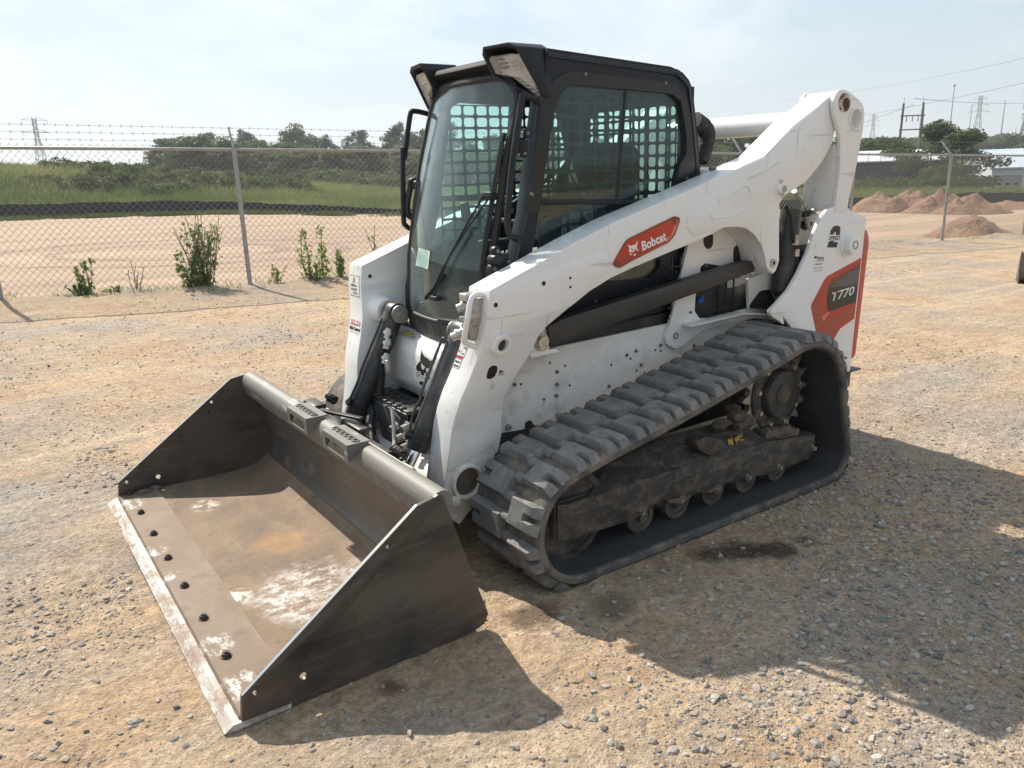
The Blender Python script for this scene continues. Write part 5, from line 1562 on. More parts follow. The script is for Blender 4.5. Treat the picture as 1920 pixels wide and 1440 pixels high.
def screen(x0, z0, nx, nz, p, bar, t, plane, c, skip=None):
    """punched safety screen: rounded square holes"""
    b = MB()
    p, q_ = p
    h = (p-bar)/2; g = (q_-bar)/2; r = .011
    hole = rrect(-h, -g, h, g, r, 2)
    corners = [(p/2, q_/2), (-p/2, q_/2), (-p/2, -q_/2), (p/2, -q_/2)]
    m = len(hole); k = m//4
    vs, fs = [], []
    for i in range(nx):
        for j in range(nz):
            cx, cz = x0+(i+.5)*p, z0+(j+.5)*q_
            if skip and skip(cx, cz):
                continue
            o = len(vs)
            for q in hole: vs.append((cx+q[0], cz+q[1]))
            for q in corners: vs.append((cx+q[0], cz+q[1]))
            for a in range(4):
                for w in range(k-1):
                    fs.append((o+a*k+w, o+a*k+w+1, o+m+a))
                nxt = (a+1) % 4
                fs.append((o+a*k+k-1, o+nxt*k, o+m+nxt, o+m+a))
    n = len(vs)
    out = []
    for tt in (c, c+t):
        for q in vs:
            out.append((q[0], tt, q[1]) if plane == 'y' else (tt, q[0], q[1]))
    b.add(out, fs + [tuple(i+n for i in f)[::-1] for f in fs])
    return b


for s in (1, -1):
    screen(.06, .97, 11, 17, (.0745, .0545), .0115, .004, 'y', s*.408, lambda x, z: x > 1.03-(z-1.136)*.24-.02 or z > 1.86).build('safety_screen', M_black, cab)
screen(-.345, 1.285, 11, 9, (.0627, .0575), .0115, .004, 'x', .02).build('safety_screen', M_black, cab)

# ---- front door: curved glass in a black frame
_zs = [.70, .80, .92, 1.16, 1.56, 1.85, 2.0]
_xs = [1.06, 1.085, 1.092, 1.072, .985, .895, .845]


def door_x(y, z):
    return float(np.interp(z, _zs, _xs)) + .09*(1-(y/.4)**2)


def door_patch(outline, off0, off1, n=26):
    """solid patch of the curved door between two offsets, bounded by half-width(z) from an outline rrect"""
    y0, z0, y1, z1, r = outline
    vs, fs = [], []
    zs = np.concatenate([z0+(1-np.cos(np.linspace(0, np.pi/2, 7)))*r, np.linspace(z0+r, z1-r, n)[1:-1], z1-r+np.sin(np.linspace(0, np.pi/2, 7))*r])
    m = 13
    def hw(z):
        d = 0
        if z < z0+r: d = r-math.sqrt(max(0, r*r-(z0+r-z)**2))
        elif z > z1-r: d = r-math.sqrt(max(0, r*r-(z-z1+r)**2))
        return y0+d, y1-d
    for off in (off0, off1):
        for z in zs:
            a, c = hw(z)
            for j in range(m):
                y = a+(c-a)*j/(m-1)
                vs.append((door_x(y, z)+off, y, z))
    L_ = len(zs); N_ = L_*m
    for i in range(L_-1):
        for j in range(m-1):
            q = i*m+j
            fs.append((q, q+1, q+m+1, q+m)); fs.append((q+N_, q+m+N_, q+m+1+N_, q+1+N_))
    rim = [j for j in range(m)] + [i*m+m-1 for i in range(1, L_)] + [(L_-1)*m+j for j in range(m-2, -1, -1)] + [i*m for i in range(L_-2, 0, -1)]
    for a, c in zip(rim, rim[1:]+rim[:1]):
        fs.append((a, c, c+N_, a+N_))
    return vs, fs


def door_loop(y0, z0, y1, z1, r, off):
    return [(door_x(y, z)+off, y, z) for y, z in rrect(y0, z0, y1, z1, r, 6)]


def dense(loop, k=5):
    out = []
    for i in range(len(loop)):
        a, c = Vector(loop[i]), Vector(loop[(i+1) % len(loop)])
        s_ = max(1, int((c-a).length/.06))
        for j in range(s_):
            y = a.y+(c.y-a.y)*j/s_; z = a.z+(c.z-a.z)*j/s_
            out.append((door_x(y, z)+(a.x-door_x(a.y, a.z)), y, z))
    return out


door = MB(); door.tube(dense(door_loop(-.355, .765, .355, 1.895, .13, 0.0)), .017, 8, True)
door = door.build('door', M_seal_hole, loader)
vs, fs = door_patch((-.345, .872, .345, 1.885, .12), .0, .006)
MB().add(vs, fs, True).build('door_glass', M_windshield, door)
vs, fs = door_patch((-.35, .755, .35, .885, .06), -.012, .008, 6)
MB().add(vs, fs, True).build('door_base', M_doorlow, door)
b = MB(); b.tube([(door_x(y, .888)+.008, y, .888) for y in np.linspace(-.22, .30, 9)], .009, 8); b.build('lower_seal', M_seal_hole, door)
# dark frit along the inner edges of the door
# door pull frame and latch on the far side
q = [(0.898, 1.796), (0.984, 1.811), (1.01, 1.783), (1.053, 1.593)] + [(1.058, 1.643), (1.078, 1.326), (1.069, 1.283), (1.042, 1.263), (1.001, 1.264), (0.973, 1.298)]
b = MB(); b.tube(smooth_path([(x+.0, -.43, z) for x, z in q], 3), .0125, 8); b.build('grab_handle', M_black, door)
q = [(0.915, 1.794), (0.868, 1.774), (0.862, 1.749), (0.904, 1.589)]
b = MB(); b.tube(smooth_path([(x, -.40, z) for x, z in q], 3), .009, 8); b.build('grab_handle', M_black, door)
q = [(1.022, 1.491), (0.969, 1.497), (0.921, 1.474), (0.924, 1.431), (0.961, 1.312), (1.011, 1.308), (1.054, 1.336), (1.054, 1.388), (1.037, 1.45)]
b = MB(); b.tube(smooth_path([(x, -.43, z) for x, z in q], 3)[:-1], .017, 8, True); b.prism(rnd([q[0], q[1], q[2], q[3], q[4], ((q[4][0]*.45+q[7][0]*.55), q[4][1]), ((q[2][0]*.45+q[7][0]*.55), q[2][1]-.02), q[8]], .01), -.455, -.395); b.build('door_latch', M_blackp, door, .004)
q = [(0.909, 1.788), (0.977, 1.806), (0.99, 1.793), (1.041, 1.571)] + [(1.064, 1.433), (1.076, 1.353), (1.074, 1.301), (1.061, 1.276), (1.027, 1.264)]
b = MB(); b.tube(smooth_path([(x, .46, z) for x, z in q], 4), .0135, 10); b.cyl((q[0][0], .44, q[0][1]), (q[0][0]-.004, .475, q[0][1]), .016, 12); b.cyl((q[-1][0], .44, q[-1][1]), (q[-1][0], .475, q[-1][1]), .016, 12)
b.build('grab_handle', M_black, cab)
# hinges
for s_ in ('840,30 875,130 885,10', '685,800 665,915 755,865'):
    q = [(1.536, 1.67)]
hA = [(0.967, 1.667), (0.99, 1.617), (0.985, 1.592), (0.997, 1.687), (1.012, 1.614)]
b = MB(); b.box((hA[1][0], .44, hA[1][1]), (.045, .05, .05)); b.cyl((hA[3][0]+.02, .455, hA[3][1]), (hA[4][0]+.01, .455, hA[4][1]), .011, 12); b.box((hA[0][0], .452, hA[0][1]), (.03, .012, .035)); b.box((hA[2][0], .452, hA[2][1]), (.03, .012, .035)); hg = b.build('hinge', M_black, cab, .004)
for k in (0, 2): inst(BOLTG, 'bolt', hg, frame((hA[k][0], .458, hA[k][1]), (0, 1, 0)))
hB = [(1.131, 1.222), (1.148, 1.153), (1.083, 1.176), (1.145, 1.191), (1.106, 1.17)]
b = MB(); b.box((hB[4][0], .44, hB[4][1]), (.06, .05, .08)); b.cyl((hB[3][0], .43, hB[3][1]), (hB[3][0], .48, hB[3][1]), .018, 16)
for k in (0, 1): b.cyl((hB[k][0], .43, hB[k][1]), (hB[k][0], .462, hB[k][1]), .019, 16)
hg = b.build('hinge', M_black, cab, .004)
for k in (0, 1, 2): inst(BOLTG, 'bolt', hg, frame((hB[k][0], .463 if k < 2 else .466, hB[k][1]), (0, 1, 0)))

# wiper: arms and blade
def onb(y, z, off): return (door_x(y, z)+off, y, z)
for (a_, c_) in (((.335, 1.432), (.03, 1.01)), ((.30, 1.432), (.045, .995))):
    b = MB(); b.tube([onb(a_[0]+(c_[0]-a_[0])*t, a_[1]+(c_[1]-a_[1])*t, .028) for t in np.linspace(0, 1, 8)], .0045, 6); b.build('wiper_arm', M_black, door)
b = MB(); b.tube([onb(.12+(-.035-.12)*t, 1.10+(.985-1.10)*t, .020) for t in np.linspace(0, 1, 5)], .010, 6); b.build('wiper_arm', M_black, door)
b = MB(); b.box(onb(.318, 1.432, .020), (.03, .07, .03)); b.box(onb(.05, .995, .020), (.03, .06, .02)); b.build('wiper_pivot', M_black, door, .004)
wb = [(0.337, 1.673), (0.332, 1.639), (0.335, 1.558), (0.332, 1.454), (0.33, 1.372), (0.326, 1.278), (0.326, 1.171), (0.319, 1.095)]
b = MB(); b.tube([onb(y, z, .016) for y, z in wb if y is not None], .010, 6); b.tube([onb(y+.014, z, .022) for y, z in wb[1:-1]], .005, 6); b.build('wiper_blade', M_seal_hole, door)
st = [(-0.168, 1.198), (-0.03, 1.191), (-0.041, 1.112), (-0.194, 1.115)]
vs = [onb(y, z, .0072) for y, z in st] + [onb(y, z, .0082) for y, z in st]
MB().add(vs, [(0, 1, 2, 3), (7, 6, 5, 4), (0, 4, 5, 1), (1, 5, 6, 2), (2, 6, 7, 3), (3, 7, 4, 0)]).build('paper_notice', mat('pale_paper', (.55, .66, .58), .6), door)

# ---- visor with the two work lamps
vz = MB()
vz.prism([(.80, 1.985), (.87, 1.990), (.965, 1.968), (.99, 1.945), (.955, 1.925), (.88, 1.905), (.80, 1.90)], -.30, .30)
visor = vz.build('visor', M_visor, cab, .008)
LI = [(1.02, 0.281, 1.963), (1.013, 0.276, 1.977)]
for s in (1, -1):
    # a shell round the lamp: outer outline in yz swept from back to front
    outp = [(.245, 1.895), (.242, 1.975), (.262, 2.004), (.40, 2.004), (.437, 1.985), (.456, 1.84), (.458, 1.80), (.43, 1.785)]
    inp = [(.258, 1.902), (.256, 1.968), (.270, 1.990), (.396, 1.990), (.424, 1.975), (.444, 1.84), (.446, 1.806), (.428, 1.80)]
    def fx(p, t):
        front = 1.035 - max(0, (1.99-p[1]))*.55 - max(0, p[0]-.30)*.28
        return .84 + (front-.84)*t
    vs, fs = [], []
    for P_ in (outp, inp):
        for t in (0, 1):
            vs += [(fx(p, t) - (.0 if P_ is outp else .004*t), s*p[0], p[1]) for p in P_]
    m = len(outp)
    for i in range(m):
        j = (i+1) % m
        fs.append((i, j, m+j, m+i)); fs.append((2*m+i, 3*m+i, 3*m+j, 2*m+j)); fs.append((m+i, m+j, 3*m+j, 3*m+i)); fs.append((i, 2*m+i, 2*m+j, j))
    hsg = MB().add(vs, fs).build('lamp_housing', M_black, visor, .005)
    lens = [(.262, 1.905), (.262, 1.955), (.275, 1.966), (.392, 1.966), (.418, 1.955), (.440, 1.84), (.443, 1.808), (.428, 1.802), (.395, 1.835), (.345, 1.885)]
    def lx(p, o): return 1.022 - max(0, (1.99-p[1]))*.55 - max(0, p[0]-.30)*.28 - o
    vs = [(lx(p, 0), s*p[0], p[1]) for p in lens] + [(lx(p, .006), s*p[0], p[1]) for p in lens]
    m = len(lens)
    lt = MB().add(vs, [tuple(range(m)), tuple(range(m, 2*m))[::-1]] + [(i, (i+1) % m, m+(i+1) % m, m+i) for i in range(m)]).build('headlight', M_lens, visor)
    vs = [(lx(p, .035), s*p[0], p[1]) for p in lens]
    cpt = (lx((.34, 1.93), .07), s*.34, 1.93)
    MB().add(vs+[cpt], [(i, (i+1) % m, m) for i in range(m)]).build('reflector', M_reflector, lt)
    b = MB(); b.cyl((cpt[0]+.01, cpt[1], cpt[2]), (cpt[0]+.045, cpt[1], cpt[2]), .016, 12); b.build('bulb', M_bulb, lt)
    rb = MB()
    for i in range(9):
        z = 1.945-.0145*i; y0 = .30+.012*i; y1 = min(.432, .405+.004*i)
        rb.bar((lx((y0, z), .010), s*y0, z), (lx((y1, z), .010), s*y1, z), .003, .003)
    rb.build('lens_rib', mat('clear_ribbed_plastic', (.70, .70, .69), .2), lt)
# ---- seat and controls
b = MB(); b.box((.46, 0, 1.02), (.46, .46, .12)); b.prism([(.22, 1.06), (.32, 1.06), (.24, 1.50), (.20, 1.62), (.12, 1.62), (.12, 1.45)], -.21, .21)
seat = b.build('seat', M_seat, cab, .03, 3)
for s in (1, -1):
    b = MB(); b.box((.52, s*.31, 1.16), (.40, .08, .06)); b.build('armrest', M_teal, seat, .015)
    b = MB(); b.cyl((.78, s*.30, 1.17), (.80, s*.295, 1.30), .016, 12); b.cyl((.80, s*.295, 1.29), (.815, s*.29, 1.38), .026, 14, .022); b.build('joystick', M_blackp, cab, .004)
    b = MB(); b.box((.60, s*.37, .98), (.75, .07, .22)); b.build('side_console', M_teal, cab, .02)
b = MB(); b.tube([(.30, -.24, 1.5), (.55, -.25, 1.36), (.72, -.24, 1.30), (.74, 0, 1.29), (.72, .24, 1.30), (.55, .25, 1.36), (.30, .24, 1.5)], .016, 8); b.build('lap_bar', M_blackp, cab)
b = MB(); b.tube([(.62+.015*math.cos(i*.9), .37+.015*math.sin(i*.9), 1.12-.004*i) for i in range(40)], .004, 5); b.build('coil_cord', M_blackp, cab)

# ================================================================ tracks
CI = ((1.13, .235, .232), (-.20, .46, .285), (-.43, .133, .133))     # idler, sprocket, rear roller (outer face of the belt)


def belt_path():
    """outer face of the belt: the hull round three circles, walked once"""
    TANG = 1

    def tang(a, b):
        # outer tangent of circles a and b, both on the left of travel
        ax, az, ar = a; bx, bz, br = b
        d = math.hypot(bx-ax, bz-az); th = math.atan2(bz-az, bx-ax)
        k = math.acos((ar-br)/d)
        t = th + TANG*k
        return (ax+ar*math.cos(t), az+ar*math.sin(t)), (bx+br*math.cos(t), bz+br*math.sin(t)), t
    # order: bottom rear -> sprocket -> idler -> back, seen with x to the right this runs clockwise
    order = [CI[2], CI[1], CI[0]]
    segs = [tang(order[i], order[(i+1) % 3]) for i in range(3)]
    pts = []
    for i in range(3):
        p, q, t = segs[i]
        n = max(2, int(math.hypot(q[0]-p[0], q[1]-p[1])/.02))
        for j in range(n):
            pts.append((p[0]+(q[0]-p[0])*j/n, p[1]+(q[1]-p[1])*j/n))
        c = order[(i+1) % 3]
        t1 = segs[(i+1) % 3][2]
        while t1 > t: t1 -= 2*math.pi
        m = max(2, int(abs(t-t1)*c[2]/.015))
        for j in range(m):
            a = t+(t1-t)*j/m
            pts.append((c[0]+c[2]*math.cos(a), c[1]+c[2]*math.sin(a)))
    return pts


BP = belt_path()
BP = [(x, z - .010*math.sin(max(0, min(1, (x+.1)/1.1))*math.pi) if (z > .35 and -.1 < x < 1.0) else z) for x, z in BP]      # slack of the top run
nB = len(BP)
seg = [math.hypot(BP[(i+1) % nB][0]-BP[i][0], BP[(i+1) % nB][1]-BP[i][1]) for i in range(nB)]
cum = np.concatenate([[0], np.cumsum(seg)])
LEN = cum[-1]


def at_s(s):
    s = s % LEN
    i = int(np.searchsorted(cum, s, 'right')-1) % nB
    t = (s-cum[i])/max(seg[i], 1e-9)
    p = (BP[i][0]+(BP[(i+1) % nB][0]-BP[i][0])*t, BP[i][1]+(BP[(i+1) % nB][1]-BP[i][1])*t)
    a, c = BP[(i-1) % nB], BP[(i+2) % nB]
    d = Vector((c[0]-a[0], 0, c[1]-a[1])).normalized()
    n = Vector((0, 1, 0)).cross(d)          # check sign below
    cen = Vector((.3, 0, .3))
    if n.dot(Vector((p[0], 0, p[1]))-cen) < 0: n = -n
    return Vector((p[0], 0, p[1])), d, n


# belt body: rounded cross-section
prof = [(.590, .0), (.600, .004), (.985, .004), (.998, .0), (1.006, -.008), (1.006, -.026), (.998, -.034), (.598, -.034), (.588, -.026), (.586, -.010)]
vs, fs = [], []
ns = 300
for i in range(ns):
    p, d, n = at_s(LEN*i/ns)
    for (y, h) in prof:
        q = p+n*h
        vs.append((q.x, y, q.z))
k = len(prof)
for i in range(ns):
    j = (i+1) % ns
    for a in range(k):
        c = (a+1) % k
        fs.append((i*k+a, i*k+c, j*k+c, j*k+a))
track = MB().add(vs, fs, True).build('track', M_belt, loader)
# inner face with moulded ribs
vs, fs = [], []
for i in range(ns):
    p, d, n = at_s(LEN*i/ns)
    dz = .004 if (i % 6) < 2 else 0
    for (y, h) in ((.61, -.0345), (.61, -.040-dz), (.70, -.046), (.90, -.046), (.985, -.040-dz), (.985, -.0345)):
        q = p+n*h
        vs.append((q.x, y, q.z))
k = 6
for i in range(ns):
    j = (i+1) % ns
    for a in range(k-1):
        fs.append((i*k+a, i*k+a+1, j*k+a+1, j*k+a))
MB().add(vs, fs, True).build('inner_lining', M_rubberin, track)


def lug(outer, ln=.110, slots=1):
    """one tread block, x along the belt, z outward"""
    h = .035
    if outer:
        yi, yo, ys = .850, 1.004, .938
    else:
        yi, yo, ys = .802, .592, .672
    sg = 1 if outer else -1
    hl = ln/2
    sl = [(-.013, .013)] if slots == 1 else [(-.062, -.026), (.026, .062)]
    def outline(ins, side, slot):
        L_ = hl-ins
        pts = [(-L_, yi+sg*ins*.6), (L_, yi+sg*ins*.6), (L_, yo-sg*side)]
        for a, c in reversed(sl):
            pts += [(c+slot, yo-sg*side), (c+slot, ys-sg*slot), (a-slot, ys-sg*slot), (a-slot, yo-sg*side)]
        pts += [(-L_, yo-sg*side)]
        return pts
    lo = outline(0, -.001, -.004); mid = outline(.004, .014, -.001); hi = outline(.008, .024, .003)
    vs = [(p[0], p[1], -.004) for p in lo] + [(p[0], p[1], h*.80) for p in mid] + [(p[0], p[1], h) for p in hi]
    m = len(lo)
    fs = []
    for l in (0, 1):
        for i in range(m):
            j = (i+1) % m
            fs.append((l*m+i, l*m+j, (l+1)*m+j, (l+1)*m+i))
    tr = tessellate_polygon([[Vector((p[0], p[1], 0)) for p in hi]])
    fs += [tuple(2*m+i for i in t) for t in tr]
    me = MB().add(vs, fs, True).mesh('tread_lug')
    me.materials.append(M_rubber)
    return me


LUGO, LUGI = lug(True), lug(False)
LUGO2 = lug(True, .185, 2)
b = MB(); b.cyl((0, .782, .006), (0, .865, .006), .019, 12); b.cyl((0, .80, .008), (0, .845, .008), .023, 12)
KNOB = b.mesh('link_knob'); KNOB.materials.append(M_rubber)
b = MB()
b.prism([(-.026, 0), (.026, 0), (.016, -.05), (-.016, -.05)], .775, .80); b.prism([(-.026, 0), (.026, 0), (.016, -.05), (-.016, -.05)], .84, .865)
DRV = b.mesh('drive_lug', .004); DRV.materials.append(M_under)
NP = round(LEN/.152)
PITCH = LEN/NP
# phase: put a block where the photograph has one on the upper run
best = min(range(1000), key=lambda i: abs(at_s(LEN*i/1000)[0].x-.97)+(0 if at_s(LEN*i/1000)[0].z > .45 else 9))
S0 = LEN*best/1000


def place(me, name, s, jit=0):
    p, d, n = at_s(s)
    y = Vector((0, 1, 0))
    x = y.cross(n)
    m4 = Matrix((x, y, n)).transposed().to_4x4(); m4.translation = p
    return inst(me, name, track, m4)


for i in range(NP):
    s = S0+i*PITCH
    place(LUGO, 'tread_lug', s)
    place(LUGI, 'tread_lug', s+PITCH*.5)
    place(KNOB, 'link_knob', s+PITCH*.25); place(KNOB, 'link_knob', s+PITCH*.75)
    place(DRV, 'drive_lug', s-.04*0+PITCH*.0); place(DRV, 'drive_lug', s+PITCH*.5)
# move the drive lugs to the inner face
for o in track.children:
    if o.name.startswith('drive_lug'):
        n = o.matrix_local.to_3x3().col[2]
        o.matrix_local = Matrix.Translation(-n*.044) @ o.matrix_local

# undercarriage beam
BM = [(1.205, 0.313), (1.161, 0.303), (0.542, 0.299), (0.242, 0.293), (-0.043, 0.279), (-0.383, 0.24), (-0.387, 0.169), (-0.34, 0.121), (-0.121, 0.12), (-0.033, 0.12), (0.092, 0.142), (0.248, 0.153), (0.388, 0.147), (0.484, 0.169), (0.517, 0.162), (0.628, 0.175), (0.71, 0.176), (0.765, 0.147), (0.849, 0.143), (1.163, 0.155), (1.208, 0.172)]
beam = MB().prism(BM, .895, .92)
beam.prism([(x, z) for x, z in [(1.205, 0.313), (0.542, 0.299), (-0.383, 0.24), (-0.387, 0.169), (-0.121, 0.12), (1.163, 0.155), (1.208, 0.172)]], .70, .894)
beam = beam.build('track_frame', M_under, track, .004)
SL0 = [(1.054, 0.304), (0.542, 0.297), (0.242, 0.291), (-0.019, 0.28)]
SL1 = [(0.848, 0.351), (0.46, 0.401), (0.18, 0.393), (-0.003, 0.335), (-0.177, 0.24)]
vs = [(x, .918, z) for x, z in SL0] + [(x, .80, z) for x, z in SL1] + [(SL1[0][0], .70, SL1[0][1]), (SL1[-1][0], .70, SL1[-1][1])]
MB().add(vs, [(0, 1, 4), (1, 5, 4), (1, 6, 5), (1, 2, 6), (2, 7, 6), (2, 3, 7), (3, 8, 7), (4, 5, 6, 7, 8, 10, 9), (3, 8, 10), (0, 4, 9)]).build('frame_cover', M_under, track)
q = [(0.465, 0.396), (0.399, 0.405), (0.294, 0.366), (0.27, 0.315), (0.374, 0.315), (0.43, 0.343)]
MB().prism(rnd(q, .02), .87, .925).build('access_cover', M_under, track, .01)
ym = [(0.196, 0.867, 0.334), (0.163, 0.865, 0.334), (0.185, 0.893, 0.31), (0.218, 0.891, 0.313), (0.156, 0.872, 0.328), (0.112, 0.865, 0.333), (0.086, 0.864, 0.334), (0.106, 0.875, 0.324), (0.139, 0.879, 0.322), (0.1, 0.885, 0.315), (0.13, 0.893, 0.309), (0.168, 0.893, 0.31), (0.159, 0.88, 0.321)]
yn = Vector((-.017, .666, .746))*.0015
ymv = [Vector(p)+yn for p in ym]
MB().add(ymv, [(0, 1, 2, 3), (4, 5, 6, 7, 8), (4, 8, 12), (8, 9, 10, 11, 12)]).build('paint_mark', M_decalyellow, track)
q = [(0.109, 0.145), (-0.118, 0.136), (-0.373, 0.172), (0.319, 0.141), (0.544, 0.152), (0.772, 0.163)]
for p in q:
    inst(BOLTBIG, 'bolt', track, frame((p[0], .920, p[1]), (0, 1, 0), (1, 0, .3)))
b = MB(); b.box((BM[0][0]+.004, .80, (BM[0][1]+BM[-1][1])/2), (.012, .22, abs(BM[0][1]-BM[-1][1]))); b.build('end_plate', M_under, track, .003)
# rollers
rx = [p[0] for p in [(0.737, 0.048), (0.52, 0.041), (0.291, 0.032), (0.067, 0.029), (-0.156, 0.024)]]
b = MB(); b.cyl((0, .700, 0), (0, .872, 0), .060, 26); b.ring((0, .845, 0), (0, .880, 0), .072, .050, 28); b.ring((0, .700, 0), (0, .72, 0), .072, .05, 26); b.cyl((0, .87, 0), (0, .90, 0), .022, 12)
ROL = b.mesh('roller'); ROL.materials.append(mat('worn_roller_steel', (.13, .115, .10), .5, .5, layers=[dict(col=(.20, .16, .12), scale=12, lo=.45, hi=.6, amt=.8, rough=.9)]))
for x in rx:
    inst(ROL, 'roller', track, Matrix.Translation((x, 0, .118)))
inst(ROL, 'roller', track, Matrix.Translation((-.425, -.03, .150)))
# idler
b = MB(); b.cyl((1.13, .74, .235), (1.13, .80, .235), .188, 40); b.cyl((1.13, .82, .235), (1.13, .875, .235), .188, 40); b.cyl((1.13, .80, .235), (1.13, .82, .235), .15, 30); b.ring((1.13, .872, .235), (1.13, .885, .235), .19, .165, 40)
b.build('idler_wheel', M_under, track)
# drive sprocket with teeth and hub
sc = [(-0.169, 0.481)][0]
SX, SZ = -.185, .468
g = []
for i in range(18):
    a = 2*math.pi*i/18
    for da, r_ in ((-.5, .192), (-.30, .195), (-.16, .222), (-.03, .240), (.03, .240), (.16, .222), (.30, .195)):
        t = a+da*2*math.pi/18
        g.append((SX+r_*math.cos(t), SZ+r_*math.sin(t)))
b = MB(); b.prism(g, .800, .826); sp = b.build('sprocket', M_steel, track)
b = MB(); b.cyl((SX, .70, SZ), (SX, .838, SZ), .178, 36); b.build('hub_drum', M_under, track, .008)
b = MB(); b.cyl((SX, .836, SZ), (SX, .872, SZ), .125, 32, .112); b.cyl((SX, .87, SZ), (SX, .878, SZ), .055, 24); b.build('hub_cover', mat('dark_hub_paint', (.035, .036, .038), .5, layers=[dict(col=(.13, .10, .075), scale=9, lo=.5, hi=.64, amt=.8, rough=.9)], bump=[(60, .2, .004, 4)]), track, .006)
b = MB(); b.cyl((SX, .876, SZ), (SX, .8795, SZ), .036, 10); b.build('hub_mud', M_mud, track)
for i in range(9):
    a = 2*math.pi*i/9+.2
    inst(BOLTBIG, 'bolt', track, frame((SX+.15*math.cos(a), .838, SZ+.15*math.sin(a)), (0, 1, 0)))


def lumps(name, pts, parent, mat_, seed=3):
    r_ = random.Random(seed)
    b = MB()
    for (x, y, z, s) in pts:
        vs = []
        n, m = 7, 10
        for i in range(n):
            ph = math.pi*i/(n-1)
            for j in range(m):
                th = 2*math.pi*j/m
                q = s*(1+r_.uniform(-.28, .28))
                vs.append((x+q*math.sin(ph)*math.cos(th)*1.4, y+q*math.sin(ph)*math.sin(th), z+q*math.cos(ph)*.6))
        b.add(vs, [(i*m+j, i*m+(j+1) % m, (i+1)*m+(j+1) % m, (i+1)*m+j) for i in range(n-1) for j in range(m)], True)
    o = b.build(name, mat_, parent)
    o['kind'] = 'stuff'
    return o


q = [(-0.153, 0.281), (-0.201, 0.283), (-0.252, 0.267), (-0.297, 0.24), (-0.104, 0.289), (0.152, 0.443), (0.121, 0.416), (0.089, 0.389), (0.258, 0.42), (0.138, 0.461), (-0.179, 0.261)]
lumps('mud', [(x, .86+.02*((i*7) % 3-1), z, .028+.010*((i*5) % 3)) for i, (x, z) in enumerate(q)], track, M_mud)
q = [(0.739, 0.181), (0.547, 0.152), (0.508, 0.148), (0.344, 0.143), (0.315, 0.143), (0.096, 0.135), (0.587, 0.16), (0.775, 0.172)]
lumps('mud', [(x, .905, z, .020+.006*((i*5) % 3)) for i, (x, z) in enumerate(q)], track, M_mud, 9)

# the other track: copies of the part and of each of its pieces
t2 = inst(track.data, 'track', loader, Matrix.Diagonal((1, -1, 1, 1)))
for o in list(track.children):
    c = o.copy(); COL.objects.link(c); c.parent = t2; c.matrix_local = o.matrix_local

# ================================================================ bucket
BW = 1.02
cs = [(2.36, .030), (2.0, .026), (1.83, .030), (1.745, .052), (1.692, .100), (1.672, .170), (1.680, .250), (1.700, .340), (1.728, .43), (1.742, .475)]
cs = smooth_path([(p[0], 0, p[1]) for p in cs], 4)
cs = [(p.x, p.z) for p in cs]


bs = shell(cs, .012, 0, 0)
bs = shell(cs, -.012, 0, 0) if bs[-1][1] > cs[0][1] else bs
bucket = MB().prism(bs, -1.008, 1.008).build('bucket', M_bucketin, loader)
bucket.data.materials[0] = M_bucketin
fl = [(2.372, .040), (2.368, .031), (1.80, .031), (1.80, .0345)]
b = MB()
# caked floor surface
fp_ = [(2.274, .0298)] + [p for p in cs if p[0] < 2.26 and p[1] < .12 and p[0] > 1.70]
fb = shell(fp_, -.0035, 0, 0)
if fb[-1][1] < fp_[0][1]: fb = shell(fp_, .0035, 0, 0)
b.prism(fb, -1.006, 1.006)
b.build('bucket_floor', M_floor, bucket)
# side plates
for s in (1, -1):
    spoly = [(2.438, 0.104), (2.448, 0.023)] + [(2.30, .006), (1.66, .006), (1.612, .018), (1.594, .05)] + [(1.743, 0.524), (1.75, 0.535), (1.763, 0.542), (1.775, 0.537), (1.838, 0.528)]
    y0, y1 = (1.008, 1.020) if s > 0 else (-1.020, -1.008)
    hl = [circ(c, .008, 10) for c in [(1.973, 0.373), (1.951, 0.423), (2.401, 0.099)]] + [circ([(2.255, 0.09)][0], .012, 12)]
    sp_ = MB().prism(spoly, y0, y1, holes=hl).build('side_plate', M_bucket, bucket)
    # thicker strip along the slanted edge
    st = [(2.438, 0.104), (1.838, 0.528), (1.79, 0.535), (1.757, 0.519), (1.98, 0.366), (2.282, 0.111), (2.301, 0.106)]
    holes2 = [circ(c, .0085, 10) for c in [(1.973, 0.373), (1.951, 0.423), (2.401, 0.099)]]
    ya, yb = (1.0201, 1.0245) if s > 0 else (-1.0245, -1.0201)
    st2 = [(2.438, 0.104), (1.838, 0.528), (1.79, 0.535), (1.757, 0.519), (1.996, 0.344), (2.282, 0.111), (2.309, 0.036), (2.301, 0.018), (2.448, 0.023)]
    MB().prism(st2, ya, yb, holes=[circ(c, .0085, 10) for c in [(2.401, 0.099)]] + [circ(c, .0085, 10) for c in [(1.951, 0.423), (1.973, 0.373)]][:1] + [circ([(2.255, 0.09)][0], .012, 12)][:0]).build('wear_strip', M_bucket, sp_, .0015)
    e = [(2.438, 0.104), (1.838, 0.528)]
    b = MB(); b.bar((e[0][0]-.002, s*1.0165, e[0][1]-.001), (e[1][0], s*1.0165, e[1][1]), .013, .004, (1, 0, 1)); b.build('bright_edge', mat('polished_edge', (.55, .54, .52), .28, .85), sp_)
# top lip: a rounded beam with a flat front
lipp = [(1.715, .480), (1.700, .505), (1.708, .535), (1.735, .549), (1.768, .542), (1.786, .520), (1.790, .492), (1.768, .430), (1.752, .408), (1.728, .412)]
b = MB(); lp_ = rnd(lipp, .02, 5)
b.prism(lp_, -1.007, 1.007)
lip = b.build('top_lip', M_lip, bucket)
for f in lip.data.polygons: f.use_smooth = len(f.vertices) == 4
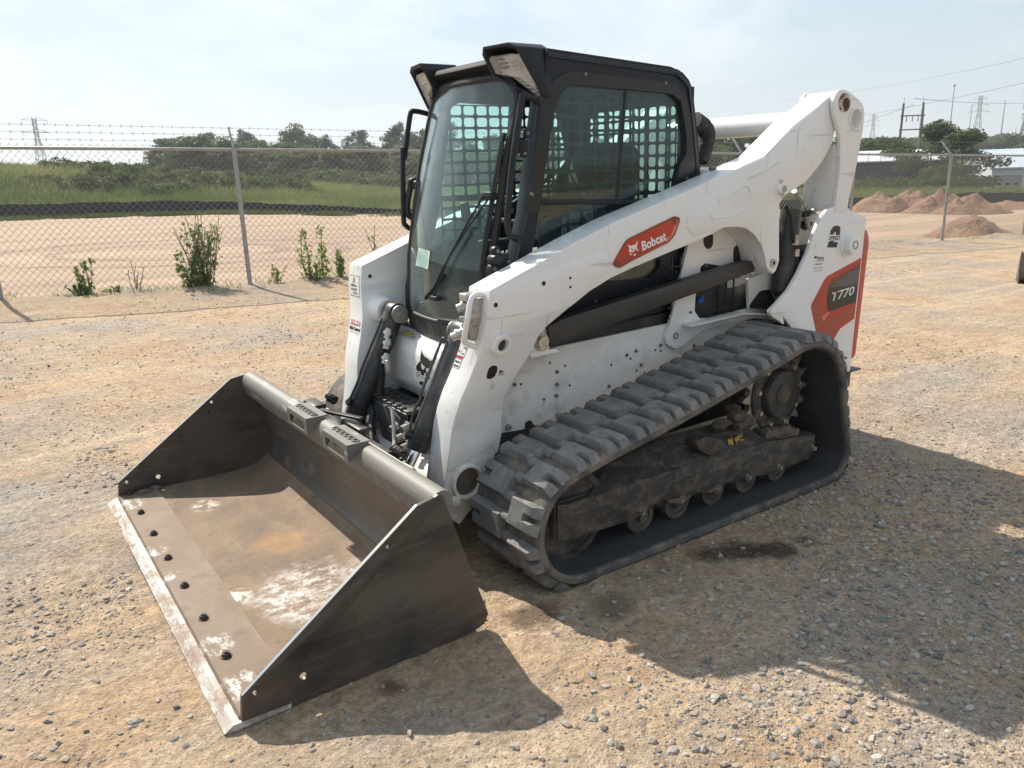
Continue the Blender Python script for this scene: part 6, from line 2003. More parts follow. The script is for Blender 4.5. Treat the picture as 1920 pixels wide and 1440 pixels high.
# step brackets on the lip: a punched tread over a frame
for (y0, y1) in ((-.205, .025), (.200, .445)):
    holes = [circ((1.775, y0+.028+(y1-y0-.056)*i/5), .011, 12) for i in range(6)]
    b = MB(); b.prism([(1.728, y0), (1.823, y0), (1.823, y1), (1.728, y1)], .556, .562, holes=holes, axis='z')
    stp = b.build('step', M_lip, bucket)
    b = MB()
    for y in (y0, y1-.006):
        b.prism([(1.735, .556), (1.817, .556), (1.817, .545), (1.813, .497), (1.806, .497), (1.782, .530), (1.74, .550)], y, y+.006)
    fr_ = MB(); fr_.prism([(y0, .492), (y1, .492), (y1, .556), (y0, .556)], 1.8175, 1.8235, axis='x', holes=[rrect(y0+.028, .500, y1-.030, .540, .010)])
    b.add(fr_.v, fr_.f)
    b.build('step_frame', M_lip, stp)
    b = MB()
    for h in holes:
        b.ring((sum(p[0] for p in h)/12, sum(p[1] for p in h)/12, .5615), (sum(p[0] for p in h)/12, sum(p[1] for p in h)/12, .567), .016, .011, 14)
    b.build('punched_rim', M_lip, stp)
b = MB()
# cutting edge and bolt-on plate with bolts
b.prism([(2.499, .004), (2.470, .022), (2.30, .022), (2.30, .002), (2.49, .0)], -1.022, 1.022)
ce = b.build('cutting_edge', M_edge, bucket)
b = MB(); b.prism([(2.452, .0225), (2.446, .036), (2.272, .040), (2.272, .0225)], -1.006, 1.006); b.build('bolted_edge', M_bolted, bucket)
b = MB(); b.cyl((0, 0, 0), (0, 0, .003), .019, 14); b.cyl((0, 0, .002), (0, 0, .015), .0150, 7, .0130); b.cyl((0, 0, .013), (0, 0, .020), .0075, 8)
EB = b.mesh('edge_bolt'); EB.materials.append(mat('rusty_dark_bolt', (.045, .036, .030), .7, bump=[(120, .6, .003, 4)]))
for i in range(7):
    m4 = Matrix.Translation((2.397, -.996+.281*i, .0365)) @ Matrix.Rotation(i*.7, 4, 'Z')
    inst(EB, 'edge_bolt', bucket, m4)
lumps('mud', [(2.33, -.97, .04, .025), (2.36, -.985, .035, .018), (2.28, -.995, .04, .02)], bucket, M_mud, 5)
# back of the bucket and the quick coupler behind it
b = MB(); b.prism([(1.60, .08), (1.66, .43), (1.62, .46), (1.575, .12)], -.56, .56); b.build('hanger_plate', M_bucket, bucket, .004)
qa = MB(); qa.prism([(1.53, .10), (1.59, .10), (1.625, .44), (1.58, .47), (1.545, .40)], -.50, -.33); qa.prism([(1.53, .10), (1.59, .10), (1.61, .40), (1.58, .43), (1.545, .38)], .33, .50)
qa.prism([(1.56, .36), (1.60, .36), (1.63, .45), (1.585, .45)], -.329, .329)
qa.prism([(1.54, .12), (1.585, .12), (1.595, .18), (1.545, .18)], -.329, .329)
quick = qa.build('quick_coupler', M_bucket, loader, .004)
b = MB(); b.cyl((1.57, -.36, .27), (1.57, -.24, .27), .055, 20); b.build('rod_eye', M_bucket, quick)
b = MB(); b.cyl((1.57, .24, .27), (1.57, .36, .27), .055, 20); b.build('rod_eye', M_bucket, quick)
# locking levers with springs
lv = [(-0.595, 0.387), (-0.559, 0.398), (-0.458, 0.414), (-0.234, 0.44), (-0.26, 0.423)]
b = MB(); b.bar((1.66, -.245, .505), (1.58, .04, .515), .030, .012); b.build('lock_lever', M_black, quick, .004)
b = MB(); b.tube([(1.60+.016*math.cos(i*.8), -.28+.0022*i, .545+.016*math.sin(i*.8)) for i in range(36)], .005, 6); b.build('coil_spring', M_black, quick)
b = MB(); b.tube([(1.49, .155, .565), (1.51, .20, .51), (1.525, .225, .455), (1.55, .27, .435)], .009, 8); b.build('lock_lever', M_galv, quick)
b = MB(); b.tube([(1.565+.018*math.cos(i*.8), .30+.0024*i, .445+.018*math.sin(i*.8)) for i in range(40)], .006, 6); b.build('coil_spring', M_dkbolt, quick)
for c_, s_ in (((1.60, .0, .475), (.05, .20, .03)), ((1.64, -.36, .50), (.06, .14, .025))):
    b = MB(); b.box(c_, s_); b.build('coupler_bracket', M_bucket, quick, .006)

# ================================================================ fence along the yard
def fpos(t, s=0.0):
    """point t metres along the fence, s metres beyond it, on the ground"""
    x = FL[0]+FD[0]*t+FN[0]*s; y = FL[1]+FD[1]*t+FN[1]*s
    return Vector((x, y, -0.0266*float(np.clip(t, -12, 40))))


RAIL = 1.88
fence = empty('chain_link_fence')
fence.location = (0, 0, 0)
tag(fence, 'galvanised chain link fence with three barbed wire strands along the back of the yard', 'fence')
T0, T1 = -9.1, 27.3
pm = MB(); pm.cyl((0, 0, -.3), (0, 0, RAIL+.02), .031, 12); pm.cyl((0, 0, RAIL-.16), (0, 0, RAIL-.13), .035, 12)
PM = pm.mesh('post'); PM.materials.append(M_galv)
lean = Vector((FN[0], FN[1], 0))
ab = MB(); ab.bar((0, 0, RAIL), (lean.x*.27, lean.y*.27, RAIL+.30), .030, .022, (FD[0], FD[1], 0)); ab.cyl((0, 0, RAIL-.05), (0, 0, RAIL+.03), .036, 12)
AB = ab.mesh('barb_arm'); AB.materials.append(M_galv)
k = 0
t = T0
while t <= T1+.01:
    b = fpos(t)
    inst(PM, 'post', fence, Matrix.Translation(b))
    inst(AB, 'barb_arm', fence, Matrix.Translation(b))
    t += 3.033
b = MB(); b.cyl(fpos(T0)+Vector((0, 0, RAIL)), fpos(T1)+Vector((0, 0, RAIL)), .021, 10); b.build('top_rail', M_galv, fence)
for i in range(3):
    f = .36+.31*i
    off = Vector((lean.x*.27*f, lean.y*.27*f, RAIL+.30*f))
    vs, fs = [], []
    w = MB()
    n = 12
    for q in range(n):
        ta, tb = T0+(T1-T0)*q/n, T0+(T1-T0)*(q+1)/n
        w.cyl(fpos(ta)+off, fpos(tb)+off, .0028, 4, cap=False)
    tt = T0
    while tt < T1:
        c = fpos(tt)+off
        for a in (0.7, -0.9):
            d = (Vector((FD[0], FD[1], 0))*.25+Vector((0, 0, 1))*math.sin(a)+lean*math.cos(a)*.6).normalized()*.022
            w.cyl(c-d, c+d, .0022, 3, cap=False)
        tt += .125
    w.build('barbed_wire', M_wire, fence)
# woven fabric: two families of slanting wires
wv, wf = [], []
P_ = .088
H0, H1 = .03, RAIL+.055
nW = int((T1-T0)/P_)
r_ = .0028
run = H1-H0
for fam in (1, -1):
    for i in range(-int(run/P_)-1, nW+int(run/P_)+1):
        ta = T0+i*P_
        tb = ta+fam*run*.95
        a_, c_ = (0.0, 1.0)
        if min(ta, tb) < T0 or max(ta, tb) > T1:
            continue
        m = 5
        base = len(wv)
        side = Vector((FD[0], FD[1], 0))
        perp = (side*1 - Vector((0, 0, fam))).normalized()
        for j in range(m+1):
            u = j/m
            p = fpos(ta+(tb-ta)*u, .030+.002*fam)
            g = float(HT(p.x, p.y))
            p.z = p.z + H0+run*u
            for a in range(3):
                an = 2*math.pi*a/3
                q = p + perp*r_*math.cos(an) + lean*r_*math.sin(an)
                wv.append(tuple(q))
        for j in range(m):
            for a in range(3):
                c = (a+1) % 3
                wf.append((base+3*j+a, base+3*j+c, base+3*j+3+c, base+3*j+3+a))
me = mesh_np('wire_mesh', wv, wf, M_wire, True)
o = bpy.data.objects.new('wire_mesh', me); link(o, fence)
o['kind'] = 'stuff'


def tile_tint(me, vals, per):
    a = me.attributes.new('tint', 'FLOAT', 'FACE')
    a.data.foreach_set('value', np.repeat(vals, per).astype(np.float32))


# ================================================================ foliage builders
def leaves_mesh(name, cen, size, nrm_bias, mat_, tint, aspect=1.0):
    """many small leaf quads; cen (n,3), size (n,)"""
    n = len(cen)
    d = rng.normal(size=(n, 3)) + np.array(nrm_bias)
    d /= np.linalg.norm(d, axis=1)[:, None]
    r = rng.normal(size=(n, 3))
    u = np.cross(d, r); u /= np.linalg.norm(u, axis=1)[:, None]
    v = np.cross(d, u)
    s = np.asarray(size)[:, None]
    a = cen-u*s*.5; b = cen+v*s*.32*aspect; c = cen+u*s*.5; e = cen-v*s*.32*aspect
    V = np.stack([a, b, c, e], 1).reshape(-1, 3)
    F = np.arange(4*n).reshape(n, 4)
    me = mesh_np(name, V, F, mat_, False)
    tile_tint(me, tint, 1)
    return me


def crown(kind, seed, h, w, n, leaf):
    """leaf clumps through the crown's volume; returns centres, sizes, tint"""
    r = np.random.default_rng(seed)
    cl = []
    if kind == 'pine':          # tiered irregular branches
        k = 30
        for i in range(k):
            z = h*(.34+.66*(i/(k-1))**.85)
            reach = w*(.30+.55*math.sin(min(1, max(0, (1-z/h)/.62))*2.4))*r.uniform(.3, 1.05)
            a = r.uniform(0, 6.28)
            cl.append((math.cos(a)*reach*.85, math.sin(a)*reach*.85, z+r.normal(0, .03*h), reach*.32+.14*w, .045*h+.05*w))
        cl.append((0, 0, h*.97, .16*w, .05*h))
    elif kind == 'round':
        k = 24
        for i in range(k):
            a = r.uniform(0, 6.28); q = r.random()**.5
            z = h*r.uniform(.22, .95)
            prof = math.sin(math.pi*min(1, max(0, (z/h-.08)/.95))**.8)
            cl.append((math.cos(a)*q*w*prof*.85, math.sin(a)*q*w*prof*.85, z, w*r.uniform(.20, .42), h*r.uniform(.07, .13)))
    else:                       # bush
        k = 20
        for i in range(k):
            a = r.uniform(0, 6.28); q = r.random()**.5
            z = h*r.uniform(.05, .82)*(1-.35*q)
            cl.append((math.cos(a)*q*w*.85, math.sin(a)*q*w*.85, z, w*r.uniform(.18, .36), h*r.uniform(.10, .2)))
    cl = np.array(cl)
    wt = cl[:, 3]**2*cl[:, 4]; wt = wt**.6; wt /= wt.sum()
    ix = r.choice(len(cl), n, p=wt)
    d = r.normal(size=(n, 3)); d /= np.linalg.norm(d, axis=1)[:, None]
    rad = r.random(n)**.45
    c = cl[ix, :3] + d*rad[:, None]*np.stack([cl[ix, 3], cl[ix, 3], cl[ix, 4]], 1)
    ct = r.random(len(cl))
    tint = np.clip(ct[ix]*.6+r.random(n)*.4, 0, 1)
    size = leaf*r.uniform(.6, 1.4, n)
    return c, size, tint, cl


def make_tree(kind, seed, h, w, n, leaf, mat_, name='tree'):
    c, s, t, cl = crown(kind, seed, h, w, n, leaf)
    fol = leaves_mesh('foliage', c, s, (0, -.2, .5), mat_, t)
    b = MB()
    b.cyl((0, 0, -.3), (0, 0, h*.55), .022*h, 8, .012*h); b.cyl((0, 0, h*.55), (0, 0, h*.93), .012*h, 6, .004*h)
    r = random.Random(seed)
    for q in cl[::2]:
        b.cyl((0, 0, max(.15*h, q[2]-.10*h)), tuple(q[:3]), .007*h, 5, .002*h)
    tr = b.mesh('trunk'); tr.materials.append(M_bark)
    return fol, tr


TREES = {}
for i in range(4):
    TREES['pine', i] = make_tree('pine', 20+i, 11.0, 4.0+.6*(i % 2), 4200, .40, M_pine)
for i in range(4):
    TREES['round', i] = make_tree('round', 40+i, 6.5, 2.9, 3400, .32, M_leaf)
for i in range(3):
    TREES['bush', i] = make_tree('bush', 60+i, 2.2, 1.5, 1500, .17, M_bush)
TREES['big', 0] = make_tree('round', 81, 6.0, 3.2, 6500, .24, M_leaf)


def plant_at(px, d, kind, var, sc, label, cat, group, name, dz=0.0, rot=None, sx=1.0):
    az = math.radians(az_of(px))
    x, y = CX+d*math.cos(az), CY+d*math.sin(az)
    z = float(HT(x, y)) + dz
    root = empty(name, (x, y, z))
    root.rotation_euler = (0, 0, rot if rot is not None else random.uniform(0, 6.28))
    root.scale = (sc*sx, sc*sx, sc)
    fol, tr = TREES[kind, var]
    inst(tr, 'trunk' if kind != 'bush' else 'stem', root)
    inst(fol, 'foliage', root)
    tag(root, label, cat, group)
    return root


def at_px(px, d, row=None):
    az = math.radians(az_of(px, row))
    x, y = CX+d*math.cos(az), CY+d*math.sin(az)
    return x, y, float(HT(x, y))


# treeline left of the cab and on behind it
G1 = 'tall trees of the far treeline'
ORD = ['first', 'second', 'third', 'fourth', 'fifth', 'sixth', 'seventh', 'eighth', 'ninth', 'tenth', 'eleventh', 'twelfth', 'thirteenth', 'fourteenth', 'fifteenth', 'sixteenth']


def far_label(px, i):
    if px < 447:
        return 'tall dark tree of the far treeline, %s counted from its left end' % ORD[i]
    if px < 760:
        return 'tall tree of the far treeline, %s to the right of the nearest fence post' % ORD[i-5]
    return 'tall tree of the far treeline standing behind the loader'


for i, (px, d, s) in enumerate([(318, 178, .50), (345, 170, .74), (372, 165, .82), (398, 168, 1.03), (425, 172, .70), (452, 166, .60), (466, 172, 1.0), (492, 165, .96), (518, 170, .78),
                                (542, 168, .95), (562, 164, 1.10), (586, 170, .92), (612, 165, 1.0), (636, 172, .70), (652, 168, .90), (678, 165, 1.02), (700, 170, .86), (722, 166, 1.04), (748, 162, 1.12), (775, 160, 1.2),
                                (805, 158, 1.22), (840, 155, 1.05), (880, 152, .95), (925, 150, 1.0), (975, 146, .98), (1030, 142, .9), (1090, 138, .95), (1150, 132, .9), (1210, 126, .9), (1265, 122, .86), (1310, 118, .8), (1350, 114, .78), (1392, 110, .74), (1430, 106, .76), (1470, 104, .7), (1510, 102, .68)]):
    kd = 'pine' if i % 3 == 0 else 'round'
    plant_at(px, d, kd, i % 4, s*(.88 if kd == 'pine' else 1.36)*random.uniform(.80, 1.06), far_label(px, i), 'tree', G1, 'tree', sx=1.0 if kd == 'pine' else .95)
G2 = 'low bushy trees in front of the far treeline'
for i in range(110):
    px = 316+ (i*27.3) % 1226
    d = float(np.interp(px, [300, 760, 1000, 1330, 1540], [140, 124, 108, 90, 78])) + random.uniform(-16, 12)
    plant_at(px, d, 'round', (i*3) % 4, random.uniform(.55, .90)*float(np.interp(px, [300, 760, 1330, 1540], [1.05, 1.0, .80, .70])), 'low bushy tree standing in front of the far treeline', 'tree', G2, 'tree', sx=1.7)
G3 = 'dark shrubs on the grassy bank'
for i in range(48):
    px = 70 + (i*37.7) % 510
    d = float(np.interp(px, [0, 300, 600], [66, 66, 70])) + random.uniform(-2, 12)
    plant_at(px, d, 'bush', i % 3, random.uniform(.45, .85), 'dark green shrub growing on the grassy bank at left', 'shrub', G3, 'shrub', sx=1.3)
for i in range(22):
    px = 590 + (i*31.7) % 260
    plant_at(px, random.uniform(92, 112), 'bush', i % 3, random.uniform(.9, 1.35), 'scrubby green bush at the foot of the far trees beside the cab', 'shrub', 'bushes at the foot of the far trees', 'shrub', sx=1.7)
# right side: near trees in front of the shed
plant_at(1748, 78, 'big', 0, .98, 'leafy tree with a ragged top beside the white shed, behind the fence post', 'tree', None, 'tree', rot=.4, sx=1.0)
plant_at(1806, 74, 'big', 0, .86, 'wide leafy tree whose branches hang before the shed gable', 'tree', None, 'tree', rot=2.3, sx=1.2)
plant_at(1690, 82, 'round', 1, .70, 'dense dark tree between the utility poles and the ragged tree', 'tree', None, 'tree', sx=1.2)
plant_at(1830, 70, 'bush', 1, 1.05, 'yellow green shrub in front of the hanging tree near the shed', 'shrub', None, 'shrub')
plant_at(1806, 68, 'bush', 0, 1.12, 'rounded light green shrub beside the right fence post', 'shrub', None, 'shrub')
for i, px in enumerate((1600, 1625, 1648, 1668, 1700, 1722)):
    plant_at(px, 66+3*(i % 2), 'bush', i % 3, random.uniform(.75, 1.0), 'green shrub of the row behind the clay heaps, %s from the loader' % ORD[i], 'shrub', 'shrubs behind the clay heaps', 'shrub', sx=1.2)
for i, px in enumerate((1545, 1580, 1612, 1640, 1662)):
    plant_at(px, 92+4*(i % 3), 'round', i % 4, random.uniform(.70, .86), 'green tree behind the fence by the loader rear link, %s from the left' % ORD[i], 'tree', 'trees past the rear of the loader', 'tree', sx=1.2)
G4 = 'trees on the far hill at right'
for i in range(76):
    px = 1590 + (i*41.3) % 345
    d = random.uniform(225, 350)
    plant_at(px, d, 'round', i % 4, random.uniform(.75, 1.15), 'hazy tree of the far wooded hill at right', 'tree', G4, 'tree', sx=1.5)


def wood_mass(name, bands, label, mat_):
    V = []
    return None


# ---------------------------------------------------------------- grass of the meadow
def tufts(name, n, azr, lo, hi, hmin, hmax, mat_, label, per=4, width=.05, spread=.14, dens=None):
    az = rng.uniform(azr[0], azr[1], n)
    D = np.interp(az, _azk, B_D); RD = np.interp(az, _azk, R_D)
    d = D + lo(RD) + (hi(RD)-lo(RD))*rng.random(n)**1.3
    x = CX+d*np.cos(np.radians(az)); y = CY+d*np.sin(np.radians(az))
    if dens is not None:
        k = fbm(x*dens+3, y*dens+8, 3) > rng.uniform(.25, .6, n); x, y = x[k], y[k]
    n = len(x)
    z = HT(x, y)
    big = fbm(x*.12, y*.12, 3)
    hh = hmin+(hmax-hmin)*rng.random(n)*(.5+big)
    a = rng.uniform(0, 6.28, (n, per)); sp = rng.random((n, per))*spread
    bx = x[:, None]+sp*np.cos(a); by = y[:, None]+sp*np.sin(a)
    H = hh[:, None]*rng.uniform(.6, 1.1, (n, per))
    lean_ = rng.normal(0, .30, (n, per, 2))*H[..., None]
    f = rng.uniform(0, 6.28, (n, per)); wx = width*np.cos(f)*.5; wy = width*np.sin(f)*.5
    zz = np.broadcast_to(z[:, None], bx.shape)-.03
    A = np.stack([bx-wx, by-wy, zz], -1); B = np.stack([bx+wx, by+wy, zz], -1); C = np.stack([bx+lean_[..., 0], by+lean_[..., 1], zz+H], -1)
    V = np.stack([A, B, C], 2).reshape(-1, 3)
    me = mesh_np(name, V, np.arange(len(V)).reshape(-1, 3), mat_, False)
    t = np.clip(fbm(x*.22+30, y*.22, 3)*1.9-.45, 0, 1)
    tile_tint(me, np.clip(np.repeat(t, per)*.7+rng.random(n*per)*.3, 0, 1), 1)
    o = bpy.data.objects.new(name, me); COL.objects.link(o)
    tag(o, label, 'grass', kind='stuff')


tufts('meadow_grass', 92000, (-166, -73), lambda r: .6+0*r, lambda r: r*1.3, .25, .85, M_grass, 'tall uncut grass and weeds on the bank behind the silt fence', 4, .075, .2)
tufts('verge_grass', 12000, (-122, -73), lambda r: -3.0+0*r, lambda r: -.15+0*r, .10, .34, M_greengrass, 'short green grass along the foot of the silt fence', 5, .05, .16, .5)
tufts('wild_flowers', 120, (-100.5, -95.0), lambda r: 6.5+0*r, lambda r: 11+0*r, .35, .55, M_flower, 'pale wild flowers on the grassy bank at left', 3, .10, .35)

# ---------------------------------------------------------------- silt fence
sf = MB()
pxs = np.concatenate([np.linspace(-640, -40, 26)[:-1], np.linspace(-40, 1340, 60), np.linspace(1340, 2200, 50)])
top = []
for px in pxs:
    a = math.radians(float(np.interp(px, [-640, -40, 0, 400, 640, 760, 960, 1330, 1620, 1920, 2200], [-73.0, AZT[0]+1.3] + AZT + [-164.0])))
    d = float(np.interp(math.degrees(a), _azk, B_D)) + .15*math.sin(px*.05)
    x, y = CX+d*math.cos(a), CY+d*math.sin(a)
    h = float(np.interp(px, [-40, 300, 450, 760, 1000, 1600, 1700, 1850, 1990], [.86, .80, .62, .26, .3, .45, .55, .60, .55])) + .03*math.sin(px*.11) + .02*math.sin(px*.31)
    top.append((x, y, float(HT(x, y)), h))
vs, fs = [], []
for i, (x, y, z, h) in enumerate(top):
    w = .02
    vs += [(x, y, z-.15), (x+.012*math.sin(i*1.3), y, z+h*.5), (x, y, z+h), (x, y-.015, z+h), (x, y-.015, z-.15)]
for i in range(len(top)-1):
    for k in range(5):
        l = (k+1) % 5
        fs.append((5*i+k, 5*i+l, 5*i+5+l, 5*i+5+k))
silt = MB().add(vs, fs).build('fabric', M_silt, None)
silt_root = empty('silt_fence'); silt.parent = silt_root
tag(silt_root, 'low black silt fence of sagging fabric along the far edge of the sand lot', 'silt fence')
for i in range(0, len(top), 3):
    x, y, z, h = top[i]
    MBs = MB(); MBs.box((x, y-.04, z+h*.5-.05), (.04, .03, h+.14)); MBs.build('stake', M_pole, silt_root)


# ---------------------------------------------------------------- clay heaps
def heap(px, d, r, h, label, seed, st=1.0):
    x0, y0, z0 = at_px(px, d, 445 if d < 34 else 397)
    n, m = 26, 40
    rr = np.linspace(0, 1, n)[:, None]; th = np.linspace(0, 2*np.pi, m, endpoint=False)[None]
    ang = math.atan2(y0-CY, x0-CX)
    lx = rr*np.cos(th)*r*st; ly = rr*np.sin(th)*r
    X = x0 - math.sin(ang)*lx + math.cos(ang)*ly; Y = y0 + math.cos(ang)*lx + math.sin(ang)*ly
    nz = fbm(X*1.3+seed, Y*1.3, 4)
    Z = h*np.clip(1-rr, 0, 1)**.95*(.40+1.15*nz) + (fbm(X*5, Y*5+seed, 3)-.5)*.16*(1-rr) + (fbm(X*14, Y*14+seed, 2)-.5)*.07*(1-rr)
    Z = HT(X, Y)+Z-.12*rr
    V = np.stack([X, Y, np.broadcast_to(Z, X.shape)], -1).reshape(-1, 3)
    F = [(i*m+j, (i+1)*m+j, (i+1)*m+(j+1) % m, i*m+(j+1) % m) for i in range(n-1) for j in range(m)]
    me = mesh_np('clay_heap', V, F, M_pile, True)
    o = bpy.data.objects.new('clay_heap', me); COL.objects.link(o)
    tag(o, label, 'dirt pile')
    return o


heap(1822, 29.4, 1.5, .68, 'nearest reddish clay heap just beyond the right fence post', 3, 1.05)
heap(1655, 44.5, 1.5, 1.08, 'clay heap nearest the loader on the sand lot', 9, 1.2)
heap(1717, 44.8, 1.4, 1.02, 'second clay heap from the loader in the far row', 14, 1.15)
heap(1745, 42.5, 1.15, .66, 'pale clay heap in the middle of the far row', 17, 1.2)
heap(1765, 45.4, 1.3, .98, 'grey brown clay heap behind the pale one', 18, 1.3)
heap(1795, 42, 1.15, .62, 'low clay heap left of the rightmost one in the far row', 23, 1.2)
heap(1828, 42.6, 1.3, .86, 'rightmost clay heap of the far row', 29, 1.35)
heap(1892, 45.5, 1.6, .34, 'flat spread of pale rubble at the right end of the sand lot', 31, 1.5)


# ---------------------------------------------------------------- weeds along the fence
def weed(px, t_off, h, w, stems, nleaf, leaf, label, seed, dry=0.0, pale=False):
    r = np.random.default_rng(seed)
    # foot of the fence on this bearing
    az = math.radians(az_of(px, 540)); ca, sa = math.cos(az), math.sin(az)
    d = ((FL[0]-CX)*FN[0]+(FL[1]-CY)*FN[1]+t_off)/(ca*FN[0]+sa*FN[1])
    x, y = CX+d*ca, CY+d*sa
    z = float(HT(x, y)) + float(HD(np.array([x]), np.array([y]))[0])
    root = empty('weed', (x, y, z-.02))
    tag(root, label, 'plant')
    sb = MB(); pts, tn = [], []
    for i in range(stems):
        a = r.uniform(0, 6.28); q = r.random()*w
        hh = h*r.uniform(.55, 1.0) if i else h
        top_ = np.array([math.cos(a)*q, math.sin(a)*q, hh])
        foot = np.array([math.cos(a)*q*.25, math.sin(a)*q*.25, 0])
        bend = r.normal(0, .05, 3)*h; bend[2] = 0
        path = [foot, foot*.6+top_*.4+bend, foot*.2+top_*.8+bend*.6, top_]
        path = [tuple(p) for p in smooth_path([tuple(p) for p in path], 3)]
        sb.tube(path, .0045, 5)
        k = int(nleaf/stems)
        if r.random() < dry and i:
            k = int(k*.25)
        for j in range(k):
            u = r.random()**1.15*.97
            p = np.array(path[min(len(path)-1, int(u*len(path)))])
            off = r.normal(0, 1, 3); off /= np.linalg.norm(off)
            rad = (.10+.05*w)*(1-u*.65)*r.random()**.5*min(1.6, h/.6)
            pts.append(p+off*rad*np.array([1, 1, .6])); tn.append(r.random())
    sb.build('stem', M_drystem if dry > .4 else M_bush_stem, root)
    pts = np.array(pts); pts[:, 2] = np.maximum(pts[:, 2], .01)
    me = leaves_mesh('foliage', pts, leaf*r.uniform(.5, 1.3, len(pts)), (0, 0, .6), M_weed, np.array(tn)*(.5 if not pale else 1)+(.0 if not pale else .3), 1.2)
    inst(me, 'foliage', root)


M_bush_stem = mat('green_plant_stem', (.07, .085, .03), .7)
weed(385, .12, .95, .36, 26, 1150, .055, 'tall bushy weed with dry stalks left of the nearest fence post', 5, .25)
weed(392, .13, 1.06, .42, 16, 90, .035, 'dry branching stalks standing out of the tall bushy weed', 25, .95, True)
weed(368, .10, .55, .30, 12, 480, .062, 'denser green foot of weeds at the tall bushy weed', 6)
weed(165, .10, .52, .15, 6, 300, .050, 'small leafy weed at the fence between two posts', 7)
weed(152, .06, .20, .20, 10, 220, .06, 'tuft of low weeds at the foot of the small leafy weed', 8)
weed(215, .06, .14, .22, 8, 110, .05, 'flat sprig of weeds on the gravel edge', 9, pale=True)
weed(585, .08, .80, .12, 4, 300, .050, 'pair of upright weeds between the nearest post and the loader', 11, pale=True)
weed(614, .08, .82, .08, 3, 280, .050, 'weed with a hooked tip beside the loader arm', 12, pale=True)
weed(600, .04, .34, .28, 12, 260, .055, 'low leafy clump under the two upright weeds', 13, pale=True)
weed(525, .08, .30, .18, 9, 190, .045, 'pale feathery weed right of the nearest fence post', 14, .5, True)
weed(646, .06, .46, .12, 6, 260, .06, 'weed showing at the edge of the far lift arm', 15, pale=True)
weed(710, .15, .80, .22, 7, 120, .05, 'thin dry stalks rising above the far lift arm', 16, .9, True)
weed(255, .10, .45, .25, 7, 60, .04, 'wispy dry stalks between the small weed and the tall bushy weed', 17, .9, True)

# sparse grass along the foot of the fence
n_ = 900
tt_ = rng.uniform(-4, 25, n_); ss_ = rng.normal(.12, .22, n_)
gx = FL[0]+FD[0]*tt_+FN[0]*ss_; gy = FL[1]+FD[1]*tt_+FN[1]*ss_
kk = fbm(gx*.9+4, gy*.9, 3) > rng.uniform(.35, .62, n_); gx, gy = gx[kk], gy[kk]
gz = HT(gx, gy)+HD(gx, gy)
per = 7
fa = rng.uniform(0, 6.28, (len(gx), per)); hh = rng.uniform(.03, .15, (len(gx), per))
bx = gx[:, None]+rng.normal(0, .05, fa.shape); by = gy[:, None]+rng.normal(0, .05, fa.shape); bz = np.broadcast_to(gz[:, None], fa.shape)
lx_ = rng.normal(0, .5, fa.shape)*hh; ly_ = rng.normal(0, .5, fa.shape)*hh
V = np.stack([np.stack([bx-.006*np.cos(fa), by-.006*np.sin(fa), bz-.01], -1), np.stack([bx+.006*np.cos(fa), by+.006*np.sin(fa), bz-.01], -1), np.stack([bx+lx_, by+ly_, bz+hh], -1)], 2).reshape(-1, 3)
me = mesh_np('fence_grass', V, np.arange(len(V)).reshape(-1, 3), M_grass, False)
tile_tint(me, rng.random(len(V)//3), 1)
o = bpy.data.objects.new('fence_grass', me); link(o)
tag(o, 'sparse short grass along the foot of the chain link fence', 'grass', kind='stuff')

# ---------------------------------------------------------------- buildings at right
def shed(px, d, w, depth, eave, ridge, label, name, roofmat, wallmat, dz=0.0, yaw=0.0, door=True):
    x, y, z = at_px(px, d)
    z += dz
    root = empty(name, (x, y, z))
    ang = math.atan2(CY-y, CX-x) + yaw
    root.rotation_euler = (0, 0, ang)          # local +x faces the camera side
    tag(root, label, 'building')
    b = MB()
    b.prism([(-w/2, 0), (w/2, 0), (w/2, eave), (-w/2, eave)], -.1, 0, axis='x')
    b.prism([(-w/2, 0), (w/2, 0), (w/2, eave), (-w/2, eave)], -depth, -depth+.1, axis='x')
    for s in (-1, 1):
        b.prism([(-depth+.1, 0), (-.1, 0), (-.1, eave), (-depth/2, ridge), (-depth+.1, eave)], s*w/2-.05*s-.05, s*w/2-.05*s+.05)
    b.build('wall', wallmat, root)
    b = MB()
    b.prism([(.35, eave-.10), (.35, eave+.0), (-depth/2, ridge+.10), (-depth-.35, eave+.0), (-depth-.35, eave-.10), (-depth/2, ridge)], -w/2-.3, w/2+.3)
    roof = b.build('roof', roofmat, root)
    n = int(w/1.0)
    b = MB()
    for i in range(n+1):
        yy = -w/2-.2+(w+.4)*i/n
        b.bar((.36, yy, eave+.03), (-depth/2, yy, ridge+.13), .05, .05)
    o = b.build('roof_seam', roofmat, roof); o['kind'] = 'stuff'
    return root


sh = shed(1972, 84, 8.4, 9, 2.55, 4.0, 'white metal shed with pale blue roof at the right edge', 'shed', M_broof, M_bwall, dz=-.35, yaw=.28)
b = MB(); b.box((.03, -2.9, .95), (.06, 2.1, 1.9)); rd = b.build('roller_door', M_bdoor, sh)
for i in range(3):
    b = MB(); b.box((.07, -3.55+.65*i, 1.15), (.02, .32, .18)); b.build('door_pane', M_bwin, rd)
b = MB(); b.prism([(0.0, 2.15), (1.2, 1.75), (1.2, 1.70), (0, 2.0)], -1.2, .9); b.build('awning', mat('blue_awning', (.20, .30, .45), .5), sh)
b = MB(); b.box((.03, -.2, .95), (.06, 1.5, 1.3)); b.build('window', M_bwin, sh)
sh2 = shed(1640, 80, 11, 8, 3.0, 3.8, 'low dark navy building with a white roof edge behind the shrubs', 'shed', M_bwall, mat('navy_cladding', (.035, .045, .075), .6), dz=-.3)
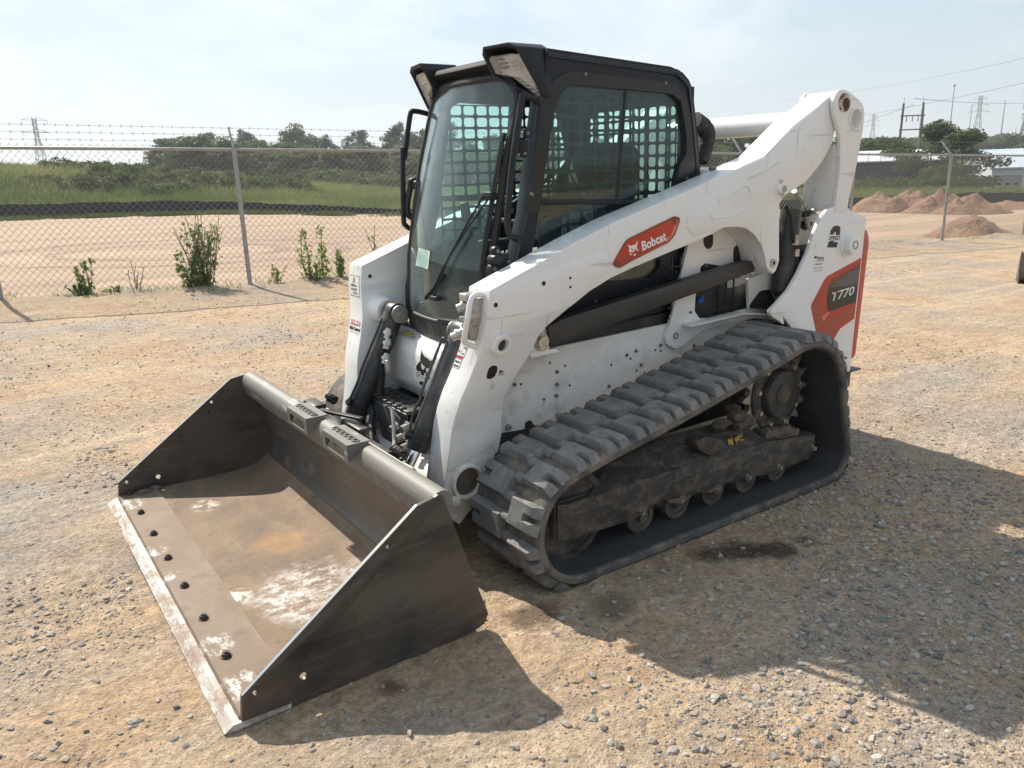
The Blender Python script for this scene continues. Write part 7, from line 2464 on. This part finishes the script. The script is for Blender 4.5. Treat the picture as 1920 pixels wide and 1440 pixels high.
far_h = shed(1902, 455, 7, 6, 3.2, 4.6, 'distant pale roofed house on the wooded hill', 'house', M_broof, M_bwall, dz=1.2)

# ---------------------------------------------------------------- pylons, poles and lines
def strut(b, a, c, r): b.cyl(a, c, r, 4, cap=False)


def pylon(px, d, H, arm, label, base=-2.0, style=0):
    x, y, z = at_px(px, d)
    z = base
    root = empty('pylon', (x, y, z))
    root.rotation_euler = (0, 0, math.atan2(CY-y, CX-x)+.35)
    tag(root, label, 'pylon')
    b = MB()
    r = .16
    w0, w1 = H*.10, H*.022
    lv = [0, .25, .45, .6, .72, .82, .9, 1.0]
    def wd(u): return w0+(w1-w0)*min(1, u/.72)
    for i in range(len(lv)-1):
        for sx, sy in ((1, 1), (1, -1), (-1, -1), (-1, 1)):
            a, c = wd(lv[i]), wd(lv[i+1])
            strut(b, (sx*a, sy*a, lv[i]*H), (sx*c, sy*c, lv[i+1]*H), r)
        for sx, sy, ex, ey in ((1, 1, 1, -1), (1, -1, -1, -1), (-1, -1, -1, 1), (-1, 1, 1, 1)):
            a, c = wd(lv[i]), wd(lv[i+1])
            strut(b, (sx*a, sy*a, lv[i]*H), (ex*c, ey*c, lv[i+1]*H), r*.6)
            strut(b, (ex*a, ey*a, lv[i]*H), (sx*c, sy*c, lv[i+1]*H), r*.6)
    b.build('lattice_mast', M_lattice, root)
    for u, l in (((.74, 1.0), (.85, .8), (.95, .6)) if style == 0 else ((.97, .9), (.80, .9))):
        b = MB()
        for s in (-1, 1):
            strut(b, (0, s*w1, u*H), (0, s*arm*l, u*H), r*.8); strut(b, (0, s*w1, (u+.045)*H), (0, s*arm*l, u*H), r*.7)
            strut(b, (0, s*arm*l, u*H), (0, s*arm*l, u*H-1.6), r*.6)
        b.build('crossarm', M_lattice, root)


pylon(1828, 620, 38, 6.5, 'tall lattice pylon above the wooded hill at right')
pylon(1633, 760, 36, 6.0, 'smaller lattice pylon just right of the loader lift arm')
pylon(78, 430, 31, 6.0, 'lattice pylon with a flat top beyond the grassy bank at left', style=1)
x, y, z = at_px(1706, 160)
hf = empty('utility_pole', (x, y, z)); hf.rotation_euler = (0, 0, math.atan2(CY-y, CX-x)+.15)
tag(hf, 'dark wooden H frame power pole standing above the dense dark tree', 'utility pole')
for s in (-1, 1):
    b = MB(); b.cyl((0, s*1.75, 0), (0, s*1.55, 11.7), .24, 10, .18); b.build('pole', M_pole, hf)
    b = MB(); b.cyl((0, s*1.55, 11.7), (0, s*1.50, 12.8), .035, 6); b.build('lightning_rod', M_lattice, hf)
for zz in (9.6, 7.3):
    b = MB(); b.box((.25, 0, zz), (.16, 3.9, .20)); b.build('crossbar', M_pole, hf)
for yy in (-.9, 0, .9):
    b = MB(); b.cyl((.25, yy, 9.5), (.25, yy, 8.6), .08, 8); b.build('insulator', M_lattice, hf)
for (px, d, H, r_, lb) in ((1777, 300, 24, .14, 'thin radio mast right of the H frame pole'), (1813, 320, 19, .12, 'thin pole just left of the tall pylon'), (1874, 260, 17, .12, 'thin pole right of the tall pylon'),
                           (1722, 240, 15, .10, 'slim pole rising close behind the H frame pole'), (1900, 420, 14, .13, 'short far pole near the right edge')):
    x, y, z = at_px(px, d)
    z = -2.5
    b = MB(); b.cyl((0, 0, 0), (0, 0, H), r_*1.4, 6, r_)
    if px == 1777:
        b.cyl((0, 0, H), (0, 0, H+.6), r_*2.2, 6)
    me = b.mesh('mast'); me.materials.append(M_lattice)
    o = bpy.data.objects.new('mast', me); link(o); o.location = (x, y, z)
    tag(o, lb, 'pole')
pylon(1916, 300, 17.5, 1.2, 'dark narrow lattice mast at the right edge above the shed', style=1)


def cable(pa, pb, sag, label, r=.035):
    A_ = Vector((*at_px(pa[0], pa[1])[:2], pa[2])); B_ = Vector((*at_px(pb[0], pb[1])[:2], pb[2]))
    pts = []
    for i in range(25):
        u = i/24
        p = A_.lerp(B_, u); p.z -= sag*4*u*(1-u); pts.append(p)
    me = MB().tube(pts, r, 4).mesh('power_line'); me.materials.append(M_cable)
    o = bpy.data.objects.new('power_line', me); link(o)
    tag(o, label, 'power line')


cable((1500, 330, 14.0), (1990, 150, 12.4), 1.2, 'power line sloping down from the right edge past the loader tip, the middle one', .045)
cable((1450, 330, 22.0), (1990, 150, 15.8), 1.2, 'topmost faint power line over the loader lift arm', .030)
cable((1500, 420, 10.0), (1706, 160, 9.6), 1.0, 'power line running to the H frame pole from the left', .04)
cable((1706, 160, 10.6), (1990, 330, 17.0), 1.0, 'power line leaving the H frame pole to the right', .05)

# ---------------------------------------------------------------- another bucket cut by the right edge
x0, y0 = -9.62, -1.31
ob = empty('loader_bucket', (x0, y0, float(HT(x0, y0))))
ob.rotation_euler = (0, 0, R(25))
tag(ob, 'black loader bucket lying on the gravel, cut by the right edge of the photo', 'bucket')
prof2 = [(-.45, .0), (-.42, .06), (.05, .42), (.18, .46), (.30, .05), (.22, .0)]
b = MB(); b.prism(prof2, .74, .76); b.build('side_plate', M_bucket, ob, .003)
b = MB(); b.prism(prof2, -.76, -.74); b.build('side_plate', M_bucket, ob, .003)
b = MB(); b.prism(shell([(-.45, .02), (.1, .03), (.22, .08), (.26, .2), (.18, .44)], .012, 0, 0), -.739, .739); b.build('back_sheet', M_bucketin, ob)
b = MB(); b.prism([(-.55, .0), (-.50, .018), (-.30, .02), (-.30, .0)], -.77, .77); b.build('cutting_edge', M_edge, ob)

# ---------------------------------------------------------------- trees across the yard behind the camera; the cab windows mirror them
for i, (x, y, k, v, sc, lb) in enumerate(((-9, 30, 'pine', 0, 1.05, 'dark conifer behind the camera mirrored at the left of the cab side window'), (-14, 33, 'pine', 1, .85, 'shorter conifer behind the camera mirrored beside the dark one'),
                                        (-4, 34, 'round', 1, 1.5, 'broad tree behind the camera mirrored low in the cab side window'), (-20, 36, 'round', 2, 1.3, 'rounded tree behind the camera mirrored at the right of the cab side window'),
                                        (2, 33, 'pine', 2, 1.0, 'tall conifer behind the camera standing left of the others'))):
    root = empty('tree', (x, y, 0)); root.scale = (sc, sc, sc); root.rotation_euler = (0, 0, i*1.3)
    fol, tr = TREES[k, v]
    inst(tr, 'trunk', root); inst(fol, 'foliage', root)
    tag(root, lb, 'tree')

# ---------------------------------------------------------------- haze over the whole scene
hzm = bpy.data.materials.new('pale_haze'); hzm.use_nodes = True
N, L = hzm.node_tree.nodes, hzm.node_tree.links
N.remove(N['Principled BSDF'])
pv = N.new('ShaderNodeVolumePrincipled')
pv.inputs['Color'].default_value = (.90, .95, 1.0, 1)
pv.inputs['Density'].default_value = .00060
pv.inputs['Anisotropy'].default_value = .3
L.new(pv.outputs[0], N['Material Output'].inputs['Volume'])
b = MB(); b.box((0, 0, 30), (13000, 13000, 90))
hz = b.build('haze', hzm, None)
hz['kind'] = 'stuff'
